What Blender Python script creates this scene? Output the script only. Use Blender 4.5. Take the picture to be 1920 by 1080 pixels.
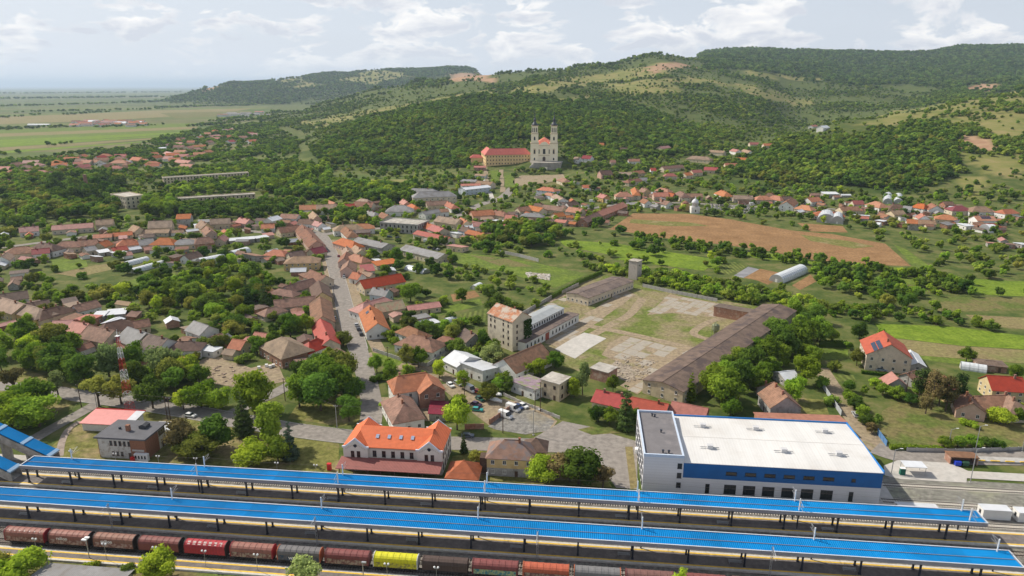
import bpy, math, random
import numpy as np
from mathutils import Vector
for o in list(bpy.data.objects): bpy.data.objects.remove(o)
SC = bpy.context.scene
COL = SC.collection
rng = np.random.default_rng(7)
random.seed(7)
# ---------------------------------------------------------------- camera
CAM_H, FPX = 116.0, 1300.0
PITCH = math.atan((540 - 161) / FPX)
cP, sP = math.cos(PITCH), math.sin(PITCH)
cd = bpy.data.cameras.new('camera'); cam = bpy.data.objects.new('camera', cd); COL.objects.link(cam)
cam.location = (0, 0, CAM_H); cam.rotation_euler = (math.pi / 2 - PITCH, 0, 0)
cd.sensor_width = 36.0; cd.lens = 36.0 * FPX / 1920.0; cd.clip_start = 1.0; cd.clip_end = 200000.0
SC.camera = cam
# ---------------------------------------------------------------- light
SUN_EL, SUN_DIR = math.radians(44), Vector((-0.885, 0.466, 0)).normalized()
sun_vec = Vector((SUN_DIR.x * math.cos(SUN_EL), SUN_DIR.y * math.cos(SUN_EL), math.sin(SUN_EL)))
sl = bpy.data.lights.new('sun', 'SUN'); sl.energy = 5.0; sl.angle = math.radians(0.6); sl.color = (1.0, 0.925, 0.80)
so = bpy.data.objects.new('sun', sl); COL.objects.link(so); so.rotation_euler = (-sun_vec).to_track_quat('-Z', 'Y').to_euler()
so.location = (-300, 100, 300)
W = bpy.data.worlds.new('World'); SC.world = W; W.use_nodes = True
def N(nt, t, **kw):
    n = nt.nodes.new(t)
    for k, v in kw.items():
        if k.startswith('i_'):
            n.inputs[k[2:].replace('_', ' ')].default_value = v
        else: setattr(n, k, v)
    return n
def build_world():
    nt = W.node_tree; nt.nodes.clear(); L = nt.links.new
    out = N(nt, 'ShaderNodeOutputWorld'); bg = N(nt, 'ShaderNodeBackground')
    sky = N(nt, 'ShaderNodeTexSky', sky_type='NISHITA'); sky.sun_disc = False
    sky.sun_elevation = SUN_EL; sky.sun_rotation = math.atan2(SUN_DIR.x, SUN_DIR.y)
    sky.air_density = 1.0; sky.dust_density = 2.0; sky.altitude = 100
    tc = N(nt, 'ShaderNodeTexCoord'); sep = N(nt, 'ShaderNodeSeparateXYZ'); L(tc.outputs['Generated'], sep.inputs[0])
    def M(op, a, b=None, c=None, clamp=False):
        n = N(nt, 'ShaderNodeMath', operation=op); n.use_clamp = clamp
        for i, v in enumerate((a, b, c)):
            if v is None: continue
            if isinstance(v, (int, float)): n.inputs[i].default_value = v
            else: L(v, n.inputs[i])
        return n.outputs[0]
    # cumulus puffs, wider than tall, and a thin veil above them
    def noise(dz, sx, sz, det, ro, dist=0.0, off=0.0):
        cb = N(nt, 'ShaderNodeCombineXYZ'); L(M('MULTIPLY_ADD', sep.outputs[0], sx, off), cb.inputs[0]); L(M('MULTIPLY', sep.outputs[1], sx), cb.inputs[1]); L(M('MULTIPLY', M('ADD', sep.outputs[2], dz), sz), cb.inputs[2])
        n = N(nt, 'ShaderNodeTexNoise'); n.inputs['Scale'].default_value = 1.0; n.inputs['Detail'].default_value = det; n.inputs['Roughness'].default_value = ro; n.inputs['Distortion'].default_value = dist
        L(cb.outputs[0], n.inputs['Vector']); return n.outputs['Fac']
    c1 = noise(0.0, 13.0, 33.0, 8, 0.56, 0.35, 2.3)
    c2 = noise(-0.013, 13.0, 33.0, 8, 0.56, 0.35, 2.3)
    veil = noise(0.0, 1.6, 6.0, 4, 0.5, 0.3, 7.0)
    mr = N(nt, 'ShaderNodeMapRange', interpolation_type='SMOOTHSTEP'); L(c1, mr.inputs[0]); mr.inputs[1].default_value = 0.475; mr.inputs[2].default_value = 0.56
    cloud = mr.outputs[0]
    shade = M('MULTIPLY_ADD', M('SUBTRACT', c2, c1), 4.2, 0.60, clamp=True)
    ccol = N(nt, 'ShaderNodeMix', data_type='RGBA'); L(shade, ccol.inputs[0]); ccol.inputs[6].default_value = (0.70, 0.73, 0.80, 1); ccol.inputs[7].default_value = (1.10, 1.075, 1.045, 1)
    # nishita brought to exposure + milky veil
    sk = N(nt, 'ShaderNodeVectorMath', operation='SCALE'); L(sky.outputs[0], sk.inputs[0]); sk.inputs[3].default_value = 0.095
    vm = N(nt, 'ShaderNodeMix', data_type='RGBA'); L(M('MULTIPLY', M('MULTIPLY_ADD', veil, 0.3, 0.85, clamp=True), M('POWER', 2.718, M('MULTIPLY', M('MAXIMUM', sep.outputs[2], 0.0), -2.6))), vm.inputs[0]); L(sk.outputs[0], vm.inputs[6]); vm.inputs[7].default_value = (0.77, 0.825, 0.92, 1)
    cm = N(nt, 'ShaderNodeMix', data_type='RGBA'); L(M('MULTIPLY', cloud, M('MULTIPLY_ADD', M('MAXIMUM', sep.outputs[2], 0.0), -0.75, 0.97, clamp=True)), cm.inputs[0]); L(vm.outputs[2], cm.inputs[6]); L(ccol.outputs[2], cm.inputs[7])
    # low haze: the layer dissolves at the horizon
    hz = N(nt, 'ShaderNodeMapRange', interpolation_type='SMOOTHSTEP'); L(sep.outputs[2], hz.inputs[0]); hz.inputs[1].default_value = 0.0; hz.inputs[2].default_value = 0.06; hz.inputs[3].default_value = 0.8; hz.inputs[4].default_value = 0.0
    fm = N(nt, 'ShaderNodeMix', data_type='RGBA'); L(hz.outputs[0], fm.inputs[0]); L(cm.outputs[2], fm.inputs[6]); fm.inputs[7].default_value = (0.84, 0.875, 0.93, 1)
    L(fm.outputs[2], bg.inputs[0]); bg.inputs[1].default_value = 1.0; L(bg.outputs[0], out.inputs[0])
build_world()
W.cycles.sampling_method = 'MANUAL'; W.cycles.sample_map_resolution = 512
SC.view_settings.view_transform = 'Standard'; SC.view_settings.look = 'None'; SC.view_settings.exposure = 0.04; SC.view_settings.gamma = 1.0
SC.view_settings.use_curve_mapping = False
SC.cycles.max_bounces = 5; SC.cycles.diffuse_bounces = 2; SC.cycles.glossy_bounces = 2; SC.cycles.transmission_bounces = 3; SC.cycles.transparent_max_bounces = 6; SC.cycles.volume_bounces = 0
SC.cycles.use_denoising = True
SC.cycles.caustics_reflective = False; SC.cycles.caustics_refractive = False
# ---------------------------------------------------------------- survey helpers: bearings from the photograph -> ground coordinates in metres
def ray(x, y):
    u, v = (x - 960) / FPX, (y - 540) / FPX
    return np.array([u, cP - v * sP, -(sP + v * cP)])
def P(x, y, z=0.0):
    d = ray(x, y); t = (z - CAM_H) / d[2]
    return np.array([d[0] * t, d[1] * t, z])
def Q(X, Y, Z):
    Z = Z - CAM_H; zd = Y * cP - Z * sP; vv = -(Z * cP + Y * sP)
    return 960 + FPX * X / zd, 540 + FPX * vv / zd
RA = math.radians(-6.0)
def R(a, b, z=0.0): return np.array([a * math.cos(RA) - b * math.sin(RA), a * math.sin(RA) + b * math.cos(RA), z])   # railway frame: a along the tracks, b across
# ---------------------------------------------------------------- terrain heights
def zy(Y, y):
    v = (y - 540) / FPX
    return CAM_H - Y * (sP + v * cP) / (cP - v * sP)
def prof(*pts):   # (distance, 'y' sight line) or (distance, height)
    out = [(0, 0.0)]
    for Y, k in pts: out.append((Y, zy(Y, float(k[1:])) if isinstance(k, str) else float(k)))
    out += [(40000, 0.0), (200000, 0.0)]
    return out
COLS = [(-4000, prof((500, 0), (9000, 0))), (300, prof((500, 0), (9000, 0))),
 (345, prof((4600, 0), (5300, 'y180'), (6500, 0))),
 (390, prof((4500, 0), (5200, 'y166'), (7000, 0))),
 (450, prof((2400, 0), (4400, 0), (5300, 'y154'), (7000, 0))),
 (560, prof((1000, 0), (1400, 3), (2000, 5), (2500, 'y212'), (3200, 3), (4400, 3), (5000, 'y166'), (6000, 'y144'), (8000, 0))),
 (620, prof((950, 0), (1150, 'y287'), (1450, 'y243'), (1700, 18), (2300, 'y215'), (2900, 'y191'), (3600, 5), (4500, 5), (6000, 'y137'), (8500, 0))),
 (720, prof((960, 0), (1100, 'y292'), (1300, 'y248'), (1600, 'y212'), (1850, 40), (2400, 'y190'), (3000, 'y170'), (4200, 20), (6200, 'y128'), (9000, 0))),
 (800, prof((980, 0), (1100, 'y292'), (1350, 'y230'), (1650, 'y195'), (1900, 50), (2500, 'y170'), (3000, 'y155'), (4200, 30), (6200, 'y128'), (9000, 0))),
 (880, prof((900, 0), (980, 5), (1010, 9), (1120, 'y288'), (1350, 'y226'), (1700, 'y183'), (2000, 68), (2600, 'y156'), (3100, 'y141'), (4200, 40), (6200, 'y128'), (9000, 0))),
 (960, prof((905, 0), (955, 3), (982, 7), (1015, 12), (1055, 15), (1180, 'y262'), (1400, 'y216'), (1700, 'y180'), (2000, 78), (2600, 'y150'), (3000, 'y132'), (4500, 60), (9000, 0))),
 (1003, prof((905, 0), (966, 0), (980, 14), (1055, 15), (1180, 'y261'), (1430, 'y210'), (1730, 'y176'), (2200, 'y152'), (3000, 'y130'), (4500, 60), (9000, 0))),
 (1040, prof((905, 0), (966, 0), (980, 14), (1055, 15), (1180, 'y260'), (1450, 'y207'), (1750, 'y174'), (2300, 'y151'), (3000, 'y128'), (4500, 60), (9000, 0))),
 (1130, prof((850, 0), (1000, 12), (1150, 'y272'), (1500, 'y212'), (2000, 'y166'), (2600, 'y136'), (3000, 'y118'), (4500, 60), (9000, 0))),
 (1230, prof((850, 0), (1050, 12), (1300, 'y256'), (1700, 'y192'), (2300, 'y142'), (3000, 'y103'), (4000, 170), (7000, 60))),
 (1320, prof((850, 0), (1100, 15), (1350, 'y250'), (1800, 'y192'), (2500, 'y142'), (3000, 'y120'), (4000, 'y104'), (4600, 'y98'), (7500, 50))),
 (1400, prof((780, 0), (1000, 10), (1250, 'y264'), (1500, 'y237'), (1900, 'y192'), (2600, 'y147'), (3000, 'y130'), (4600, 'y92'), (7500, 50))),
 (1500, prof((790, 0), (850, 'y335'), (1000, 'y278'), (1150, 'y252'), (1350, 22), (1900, 'y236'), (2600, 'y166'), (3200, 'y137'), (4600, 'y97'), (7500, 50))),
 (1600, prof((770, 0), (850, 'y328'), (1000, 'y272'), (1200, 'y224'), (1400, 32), (2000, 'y214'), (2800, 'y162'), (3500, 'y140'), (4600, 'y98'), (7500, 50))),
 (1700, prof((755, 0), (850, 'y325'), (1000, 'y267'), (1250, 'y212'), (1600, 40), (2300, 'y192'), (3000, 'y160'), (4600, 'y97'), (7500, 50))),
 (1800, prof((735, 0), (850, 'y321'), (1000, 'y266'), (1250, 'y208'), (1450, 'y187'), (1700, 55), (2400, 'y173'), (3200, 'y150'), (4600, 'y89'), (7500, 50))),
 (1920, prof((715, 0), (850, 'y318'), (1000, 'y262'), (1250, 'y203'), (1600, 'y167'), (1900, 80), (2600, 'y156'), (3400, 'y140'), (4600, 'y88'), (7500, 50))),
 (2300, prof((680, 0), (850, 'y310'), (1000, 'y258'), (1250, 'y200'), (1600, 'y160'), (1900, 90), (2600, 'y150'), (4600, 'y90'), (7500, 50))),
 (6000, prof((680, 0), (1000, 30), (1600, 110), (4600, 300), (7500, 50)))]
TC = np.array([(c[0] - 960) / FPX / 1.03 for c in COLS])
YG = np.concatenate([np.arange(0, 2000, 10.0), np.arange(2000, 9000, 50.0), np.geomspace(9000, 200000, 40)])
PROF = []
for _, p in COLS:
    a = np.array(p); z = np.interp(YG, a[:, 0], a[:, 1])
    k = np.ones(3) / 3; zz = np.convolve(np.pad(z, 1, mode='edge'), k, 'valid'); zz[YG < 640] = 0; PROF.append(zz)
PROF = np.array(PROF)
_perm = rng.random((256, 256))
def vnoise(x, y):
    x0, y0 = np.floor(x).astype(int), np.floor(y).astype(int); fx, fy = x - x0, y - y0
    fx, fy = fx * fx * (3 - 2 * fx), fy * fy * (3 - 2 * fy)
    g = lambda i, j: _perm[i & 255, j & 255]
    return (g(x0, y0) * (1 - fx) + g(x0 + 1, y0) * fx) * (1 - fy) + (g(x0, y0 + 1) * (1 - fx) + g(x0 + 1, y0 + 1) * fx) * fy
def fbm(x, y, o=4):
    s = 0; a = .5
    for i in range(o): s = s + a * vnoise(x * 2 ** i + 17 * i, y * 2 ** i + 31 * i); a *= .5
    return s / (1 - .5 ** o)
def height(X, Y):
    X, Y = np.atleast_1d(np.asarray(X, float)), np.atleast_1d(np.asarray(Y, float))
    t = X / np.maximum(Y, 1.0); i = np.clip(np.searchsorted(TC, t) - 1, 0, len(TC) - 2)
    f = np.clip((t - TC[i]) / (TC[i + 1] - TC[i]), 0, 1); f = f * f * (3 - 2 * f)
    j = np.clip(np.searchsorted(YG, Y) - 1, 0, len(YG) - 2); g = np.clip((Y - YG[j]) / (YG[j + 1] - YG[j]), 0, 1)
    z = (PROF[i, j] * (1 - g) + PROF[i, j + 1] * g) * (1 - f) + (PROF[i + 1, j] * (1 - g) + PROF[i + 1, j + 1] * g) * f
    amp = np.clip((z - 14) / 60, 0, 1) * np.clip(Y / 1500, .4, 2.2)
    z = z + amp * ((fbm(X / 260, Y / 260, 4) - .5) * 20)
    return np.where(Y < 640, 0.0, np.maximum(z, 0.0))
def PT(x, y, dz=0.0):     # where a sight line meets the terrain (or dz above it)
    p = P(x, y, dz) if y > 175 else None
    if p is not None and 0 < p[1] < 640: return p
    d = ray(x, y); ts = np.concatenate([np.arange(500, 3000, 4.0), np.arange(3000, 9000, 20.0)])
    X, Y, Z = d[0] * ts, d[1] * ts, CAM_H + d[2] * ts
    h = height(X, Y) + dz; k = np.nonzero(Z <= h)[0]
    if len(k) == 0: return p if p is not None else np.array([X[-1], Y[-1], 0])
    k = k[0]; return np.array([X[k], Y[k], h[k]])
# ---------------------------------------------------------------- mesh helpers
class MB:
    def __init__(s): s.v, s.f, s.m = [], [], []
    def add(s, vs, fs, mi=0):
        o = len(s.v); s.v += [tuple(map(float, p)) for p in vs]; s.f += [tuple(i + o for i in f) for f in fs]; s.m += [mi] * len(fs); return s
    def box(s, x0, x1, y0, y1, z0, z1, mi=0):
        return s.add([(x0, y0, z0), (x1, y0, z0), (x1, y1, z0), (x0, y1, z0), (x0, y0, z1), (x1, y0, z1), (x1, y1, z1), (x0, y1, z1)],
                     [(0, 3, 2, 1), (4, 5, 6, 7), (0, 1, 5, 4), (1, 2, 6, 5), (2, 3, 7, 6), (3, 0, 4, 7)], mi)
    def prism(s, poly, z0, z1, mi=0):       # vertical prism over an xy polygon (counter-clockwise)
        n = len(poly)
        return s.add([(p[0], p[1], z0) for p in poly] + [(p[0], p[1], z1) for p in poly],
                     [tuple(range(n))[::-1], tuple(range(n, 2 * n))] + [(i, (i + 1) % n, n + (i + 1) % n, n + i) for i in range(n)], mi)
    def sweep(s, prof, x0, x1, mi=0, axis='x'):     # (y,z) profile swept along x, or (x,z) along y
        n = len(prof); g = (lambda t, p: (t, p[0], p[1])) if axis == 'x' else (lambda t, p: (p[0], t, p[1]))
        return s.add([g(x0, p) for p in prof] + [g(x1, p) for p in prof],
                     [tuple(range(n)), tuple(range(n, 2 * n))[::-1]] + [(i, n + i, n + (i + 1) % n, (i + 1) % n) for i in range(n)], mi)
    def tube(s, p, q, r, n=6, r2=None, mi=0):
        p, q = Vector(p), Vector(q); d = (q - p)
        if d.length < 1e-6: return s
        d.normalize(); a = d.orthogonal().normalized(); b = d.cross(a); r2 = r if r2 is None else r2
        vs = []
        for c, rr in ((p, r), (q, r2)):
            for i in range(n):
                t = 2 * math.pi * i / n; vs.append(c + a * (math.cos(t) * rr) + b * (math.sin(t) * rr))
        return s.add(vs, [tuple(range(n))[::-1], tuple(range(n, 2 * n))] + [(i, (i + 1) % n, n + (i + 1) % n, n + i) for i in range(n)], mi)
    def lathe(s, pr, n=12, cx=0, cy=0, mi=0):    # (r,z) bottom to top
        vs = [(cx + r * math.cos(2 * math.pi * i / n), cy + r * math.sin(2 * math.pi * i / n), z) for r, z in pr for i in range(n)]
        fs = [(k * n + i, k * n + (i + 1) % n, (k + 1) * n + (i + 1) % n, (k + 1) * n + i) for k in range(len(pr) - 1) for i in range(n)]
        return s.add(vs, fs + [tuple(range(n))[::-1], tuple(range((len(pr) - 1) * n, len(pr) * n))], mi)
    def mesh(s, name, mats, smooth=False):
        me = bpy.data.meshes.new(name); me.from_pydata(s.v, [], s.f)
        for m in (mats if isinstance(mats, (list, tuple)) else [mats]): me.materials.append(m)
        if any(s.m): me.polygons.foreach_set('material_index', s.m)
        if smooth: me.polygons.foreach_set('use_smooth', [True] * len(s.f))
        me.update(); return me
    def build(s, name, mats, parent=None, loc=(0, 0, 0), rz=0.0, smooth=False): return ob(name, s.mesh(name, mats, smooth), parent, loc, rz)
def ob(name, data, parent=None, loc=(0, 0, 0), rz=0.0, scale=None):
    o = bpy.data.objects.new(name, data); COL.objects.link(o); o.location = tuple(map(float, loc))
    o.rotation_euler = (0, 0, rz)
    if scale is not None: o.scale = scale
    if parent is not None: o.parent = parent
    return o
def tag(o, label=None, cat=None, group=None, kind=None):
    if label: o['label'] = label
    if cat: o['category'] = cat
    if group: o['group'] = group
    if kind: o['kind'] = kind
    return o
def thing(name, label, cat, loc, rz=0.0, group=None): return tag(ob(name, None, None, loc, rz), label, cat, group)
def rthing(name, label, cat, a, b, z=0.0, group=None, rz=0.0): return thing(name, label, cat, R(a, b, z), RA + rz, group)
def setmat(o, m, slot=0):
    o.material_slots[slot].link = 'OBJECT'; o.material_slots[slot].material = m
# ---------------------------------------------------------------- materials
MATS = {}
def pm(name, col, rough=0.8, var=0.18, scale=0.6, col2=None, objvar=0.0, metal=0.0, bump=0.0, stripes=None, coord='Object', patch=None, spec=0.3, fine=.55, finek=.3, bands=None):
    """procedural surface: base colour broken by two sizes of noise, optional second colour in patches, ribs or courses"""
    if name in MATS: return MATS[name]
    m = bpy.data.materials.new(name); m.use_nodes = True; nt = m.node_tree; L = nt.links.new; MATS[name] = m
    b = nt.nodes['Principled BSDF']; b.inputs['Roughness'].default_value = rough; b.inputs['Metallic'].default_value = metal
    b.inputs['Specular IOR Level'].default_value = spec
    if coord == 'World': g = N(nt, 'ShaderNodeNewGeometry'); vec = g.outputs['Position']
    else: g = N(nt, 'ShaderNodeTexCoord'); vec = g.outputs['Object']
    n1 = N(nt, 'ShaderNodeTexNoise'); L(vec, n1.inputs['Vector']); n1.inputs['Scale'].default_value = scale; n1.inputs['Detail'].default_value = 6; n1.inputs['Roughness'].default_value = .65
    c = col; k = 1 - var * 1.6; k2 = 1 + var * 1.6
    r = N(nt, 'ShaderNodeValToRGB'); L(n1.outputs[0], r.inputs[0]); e = r.color_ramp.elements
    e[0].position = .3; e[1].position = .7; e[0].color = (c[0] * k, c[1] * k, c[2] * k, 1)
    cc = col2 if col2 else tuple(x * k2 for x in c); e[1].color = (*cc, 1)
    last = r.outputs[0]
    if patch:     # (colour, scale, threshold)
        n2 = N(nt, 'ShaderNodeTexNoise'); L(vec, n2.inputs['Vector']); n2.inputs['Scale'].default_value = patch[1]; n2.inputs['Detail'].default_value = 5; n2.inputs['Roughness'].default_value = .6
        mr = N(nt, 'ShaderNodeMapRange'); L(n2.outputs[0], mr.inputs[0]); mr.inputs[1].default_value = patch[2] - .05; mr.inputs[2].default_value = patch[2] + .06
        mx = N(nt, 'ShaderNodeMix', data_type='RGBA'); L(mr.outputs[0], mx.inputs[0]); L(last, mx.inputs[6]); mx.inputs[7].default_value = (*patch[0], 1); last = mx.outputs[2]
    if coord == 'World':     # tufts, pebbles, wheel marks
        n3 = N(nt, 'ShaderNodeTexNoise'); L(vec, n3.inputs['Vector']); n3.inputs['Scale'].default_value = fine; n3.inputs['Detail'].default_value = 8; n3.inputs['Roughness'].default_value = .72
        mr = N(nt, 'ShaderNodeMapRange'); L(n3.outputs[0], mr.inputs[0]); mr.inputs[1].default_value = .3; mr.inputs[2].default_value = .7; mr.inputs[3].default_value = 1 - finek; mr.inputs[4].default_value = 1 + finek
        mx = N(nt, 'ShaderNodeVectorMath', operation='SCALE'); L(last, mx.inputs[0]); L(mr.outputs[0], mx.inputs[3]); last = mx.outputs[0]
    hgt = n1.outputs[0]
    if stripes:   # (direction 'X'/'Y'/'Z', period m, darkness)
        w = N(nt, 'ShaderNodeTexWave', wave_type='BANDS', bands_direction=stripes[0]); L(vec, w.inputs['Vector']); w.inputs['Scale'].default_value = 0.314 / stripes[1]; w.inputs['Distortion'].default_value = stripes[3] if len(stripes) > 3 else 0.0
        mr = N(nt, 'ShaderNodeMapRange'); L(w.outputs['Fac'], mr.inputs[0]); mr.inputs[3].default_value = 1 - stripes[2]; mr.inputs[4].default_value = 1.0
        mx = N(nt, 'ShaderNodeVectorMath', operation='SCALE'); L(last, mx.inputs[0]); L(mr.outputs[0], mx.inputs[3]); last = mx.outputs[0]; hgt = w.outputs['Fac']
    if bands:     # sheets from different batches: (axis index, width, amount)
        sx_ = N(nt, 'ShaderNodeSeparateXYZ'); L(vec, sx_.inputs[0]); m1 = N(nt, 'ShaderNodeMath', operation='DIVIDE'); L(sx_.outputs[bands[0]], m1.inputs[0]); m1.inputs[1].default_value = bands[1]; m2 = N(nt, 'ShaderNodeMath', operation='FLOOR'); L(m1.outputs[0], m2.inputs[0])
        w_ = N(nt, 'ShaderNodeTexWhiteNoise', noise_dimensions='1D'); L(m2.outputs[0], w_.inputs['W']); mr = N(nt, 'ShaderNodeMapRange'); L(w_.outputs['Value'], mr.inputs[0]); mr.inputs[3].default_value = 1 - bands[2]; mr.inputs[4].default_value = 1 + bands[2]
        mx = N(nt, 'ShaderNodeVectorMath', operation='SCALE'); L(last, mx.inputs[0]); L(mr.outputs[0], mx.inputs[3]); last = mx.outputs[0]
    if objvar:
        oi = N(nt, 'ShaderNodeObjectInfo'); mr = N(nt, 'ShaderNodeMapRange'); L(oi.outputs['Random'], mr.inputs[0]); mr.inputs[3].default_value = 1 - objvar; mr.inputs[4].default_value = 1 + objvar
        mx = N(nt, 'ShaderNodeVectorMath', operation='SCALE'); L(last, mx.inputs[0]); L(mr.outputs[0], mx.inputs[3]); last = mx.outputs[0]
        wn = N(nt, 'ShaderNodeTexWhiteNoise', noise_dimensions='1D'); L(oi.outputs['Random'], wn.inputs['W']); sc_ = N(nt, 'ShaderNodeSeparateColor'); L(wn.outputs['Color'], sc_.inputs[0]); hs = N(nt, 'ShaderNodeHueSaturation'); L(last, hs.inputs['Color'])
        for o_, i_, a_, b_ in ((0, 'Hue', .494, .510), (1, 'Saturation', .84, 1.18)):
            q = N(nt, 'ShaderNodeMapRange'); L(sc_.outputs[o_], q.inputs[0]); q.inputs[3].default_value = a_; q.inputs[4].default_value = b_; L(q.outputs[0], hs.inputs[i_])
        last = hs.outputs[0]
    L(last, b.inputs['Base Color'])
    if bump:
        bp = N(nt, 'ShaderNodeBump'); bp.inputs['Strength'].default_value = bump; bp.inputs['Distance'].default_value = 0.08; L(hgt, bp.inputs['Height']); L(bp.outputs[0], b.inputs['Normal'])
    return m
def leafmat(name, dark, light, trans=0.45):
    dark, light = [dark[0] * 1.6, dark[1] * 1.85, dark[2] * 1.4], [light[0] * 1.72, light[1] * 1.95, light[2] * 1.5]
    m = bpy.data.materials.new(name); m.use_nodes = True; nt = m.node_tree; nt.nodes.clear(); L = nt.links.new
    out = N(nt, 'ShaderNodeOutputMaterial'); at = N(nt, 'ShaderNodeAttribute', attribute_name='tint'); oi = N(nt, 'ShaderNodeObjectInfo')
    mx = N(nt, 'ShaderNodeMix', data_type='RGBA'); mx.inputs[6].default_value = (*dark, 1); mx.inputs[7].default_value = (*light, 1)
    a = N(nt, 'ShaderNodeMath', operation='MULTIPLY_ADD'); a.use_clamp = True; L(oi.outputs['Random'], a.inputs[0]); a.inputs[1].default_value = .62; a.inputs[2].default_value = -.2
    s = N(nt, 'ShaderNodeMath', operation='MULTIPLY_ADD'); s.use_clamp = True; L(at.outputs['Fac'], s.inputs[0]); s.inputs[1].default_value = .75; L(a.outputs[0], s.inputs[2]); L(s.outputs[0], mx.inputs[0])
    hs = N(nt, 'ShaderNodeHueSaturation'); L(mx.outputs[2], hs.inputs['Color'])
    wn = N(nt, 'ShaderNodeTexWhiteNoise', noise_dimensions='1D'); L(oi.outputs['Random'], wn.inputs['W'])
    mh = N(nt, 'ShaderNodeMapRange'); L(wn.outputs['Value'], mh.inputs[0]); mh.inputs[3].default_value = .470; mh.inputs[4].default_value = .506; L(mh.outputs[0], hs.inputs['Hue'])
    mv = N(nt, 'ShaderNodeMapRange'); L(oi.outputs['Random'], mv.inputs[0]); mv.inputs[3].default_value = .72; mv.inputs[4].default_value = 1.2; L(mv.outputs[0], hs.inputs['Value'])
    d = N(nt, 'ShaderNodeBsdfDiffuse'); t = N(nt, 'ShaderNodeBsdfTranslucent'); L(hs.outputs[0], d.inputs[0]); L(hs.outputs[0], t.inputs[0])
    ms = N(nt, 'ShaderNodeMixShader'); ms.inputs[0].default_value = trans; L(d.outputs[0], ms.inputs[1]); L(t.outputs[0], ms.inputs[2]); L(ms.outputs[0], out.inputs[0])
    MATS[name] = m; return m
T = dict
ROOF = {
 'O': pm('orange_tiles', (.43, .160, .080), .75, .16, .5, objvar=.12, stripes=('Y', .35, .25), bump=.4),
 'R': pm('red_roof', (.34, .070, .055), .6, .12, .5, objvar=.12, stripes=('X', .4, .2), bump=.3),
 'P': pm('pale_red_roof', (.42, .185, .15), .7, .14, .5, objvar=.1, stripes=('X', .4, .2), bump=.3),
 'B': pm('brown_tiles', (.285, .152, .105), .85, .22, .5, objvar=.16, stripes=('Y', .35, .3), bump=.5, patch=((.20, .12, .085), .22, .56)),
 'T': pm('tan_tiles', (.34, .235, .16), .85, .2, .5, objvar=.14, stripes=('Y', .35, .25), bump=.5, patch=((.24, .17, .12), .25, .55)),
 'D': pm('dark_brown_tiles', (.155, .095, .072), .85, .22, .5, objvar=.14, stripes=('Y', .35, .25), bump=.5),
 'G': pm('grey_roof_sheet', (.25, .245, .245), .7, .15, .4, objvar=.14, stripes=('X', .5, .2), bump=.3, patch=((.19, .175, .165), .2, .55)),
 'W': pm('pale_metal_roof', (.62, .64, .67), .45, .08, .3, objvar=.08, stripes=('X', .5, .12), bump=.3),
 'M': pm('maroon_roof', (.21, .03, .045), .6, .12, .5, stripes=('X', .4, .2), bump=.3, objvar=.1),
 'F': pm('felt_roof', (.165, .120, .098), .9, .22, .3, patch=((.10, .075, .07), .16, .55), objvar=.1, stripes=('X', 1.2, .12)),
 'C': pm('concrete_roof', (.42, .39, .34), .9, .18, .35, patch=((.28, .25, .21), .25, .55), objvar=.08),
 'K': pm('mossy_tiles', (.36, .22, .13), .9, .2, .6, patch=((.30, .27, .15), .5, .5), objvar=.1, bump=.5),
}
WALL = {
 'w': pm('white_plaster', (.70, .69, .66), .9, .06, .4, objvar=.08, patch=((.56, .53, .48), .3, .6)),
 'c': pm('cream_plaster', (.58, .49, .36), .9, .09, .4, objvar=.1, patch=((.44, .37, .28), .35, .58)),
 'y': pm('yellow_plaster', (.55, .41, .20), .9, .09, .4, objvar=.1, patch=((.46, .33, .16), .35, .6)),
 'k': pm('brick_wall', (.32, .165, .115), .9, .18, 1.2, objvar=.1, patch=((.42, .30, .24), .4, .57)),
 'g': pm('grey_render', (.37, .355, .335), .9, .14, .5, objvar=.12, patch=((.26, .24, .22), .4, .55)),
 'b': pm('pale_blue_plaster', (.50, .55, .60), .9, .07, .4, objvar=.06),
 'p': pm('pink_plaster', (.56, .37, .30), .9, .09, .4, objvar=.1),
}
GLASS = pm('window_glass', (.025, .03, .035), .12, .3, .8, objvar=.5, spec=.6)
FRAME = pm('window_frame_white', (.68, .67, .64), .6, .05, 2)
DFRAME = pm('window_frame_brown', (.10, .055, .04), .6, .1, 2)
WOOD = pm('dark_wood', (.09, .055, .038), .8, .25, 2.0)
CONC = pm('concrete', (.40, .385, .36), .9, .12, .8, patch=((.30, .285, .26), .5, .58))
STEEL = pm('galvanised_steel', (.42, .43, .44), .45, .1, 2, metal=.6)
DSTEEL = pm('dark_navy_steel', (.018, .024, .04), .5, .2, 2)
BLACK = pm('black_rubber', (.015, .015, .016), .8, .2, 3)
WHITE = pm('white_paint', (.80, .80, .79), .5, .04, 1.5)
YELLOW = pm('yellow_paint', (.72, .46, .05), .6, .12, 1.2)
CHIM = pm('chimney_brick', (.27, .13, .09), .9, .25, 3, objvar=.15)
# ================================================================ THE SETTING
def inpoly(px, py, poly):
    px, py = np.atleast_1d(px), np.atleast_1d(py); r = np.zeros(px.shape, bool); n = len(poly)
    for i in range(n):
        x1, y1 = poly[i]; x2, y2 = poly[(i + 1) % n]
        if y1 == y2: continue
        c = ((y1 > py) != (y2 > py)) & (px < (x2 - x1) * (py - y1) / (y2 - y1) + x1); r ^= c
    return r
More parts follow.
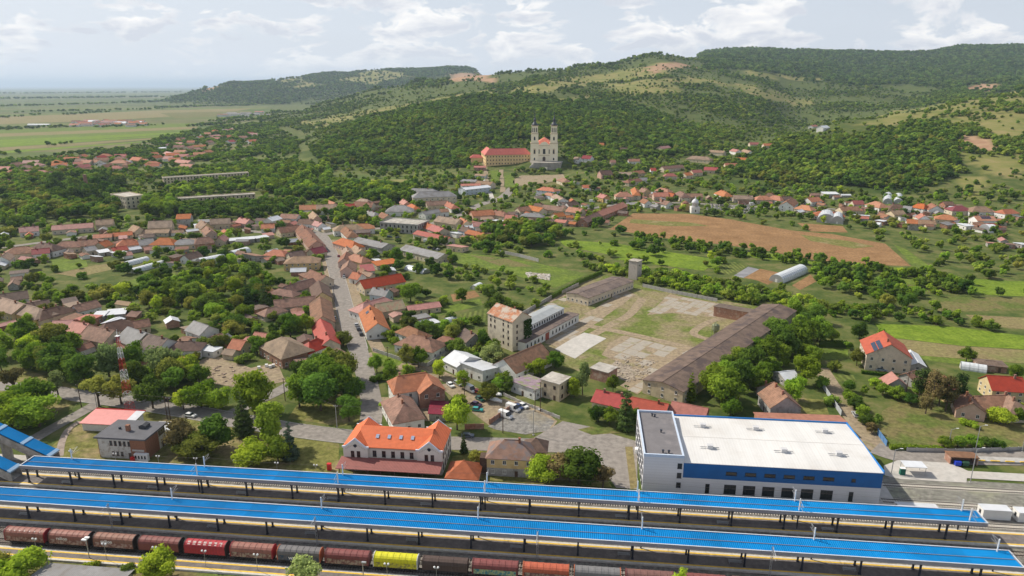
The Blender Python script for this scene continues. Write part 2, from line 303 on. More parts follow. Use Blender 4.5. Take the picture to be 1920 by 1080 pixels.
# land cover on the hills (surveyed outlines)
DENSE = [[(560, 292), (640, 250), (700, 222), (870, 182), (1010, 180), (1180, 196), (1300, 245), (1330, 270), (1300, 292), (1140, 300), (1060, 290), (1048, 262), (985, 262), (960, 272), (890, 310), (780, 332), (640, 322)],
 [(1330, 350), (1345, 325), (1400, 292), (1500, 288), (1640, 250), (1720, 235), (1800, 246), (1795, 330), (1700, 362), (1400, 368)],
 [(1290, 98), (1400, 86), (1925, 80), (1925, 172), (1800, 178), (1700, 160), (1600, 160), (1480, 150), (1330, 128)],
 [(300, 190), (350, 172), (480, 140), (760, 118), (905, 118), (905, 134), (800, 150), (600, 185), (520, 196), (430, 192)]]
MEADOW = [[(1590, 232), (1700, 206), (1840, 184), (1925, 168), (1925, 196), (1760, 216), (1660, 240)], [(1120, 158), (1300, 142), (1350, 152), (1250, 162), (1150, 170)], [(1830, 235), (1925, 230), (1925, 262), (1880, 262)], [(1040, 150), (1240, 118), (1290, 125), (1250, 140), (1140, 150), (1060, 166), (960, 182), (930, 176)],
 [(1330, 150), (1400, 158), (1535, 196), (1500, 201), (1390, 172)], [(1160, 168), (1260, 158), (1285, 170), (1180, 180)], [(1390, 130), (1500, 145), (1560, 150), (1500, 152), (1400, 140)],
 [(1740, 222), (1925, 196), (1925, 232), (1800, 240)], [(1795, 330), (1840, 330), (1852, 372), (1800, 372)], [(1800, 285), (1925, 290), (1925, 330), (1860, 330)],
 [(512, 153), (565, 136), (575, 151), (540, 155)], [(522, 166), (570, 150), (618, 163)], [(630, 151), (712, 128), (762, 141), (690, 158)], [(1040, 190), (1090, 176), (1130, 182), (1060, 196)],
 [(630, 335), (700, 328), (775, 336), (800, 356), (720, 356), (650, 348)], [(700, 205), (920, 168), (925, 176), (720, 214)], [(560, 232), (640, 214), (700, 205), (700, 212), (600, 240)]]
SOIL = [[(1785, 255), (1875, 262), (1860, 284), (1800, 275)], [(840, 140), (925, 138), (930, 153), (850, 156)], [(1200, 124), (1290, 120), (1300, 128), (1210, 134)], [(1820, 158), (1890, 160), (1870, 174), (1830, 172)], [(395, 152), (425, 148), (405, 168), (385, 172)]]
def cover(px, py):
    px, py = px + (fbm(px / 22, py / 9, 3) - .5) * 46, py + (fbm(px / 25 + 50, py / 8, 3) - .5) * 14
    d = np.zeros(px.shape); m = np.zeros(px.shape); s = np.zeros(px.shape)
    for p in DENSE: d[inpoly(px, py, p)] = 1
    for p in MEADOW: m[inpoly(px, py, p)] = 1
    for p in SOIL: s[inpoly(px, py, p)] = 1
    return d, m, s
def build_terrain():
    ys = np.concatenate([[-200, -60, 60, 200, 400, 560], np.arange(630, 2000, 11.0), np.arange(2000, 3600, 22.0), np.arange(3600, 9000, 60.0), np.geomspace(9000, 120000, 36)])
    ts = np.linspace(-1.45, 1.45, 300)
    Yv, Tv = np.meshgrid(ys, ts, indexing='ij'); X = Tv * (Yv + 400); Z = height(X.ravel(), Yv.ravel())
    V = np.stack([X.ravel(), Yv.ravel(), Z], 1); nr, nc = len(ys), len(ts)
    i = np.arange(nr - 1)[:, None] * nc + np.arange(nc - 1)[None, :]; i = i.ravel()
    Fq = np.stack([i, i + 1, i + nc + 1, i + nc], 1)
    me = bpy.data.meshes.new('ground'); me.vertices.add(len(V)); me.vertices.foreach_set('co', V.ravel()); me.loops.add(Fq.size); me.loops.foreach_set('vertex_index', Fq.ravel())
    me.polygons.add(len(Fq)); me.polygons.foreach_set('loop_start', np.arange(len(Fq)) * 4); me.polygons.foreach_set('use_smooth', np.ones(len(Fq), bool)); me.update(calc_edges=True); me.validate()
    yy = np.maximum(V[:, 1], 50.0); px, py = Q(V[:, 0], yy, V[:, 2]); d, m, s = cover(px, py)
    d = np.maximum(d, .5 * np.clip((V[:, 2] - 5) / 10, 0, 1) * (m < .5) * (s < .5))
    plain = ((V[:, 2] < 1.5) & (V[:, 1] > 900) & (V[:, 0] < -0.05 * V[:, 1])) * 1.0
    at = me.color_attributes.new('cov', 'FLOAT_COLOR', 'POINT'); at.data.foreach_set('color', np.stack([d, m, s, plain], 1).ravel())
    mt = bpy.data.materials.new('open_land'); mt.use_nodes = True; nt = mt.node_tree; L = nt.links.new; b = nt.nodes['Principled BSDF']; b.inputs['Roughness'].default_value = .95; b.inputs['Specular IOR Level'].default_value = .1
    g = N(nt, 'ShaderNodeNewGeometry')
    def noise(sc, det=6, ro=.6):
        n = N(nt, 'ShaderNodeTexNoise'); L(g.outputs['Position'], n.inputs['Vector']); n.inputs['Scale'].default_value = sc; n.inputs['Detail'].default_value = det; n.inputs['Roughness'].default_value = ro; return n.outputs[0]
    def ramp(f, *st):
        r = N(nt, 'ShaderNodeValToRGB'); L(f, r.inputs[0]); e = r.color_ramp.elements
        while len(e) < len(st): e.new(.5)
        for k, (p, c) in enumerate(st): e[k].position = p; e[k].color = (*c, 1)
        return r.outputs[0]
    def mix(f, a, c):
        x = N(nt, 'ShaderNodeMix', data_type='RGBA'); L(f, x.inputs[0]); L(a, x.inputs[6]); L(c, x.inputs[7]); return x.outputs[2]
    base = ramp(noise(.07, 10, .74), (.30, (.030, .055, .013)), (.44, (.068, .098, .022)), (.54, (.115, .130, .038)), (.64, (.17, .155, .065)), (.74, (.24, .185, .10)))
    at = N(nt, 'ShaderNodeAttribute', attribute_name='cov'); sp = N(nt, 'ShaderNodeSeparateColor'); L(at.outputs['Color'], sp.inputs[0])
    floor_ = ramp(noise(.03), (.35, (.042, .072, .015)), (.65, (.095, .120, .028)))
    mead = ramp(noise(.02, 9, .7), (.32, (.115, .145, .032)), (.5, (.20, .195, .06)), (.66, (.28, .225, .10)))
    soil = ramp(noise(.04), (.35, (.30, .17, .10)), (.65, (.42, .28, .17)))
    # plain: strips of fields
    mp = N(nt, 'ShaderNodeMapping'); L(g.outputs['Position'], mp.inputs[0]); mp.inputs['Rotation'].default_value = (0, 0, math.radians(4)); mp.inputs['Scale'].default_value = (1 / 1500, 1 / 260, 0)
    vo = N(nt, 'ShaderNodeTexVoronoi', distance='CHEBYCHEV'); vo.inputs['Scale'].default_value = 1.0; vo.inputs['Randomness'].default_value = .85; L(mp.outputs[0], vo.inputs['Vector'])
    sc = N(nt, 'ShaderNodeSeparateColor'); L(vo.outputs['Color'], sc.inputs[0])
    fld = ramp(sc.outputs[0], (.0, (.075, .125, .025)), (.22, (.115, .165, .03)), (.4, (.19, .165, .075)), (.55, (.06, .095, .025)), (.7, (.22, .18, .10)), (.85, (.14, .19, .03)), (.97, (.04, .07, .022)))
    fld = mix(noise(.004, 6, .7), fld, ramp(noise(.01), (.4, (.06, .09, .025)), (.6, (.14, .145, .05))))
    c = mix(sp.outputs[0], base, floor_); c = mix(sp.outputs[1], c, mead); c = mix(sp.outputs[2], c, soil); c = mix(at.outputs['Alpha'], c, fld)
    L(c, b.inputs['Base Color']); me.materials.append(mt)
    tag(ob('ground', me), 'green valley floor rising into hills behind the town', kind='structure')
build_terrain()
def gm(name, col, col2, scale, stripes=None, patch=None, var=.2, finek=.42): return pm(name, col, .95, var, scale, col2=col2, coord='World', stripes=stripes, patch=patch, spec=.1, finek=finek)
GR = {
 'grass': gm('mown_grass', (.135, .150, .032), (.225, .21, .07), .35, patch=((.25, .20, .10), .07, .56)),
 'vivid': gm('young_crop', (.135, .225, .018), (.195, .265, .03), .1, patch=((.12, .18, .025), .02, .56)),
 'bright': gm('bright_meadow', (.105, .175, .022), (.175, .225, .040), .22, patch=((.10, .135, .03), .045, .55)),
 'dry': gm('dry_grass', (.25, .20, .095), (.145, .15, .045), .14, patch=((.10, .13, .03), .06, .54), finek=.5),
 'plough': gm('ploughed_soil', (.300, .168, .076), (.345, .205, .098), .06, patch=((.255, .15, .072), .012, .55), stripes=('Y', 3.0, .12, 1.5)),
 'tan': gm('stubble', (.30, .23, .12), (.22, .20, .08), .05, patch=((.17, .18, .06), .02, .6)),
 'asph': gm('worn_asphalt', (.265, .240, .215), (.32, .29, .26), .5, patch=((.245, .222, .20), .045, .57), finek=.14),
 'gravel': gm('grey_gravel', (.20, .195, .185), (.29, .275, .25), .8, patch=((.24, .215, .165), .06, .58)),
 'sand': gm('dusty_earth', (.40, .31, .22), (.29, .235, .15), .2, patch=((.19, .18, .08), .08, .62)),
 'slab': gm('concrete_slab', (.46, .42, .36), (.36, .32, .26), .3, patch=((.25, .23, .12), .12, .62), finek=.14),
 'pale': gm('pale_concrete', (.60, .575, .53), (.52, .49, .45), .25, patch=((.45, .42, .38), .05, .62), finek=.14),
 'yard': gm('weedy_yard', (.36, .285, .185), (.215, .195, .085), .13, patch=((.125, .155, .035), .035, .50), finek=.5),
 'rubble': gm('rubble_ground', (.44, .38, .31), (.30, .25, .19), .5, patch=((.22, .19, .13), .2, .58)),
 'ballast': gm('track_ballast', (.17, .155, .135), (.24, .225, .20), 1.1, patch=((.20, .19, .15), .05, .6)),
 'gballast': gm('pale_ballast', (.20, .195, .165), (.265, .255, .22), .9, patch=((.25, .25, .18), .07, .58)),
 'rows': gm('vegetable_rows', (.13, .19, .04), (.20, .22, .06), .1, stripes=('X', 2.6, .45)),
 'grey': gm('fleece_covered_bed', (.25, .25, .27), (.3, .3, .31), .1, finek=.14),
 'path': gm('brick_paving', (.33, .27, .23), (.40, .33, .28), .5, finek=.14),
}
ROADMASK = []
ZC = [0]
def zlayer(z): ZC[0] += 1; return z + ZC[0] * .0007     # every sheet its own level
     # pixel outlines where no tree may stand
def sheet(name, poly, mat, z, world=False, label=None, mask=True):
    pts = [np.array([*p, 0]) for p in poly] if world else [P(x, y, 0) for x, y in poly]
    mb = MB(); mb.add([(p[0], p[1], 0) for p in pts], [tuple(range(len(pts)))]); o = mb.build(name, GR[mat]); o.location.z = zlayer(z)
    if o.data.polygons[0].normal.z < 0: o.data.flip_normals()
    if mask: ROADMASK.append([Q(p[0], p[1], 0) for p in pts])
    return tag(o, label, kind='structure')
def ribbon(name, pts, w, mat, z, label=None, mask=True, world=False, kerb=None):
    ps = [np.array(p, float)[:2] for p in pts] if world else [P(x, y)[:2] for x, y in pts]
    # smooth
    fine = []
    for k in range(len(ps) - 1):
        p0, p1, p2, p3 = ps[max(k - 1, 0)], ps[k], ps[k + 1], ps[min(k + 2, len(ps) - 1)]
        for t in np.linspace(0, 1, 6, endpoint=False): fine.append(.5 * ((2 * p1) + (-p0 + p2) * t + (2 * p0 - 5 * p1 + 4 * p2 - p3) * t * t + (-p0 + 3 * p1 - 3 * p2 + p3) * t ** 3))
    fine.append(ps[-1]); L, Rr = [], []; n = len(fine); ww = w if isinstance(w, (list, tuple)) else [w] * len(ps)
    for k, p in enumerate(fine):
        d = fine[min(k + 1, n - 1)] - fine[max(k - 1, 0)]; d = d / (np.linalg.norm(d) + 1e-9); nrm = np.array([-d[1], d[0]]); h = np.interp(k / (n - 1) * (len(ps) - 1), range(len(ps)), ww) / 2
        L.append(p + nrm * h); Rr.append(p - nrm * h)
    mb = MB(); mb.add([(*p, 0) for p in L] + [(*p, 0) for p in Rr], [(k + n, k + n + 1, k + 1, k) for k in range(n - 1)]); o = mb.build(name, GR[mat]); o.location.z = zlayer(z)
    if mask: ROADMASK.append([Q(p[0], p[1], 0) for p in L + Rr[::-1]])
    if kerb:
        for side, sg in ((L, 1), (Rr, -1)):
            kb = MB()
            for k in range(kerb[0], min(kerb[1], n - 1)):
                p, q = side[k], side[k + 1]; d = q - p; d = d / (np.linalg.norm(d) + 1e-9); nr = np.array([-d[1], d[0]]) * sg * .22; kb.prism([p, q, q + nr, p + nr] if sg < 0 else [p + nr, q + nr, q, p][::-1], -.1, .13)
            tag(kb.build('kerb', CONC, o), kind='structure'); 
    return tag(o, label, kind='structure')
# fields
sheet('field', [(1187, 400), (1290, 401), (1367, 411), (1483, 432), (1560, 439), (1660, 457), (1708, 499), (1640, 497), (1530, 488), (1420, 467), (1317, 454), (1250, 447), (1143, 430)], 'plough', .05)
sheet('field', [(1494, 418), (1580, 424), (1590, 436), (1520, 434)], 'plough', .06)
sheet('field', [(1046, 449), (1150, 456), (1340, 486), (1360, 492), (1340, 503), (1180, 484), (1060, 462)], 'vivid', .04, mask=False)
sheet('field', [(1370, 478), (1560, 500), (1720, 512), (1700, 502), (1640, 500), (1530, 491), (1420, 471)], 'vivid', .05, mask=False)
sheet('field', [(1676, 459), (1700, 468), (1765, 515), (1720, 508)], 'bright', .045)
sheet('vegetable_bed', [(1334, 505), (1376, 491), (1403, 499), (1364, 516)], 'rows', .05)
sheet('vegetable_bed', [(1374, 518), (1403, 500), (1424, 505), (1394, 521)], 'grey', .05)
sheet('vegetable_bed', [(1395, 521), (1425, 504), (1474, 514), (1440, 534), (1420, 526)], 'plough', .05)
sheet('vegetable_bed', [(1485, 535), (1520, 515), (1530, 528), (1500, 544)], 'plough', .05)
sheet('field', [(1640, 607), (1780, 612), (1925, 630), (1925, 655), (1800, 648), (1660, 632)], 'vivid', .05)
sheet('field', [(1672, 634), (1800, 649), (1925, 657), (1925, 682), (1690, 664)], 'tan', .055)
sheet('field', [(1690, 664), (1925, 683), (1925, 710), (1860, 690), (1700, 672)], 'bright', .05, mask=False)
sheet('field', [(1812, 522), (1925, 528), (1925, 556), (1832, 552)], 'vivid', .05)
sheet('field', [(1740, 556), (1925, 558), (1925, 582), (1760, 585)], 'dry', .045)
sheet('field', [(1810, 590), (1925, 596), (1925, 618), (1840, 610)], 'tan', .05)
sheet('field', [(845, 472), (960, 484), (1104, 514), (1040, 540), (940, 508), (850, 492)], 'bright', .04)
sheet('field', [(880, 478), (950, 485), (1000, 500), (940, 500)], 'dry', .05, mask=False)
sheet('rubble_patch', [(985, 510), (1032, 514), (1030, 526), (990, 520)], 'rubble', .06)
sheet('lawn', [(95, 487), (160, 484), (165, 500), (105, 512)], 'bright', .04)
sheet('lawn', [(105, 513), (165, 500), (232, 490), (235, 500), (145, 520)], 'tan', .04)
sheet('lawn', [(185, 548), (255, 522), (330, 512), (325, 522), (240, 545), (190, 556)], 'bright', .04)
sheet('lawn', [(390, 484), (425, 474), (432, 482), (400, 492)], 'bright', .04)
sheet('garden', [(790, 585), (900, 560), (905, 572), (800, 598)], 'bright', .04)
sheet('garden', [(845, 552), (890, 545), (900, 556), (850, 566)], 'plough', .05)
sheet('garden', [(860, 590), (915, 578), (920, 600), (880, 610)], 'rows', .05)
sheet('lawn', [(1536, 652), (1590, 654), (1590, 672), (1536, 676)], 'bright', .05)
sheet('vegetable_bed', [(1552, 702), (1600, 704), (1606, 716), (1560, 716)], 'rows', .05)
sheet('verge', [(1645, 835), (1640, 800), (1655, 770), (1700, 745), (1925, 785), (1925, 850), (1690, 846)], 'dry', .045)
sheet('lawn', [(1490, 745), (1545, 750), (1555, 778), (1480, 776)], 'grass', .05)
sheet('field', [(1183, 411), (1300, 418), (1330, 424), (1250, 424), (1180, 418)], 'grass', .09, mask=False)
sheet('field', [(1500, 440), (1590, 452), (1640, 462), (1600, 466), (1520, 452)], 'grass', .09, mask=False)
sheet('field', [(1200, 478), (1330, 500), (1320, 508), (1150, 486)], 'vivid', .06, mask=False)
sheet('field', [(1540, 505), (1700, 520), (1760, 530), (1740, 538), (1560, 516)], 'bright', .05, mask=False)
# the plain's near strips, left
ly, ry = [246, 254, 261, 268, 279, 287, 296, 303], [231, 237, 242, 246, 251, 254, 258, 262]
for k, c in enumerate(['bright', 'tan', 'bright', 'vivid', 'vivid', 'tan', 'vivid']):
    sheet('field', [(-260, ly[k] + 6), (372, ry[k]), (374 - 8 * k, ry[k + 1]), (-260, ly[k + 1] + 7)], c, .2 + .01 * k)
sheet('field', [(-200, 228), (140, 214), (290, 207), (480, 203), (400, 214), (200, 226), (-200, 240)], 'tan', .25, mask=False)
sheet('field', [(300, 212), (470, 208), (480, 214), (330, 222)], 'dry', .26, mask=False)
# station side, yard, plaza
sheet('lawn', [(0, 800), (60, 790), (170, 745), (130, 720), (40, 690), (-40, 720), (-60, 800)], 'grass', .03, mask=False)
sheet('lawn', [(70, 862), (110, 825), (185, 770), (232, 768), (340, 782), (560, 818), (636, 830), (634, 888), (420, 876), (190, 866)], 'grass', .03, mask=False)
sheet('lawn', [(555, 762), (640, 690), (690, 720), (700, 785), (640, 800), (540, 785)], 'grass', .035, mask=False)
sheet('lawn', [(842, 895), (848, 856), (900, 846), (1020, 852), (1090, 856), (1128, 884), (1148, 914), (1000, 908)], 'grass', .085, mask=False)
sheet('lawn', [(697, 661), (715, 664), (757, 678), (748, 686), (720, 688), (700, 676)], 'bright', .09)
YARD = sheet('yard', [(975, 592), (1030, 560), (1120, 512), (1200, 535), (1330, 560), (1440, 578), (1445, 590), (1235, 742), (1165, 732), (1070, 690), (1020, 650)], 'yard', .04)
sheet('rubble_patch', [(1145, 685), (1170, 664), (1235, 676), (1220, 705), (1180, 718), (1150, 705)], 'rubble', .065)
YANG = math.radians(52.0)
slab_me = []
for k in ('slab', 'pale', 'sand'):
    for q in range(4):      # chipped outlines
        rr = random.Random(q + len(k)); pl = [(x + rr.uniform(-.09, .02) * (1 if x > 0 else -1), y + rr.uniform(-.09, .02) * (1 if y > 0 else -1)) for x, y in ((-.5, -.5), (-.1, -.5), (.25, -.47), (.5, -.5), (.5, 0), (.5, .5), (.1, .5), (-.3, .48), (-.5, .5), (-.5, .1))]
        slab_me.append(MB().prism(pl, -.2, 0).mesh('slab', GR[k]))
def slabs(poly, sx, sy, miss, which, z, seed):
    """cast concrete slabs with open joints, some broken away, laid on the yard's axis"""
    rr = random.Random(seed); w = [P(x, y)[:2] for x, y in poly]; ca, sa = math.cos(YANG), math.sin(YANG); loc = [(p[0] * ca + p[1] * sa, -p[0] * sa + p[1] * ca) for p in w]
    x0, x1, y0, y1 = min(p[0] for p in loc), max(p[0] for p in loc), min(p[1] for p in loc), max(p[1] for p in loc)
    nx, ny = int((x1 - x0) / sx), int((y1 - y0) / sy)
    for i in range(nx):
        for j in range(ny):
            cx, cy = x0 + (i + .5) * sx, y0 + (j + .5) * sy
            if rr.random() < miss or not inpoly(np.array([cx]), np.array([cy]), loc)[0]: continue
            o = ob('slab', slab_me[rr.choice(which) * 4 + rr.randrange(4)], YARD, (cx * ca - cy * sa, cx * sa + cy * ca, z + rr.uniform(0, .02) - YARD.location.z), YANG + rr.uniform(-.02, .02)); o.scale = (sx * rr.uniform(.97, 1.03), sy * rr.uniform(.95, 1.03), 1); o['kind'] = 'structure'
sheet('concrete_pad', [(1040, 655), (1068, 638), (1095, 624), (1118, 629), (1137, 635), (1105, 654), (1078, 673), (1060, 665)], 'pale', .11)
for pl in ([(1143, 643), (1170, 629), (1297, 658), (1227, 706), (1128, 666)], [(1213, 591), (1255, 552), (1354, 570), (1341, 596), (1260, 587)], [(1162, 723), (1285, 650), (1299, 662), (1195, 740)], [(1022, 641), (1170, 543), (1192, 553), (1050, 654)]): sheet('bare_ground', pl, 'sand', .08, mask=False)
ribbon('track', [(1095, 610), (1160, 622), (1240, 640), (1330, 662)], 5, 'sand', .075, mask=False)
ribbon('track', [(1205, 560), (1180, 590), (1140, 612), (1090, 640)], 5, 'sand', .076, mask=False)
ribbon('track', [(1345, 640), (1300, 625), (1340, 600), (1400, 590)], 4, 'sand', .077, mask=False)
slabs([(1145, 642), (1170, 630), (1295, 658), (1225, 704), (1130, 665)], 7, 6, .22, (0, 0, 2), .12, 2)
slabs([(1215, 590), (1255, 553), (1352, 570), (1340, 594), (1260, 585)], 4.5, 4, .15, (0,), .12, 3)
slabs([(1165, 722), (1285, 652), (1297, 662), (1195, 738)], 5, 4.5, .1, (0, 2), .12, 4)
slabs([(1025, 640), (1170, 545), (1190, 553), (1050, 652)], 6, 4.5, .12, (0, 2), .12, 5)
slabs([(975, 592), (1080, 538), (1095, 545), (1000, 600)], 6, 5, .45, (0, 2), .12, 6)
sheet('building_plot', [(345, 690), (400, 665), (470, 690), (520, 680), (535, 715), (470, 730), (400, 720), (350, 712)], 'sand', .04)
sheet('car_park', [(820, 722), (870, 715), (930, 745), (1010, 762), (1045, 790), (1030, 812), (920, 800), (880, 770)], 'sand', .045)
sheet('car_park', [(915, 800), (960, 765), (1000, 770), (1040, 790), (1028, 808), (985, 815), (930, 806)], 'gravel', .055)
sheet('plaza', [(1000, 822), (1055, 790), (1105, 800), (1140, 812), (1195, 828), (1195, 918), (1155, 915), (1130, 880), (1090, 850), (1020, 848), (880, 842), (860, 830)], 'asph', .06)
sheet('verge', [(1083, 806), (1110, 800), (1165, 812), (1110, 816)], 'dry', .075, mask=False)
sheet('verge', [(1172, 838), (1186, 838), (1196, 915), (1182, 918)], 'tan', .09)
sheet('forecourt', [(700, 745), (720, 760), (735, 790), (815, 790), (820, 760), (790, 745)], 'sand', .035)
# roads
ribbon('road', [(-60, 722), (60, 728), (150, 742), (240, 754), (330, 768), (430, 786), (540, 805), (640, 818), (760, 828), (880, 832), (1010, 835)], [8, 8, 9, 9, 9, 9.5, 9, 9, 9, 9, 9], 'asph', .07, kerb=(12, 48))
ribbon('street', [(690, 812), (697, 770), (690, 720), (676, 670), (664, 630), (650, 590), (640, 550), (630, 510), (620, 475), (608, 450), (598, 437)], [8, 8, 8, 8, 9, 9, 9, 9, 9, 9, 10], 'asph', .08, kerb=(20, 56))
ribbon('street_verge', [(712, 660), (694, 625), (678, 590), (664, 550), (650, 510), (638, 478), (628, 450)], 6, 'sand', .065)
ribbon('street_verge', [(640, 630), (630, 590), (622, 550), (612, 505), (605, 475)], 3.5, 'sand', .066)
ribbon('street', [(598, 437), (560, 430), (500, 436), (430, 430), (330, 436), (200, 440), (100, 452), (-40, 470)], 7, 'asph', .062)
ribbon('street', [(605, 440), (660, 432), (720, 428), (790, 424), (860, 404), (900, 384), (940, 372), (960, 352)], [9, 9, 8, 8, 8, 10, 12, 9], 'asph', .075)
ribbon('lane', [(700, 660), (740, 685), (790, 690), (830, 705), (870, 725)], 7, 'sand', .05)
ribbon('lane', [(420, 782), (470, 758), (520, 735), (560, 712), (590, 700)], 6, 'asph', .064)
ribbon('lane', [(40, 838), (95, 805), (150, 775), (185, 755)], 5.5, 'asph', .066)
ribbon('footpath', [(112, 856), (116, 830), (128, 806), (150, 790)], 2.2, 'path', .067)
ribbon('lane', [(1540, 690), (1560, 725), (1590, 770), (1625, 815), (1660, 845), (1740, 853), (1930, 853)], [6, 7, 7, 7, 9, 8, 8], 'sand', .07)
ribbon('road', [(1640, 840), (1690, 855), (1760, 858), (1940, 860)], 9, 'asph', .08)
ribbon('street', [(1100, 392), (1180, 381), (1250, 380), (1330, 383), (1420, 388), (1560, 392), (1700, 404), (1850, 410), (1930, 405)], 7, 'asph', .07)
ribbon('lane', [(925, 380), (915, 350), (905, 330), (898, 320)], 5, 'pale', .1)
ribbon('street', [(300, 275), (350, 262), (400, 246), (440, 240)], 8, 'pale', .3)
# main road kerb strip + parking marks by the hall
for k in range(7):
    a0, b0 = 10.2, 189.5 + k * 3.0
    mb = MB(); p = [R(a0, b0 + 1.6), R(a0 + 5.2, b0), R(a0 + 5.2, b0 + .14), R(a0, b0 + 1.74)]; mb.add([(q[0], q[1], 0) for q in p], [(0, 1, 2, 3)])
    o = mb.build('parking_line', WHITE); o.location.z = .085; tag(o, kind='structure')
def drape(name, poly, mat, dz=.25, step=2.0):
    """ground sheet that follows rising terrain"""
    w = [PT(x, y)[:2] for x, y in poly]; xs, ys = np.array([p[0] for p in w]), np.array([p[1] for p in w]); gx = np.arange(xs.min(), xs.max() + step, step); gy = np.arange(ys.min(), ys.max() + step, step)
    X, Y = np.meshgrid(gx, gy); Z = height(X.ravel(), Y.ravel()) + dz; n = len(gx); V = list(zip(X.ravel(), Y.ravel(), Z)); Fc = []
    for j in range(len(gy) - 1):
        for i in range(n - 1):
            if inpoly(np.array([gx[i] + step / 2]), np.array([gy[j] + step / 2]), [tuple(p) for p in w])[0]: Fc.append((j * n + i, j * n + i + 1, (j + 1) * n + i + 1, (j + 1) * n + i))
    o = MB().add(V, Fc).build(name, GR[mat]); ROADMASK.append(poly); return tag(o, kind='structure')
drape('church_square', [(978, 329), (1055, 327), (1062, 336), (1010, 346), (965, 350), (962, 338)], 'sand')
drape('lawn', [(945, 325), (962, 324), (968, 352), (946, 352)], 'bright')
drape('lawn', [(918, 320), (934, 320), (936, 340), (922, 342)], 'bright')
drape('church_path', [(936, 318), (944, 318), (947, 360), (939, 362)], 'sand')
drape('church_path', [(905, 305), (912, 304), (918, 345), (911, 348)], 'sand')
drape('lawn', [(1010, 346), (1060, 338), (1060, 348), (1020, 356)], 'dry')
# railway land
def rpoly(name, pts, mat, z, label=None): return sheet(name, [R(a, b)[:2] for a, b in pts], mat, z, world=True, label=label)
rpoly('track_bed', [(-330, 126), (330, 126), (330, 181.5), (-330, 181.5)], 'ballast', .03)
rpoly('track_bed', [(87.5, 181.5), (330, 181.5), (330, 200.5), (87.5, 200.5)], 'gballast', .035)
rpoly('pavement', [(95, 201), (99, 199.3), (118, 199.3), (119.5, 202), (330, 200.8), (330, 206), (122, 206.5), (119, 211), (103, 211), (97, 207)], 'pale', .10)
rpoly('pavement', [(-200, 181.5), (-5, 181.5), (-5, 184.5), (-200, 184.5)], 'pale', .045)
rpoly('verge', [(-330, 118), (330, 118), (330, 136.4), (-330, 136.4)], 'dry', .05)
# ================================================================ RAILWAY
PLAT = pm('platform_paving', (.165, .145, .135), .85, .12, .7, coord='World'); EDGE = pm('pale_edge_stone', (.56, .53, .48), .85, .1, 1.0)
BLUE = pm('blue_roof_sheet', (.001, .175, .455), .65, .10, .12, spec=.08, patch=((.003, .20, .50), .03, .52), bands=(0, 7.3, .09)); FASC = pm('grey_fascia', (.30, .30, .33), .5, .08, .3)
RAILM = pm('rail_steel', (.045, .034, .028), .6, .2, 2); SLEEP = pm('concrete_sleeper', (.60, .56, .50), .9, .12, 1.5); SLEEPD = pm('stained_sleeper', (.25, .215, .185), .9, .15, 1.5)
def platform(label, a0, a1, b0, b1, z=.55):
    t = rthing('platform', label, 'platform', 0, 0)
    MB().box(a0, a1, b0 + .3, b1 - .3, -.2, z).build('slab', PLAT, t)
    for b, s in ((b0, 1), (b1, -1)):
        lo, hi = sorted((b, b + s * .3)); MB().box(a0, a1, lo, hi, -.2, z + .01).build('edge_stone', EDGE, t)
        lo, hi = sorted((b + s * .32, b + s * .62)); MB().box(a0, a1, lo, hi, z, z + .012).build('tactile_strip', EDGE, t)
        lo, hi = sorted((b + s * .64, b + s * 1.12)); MB().box(a0, a1, lo, hi, z, z + .014).build('yellow_line', YELLOW, t)
    return t
platform('rear island platform with yellow lines under the farther blue canopy', -300, 320, 167.8, 174.2)
platform('middle island platform with yellow lines under the nearer blue canopy', -300, 320, 150.6, 157.2)
platform('open side platform with yellow line below the goods train', -300, -38, 136.6, 140.5)
POSTA = [-164.9 + 13.82 * k for k in range(20)]; POSTB = [-164.9 - 13.82 * 4 + 13.82 * k for k in range(24)]
post_me = MB().box(-.2, .2, -.2, .2, 0, 5.2).box(-.3, .3, -.3, .3, 0, .25).mesh('post', DSTEEL)
beam_me = MB().box(-.15, .15, -2.9, 2.9, 5.2, 5.5).mesh('cross_beam', DSTEEL)
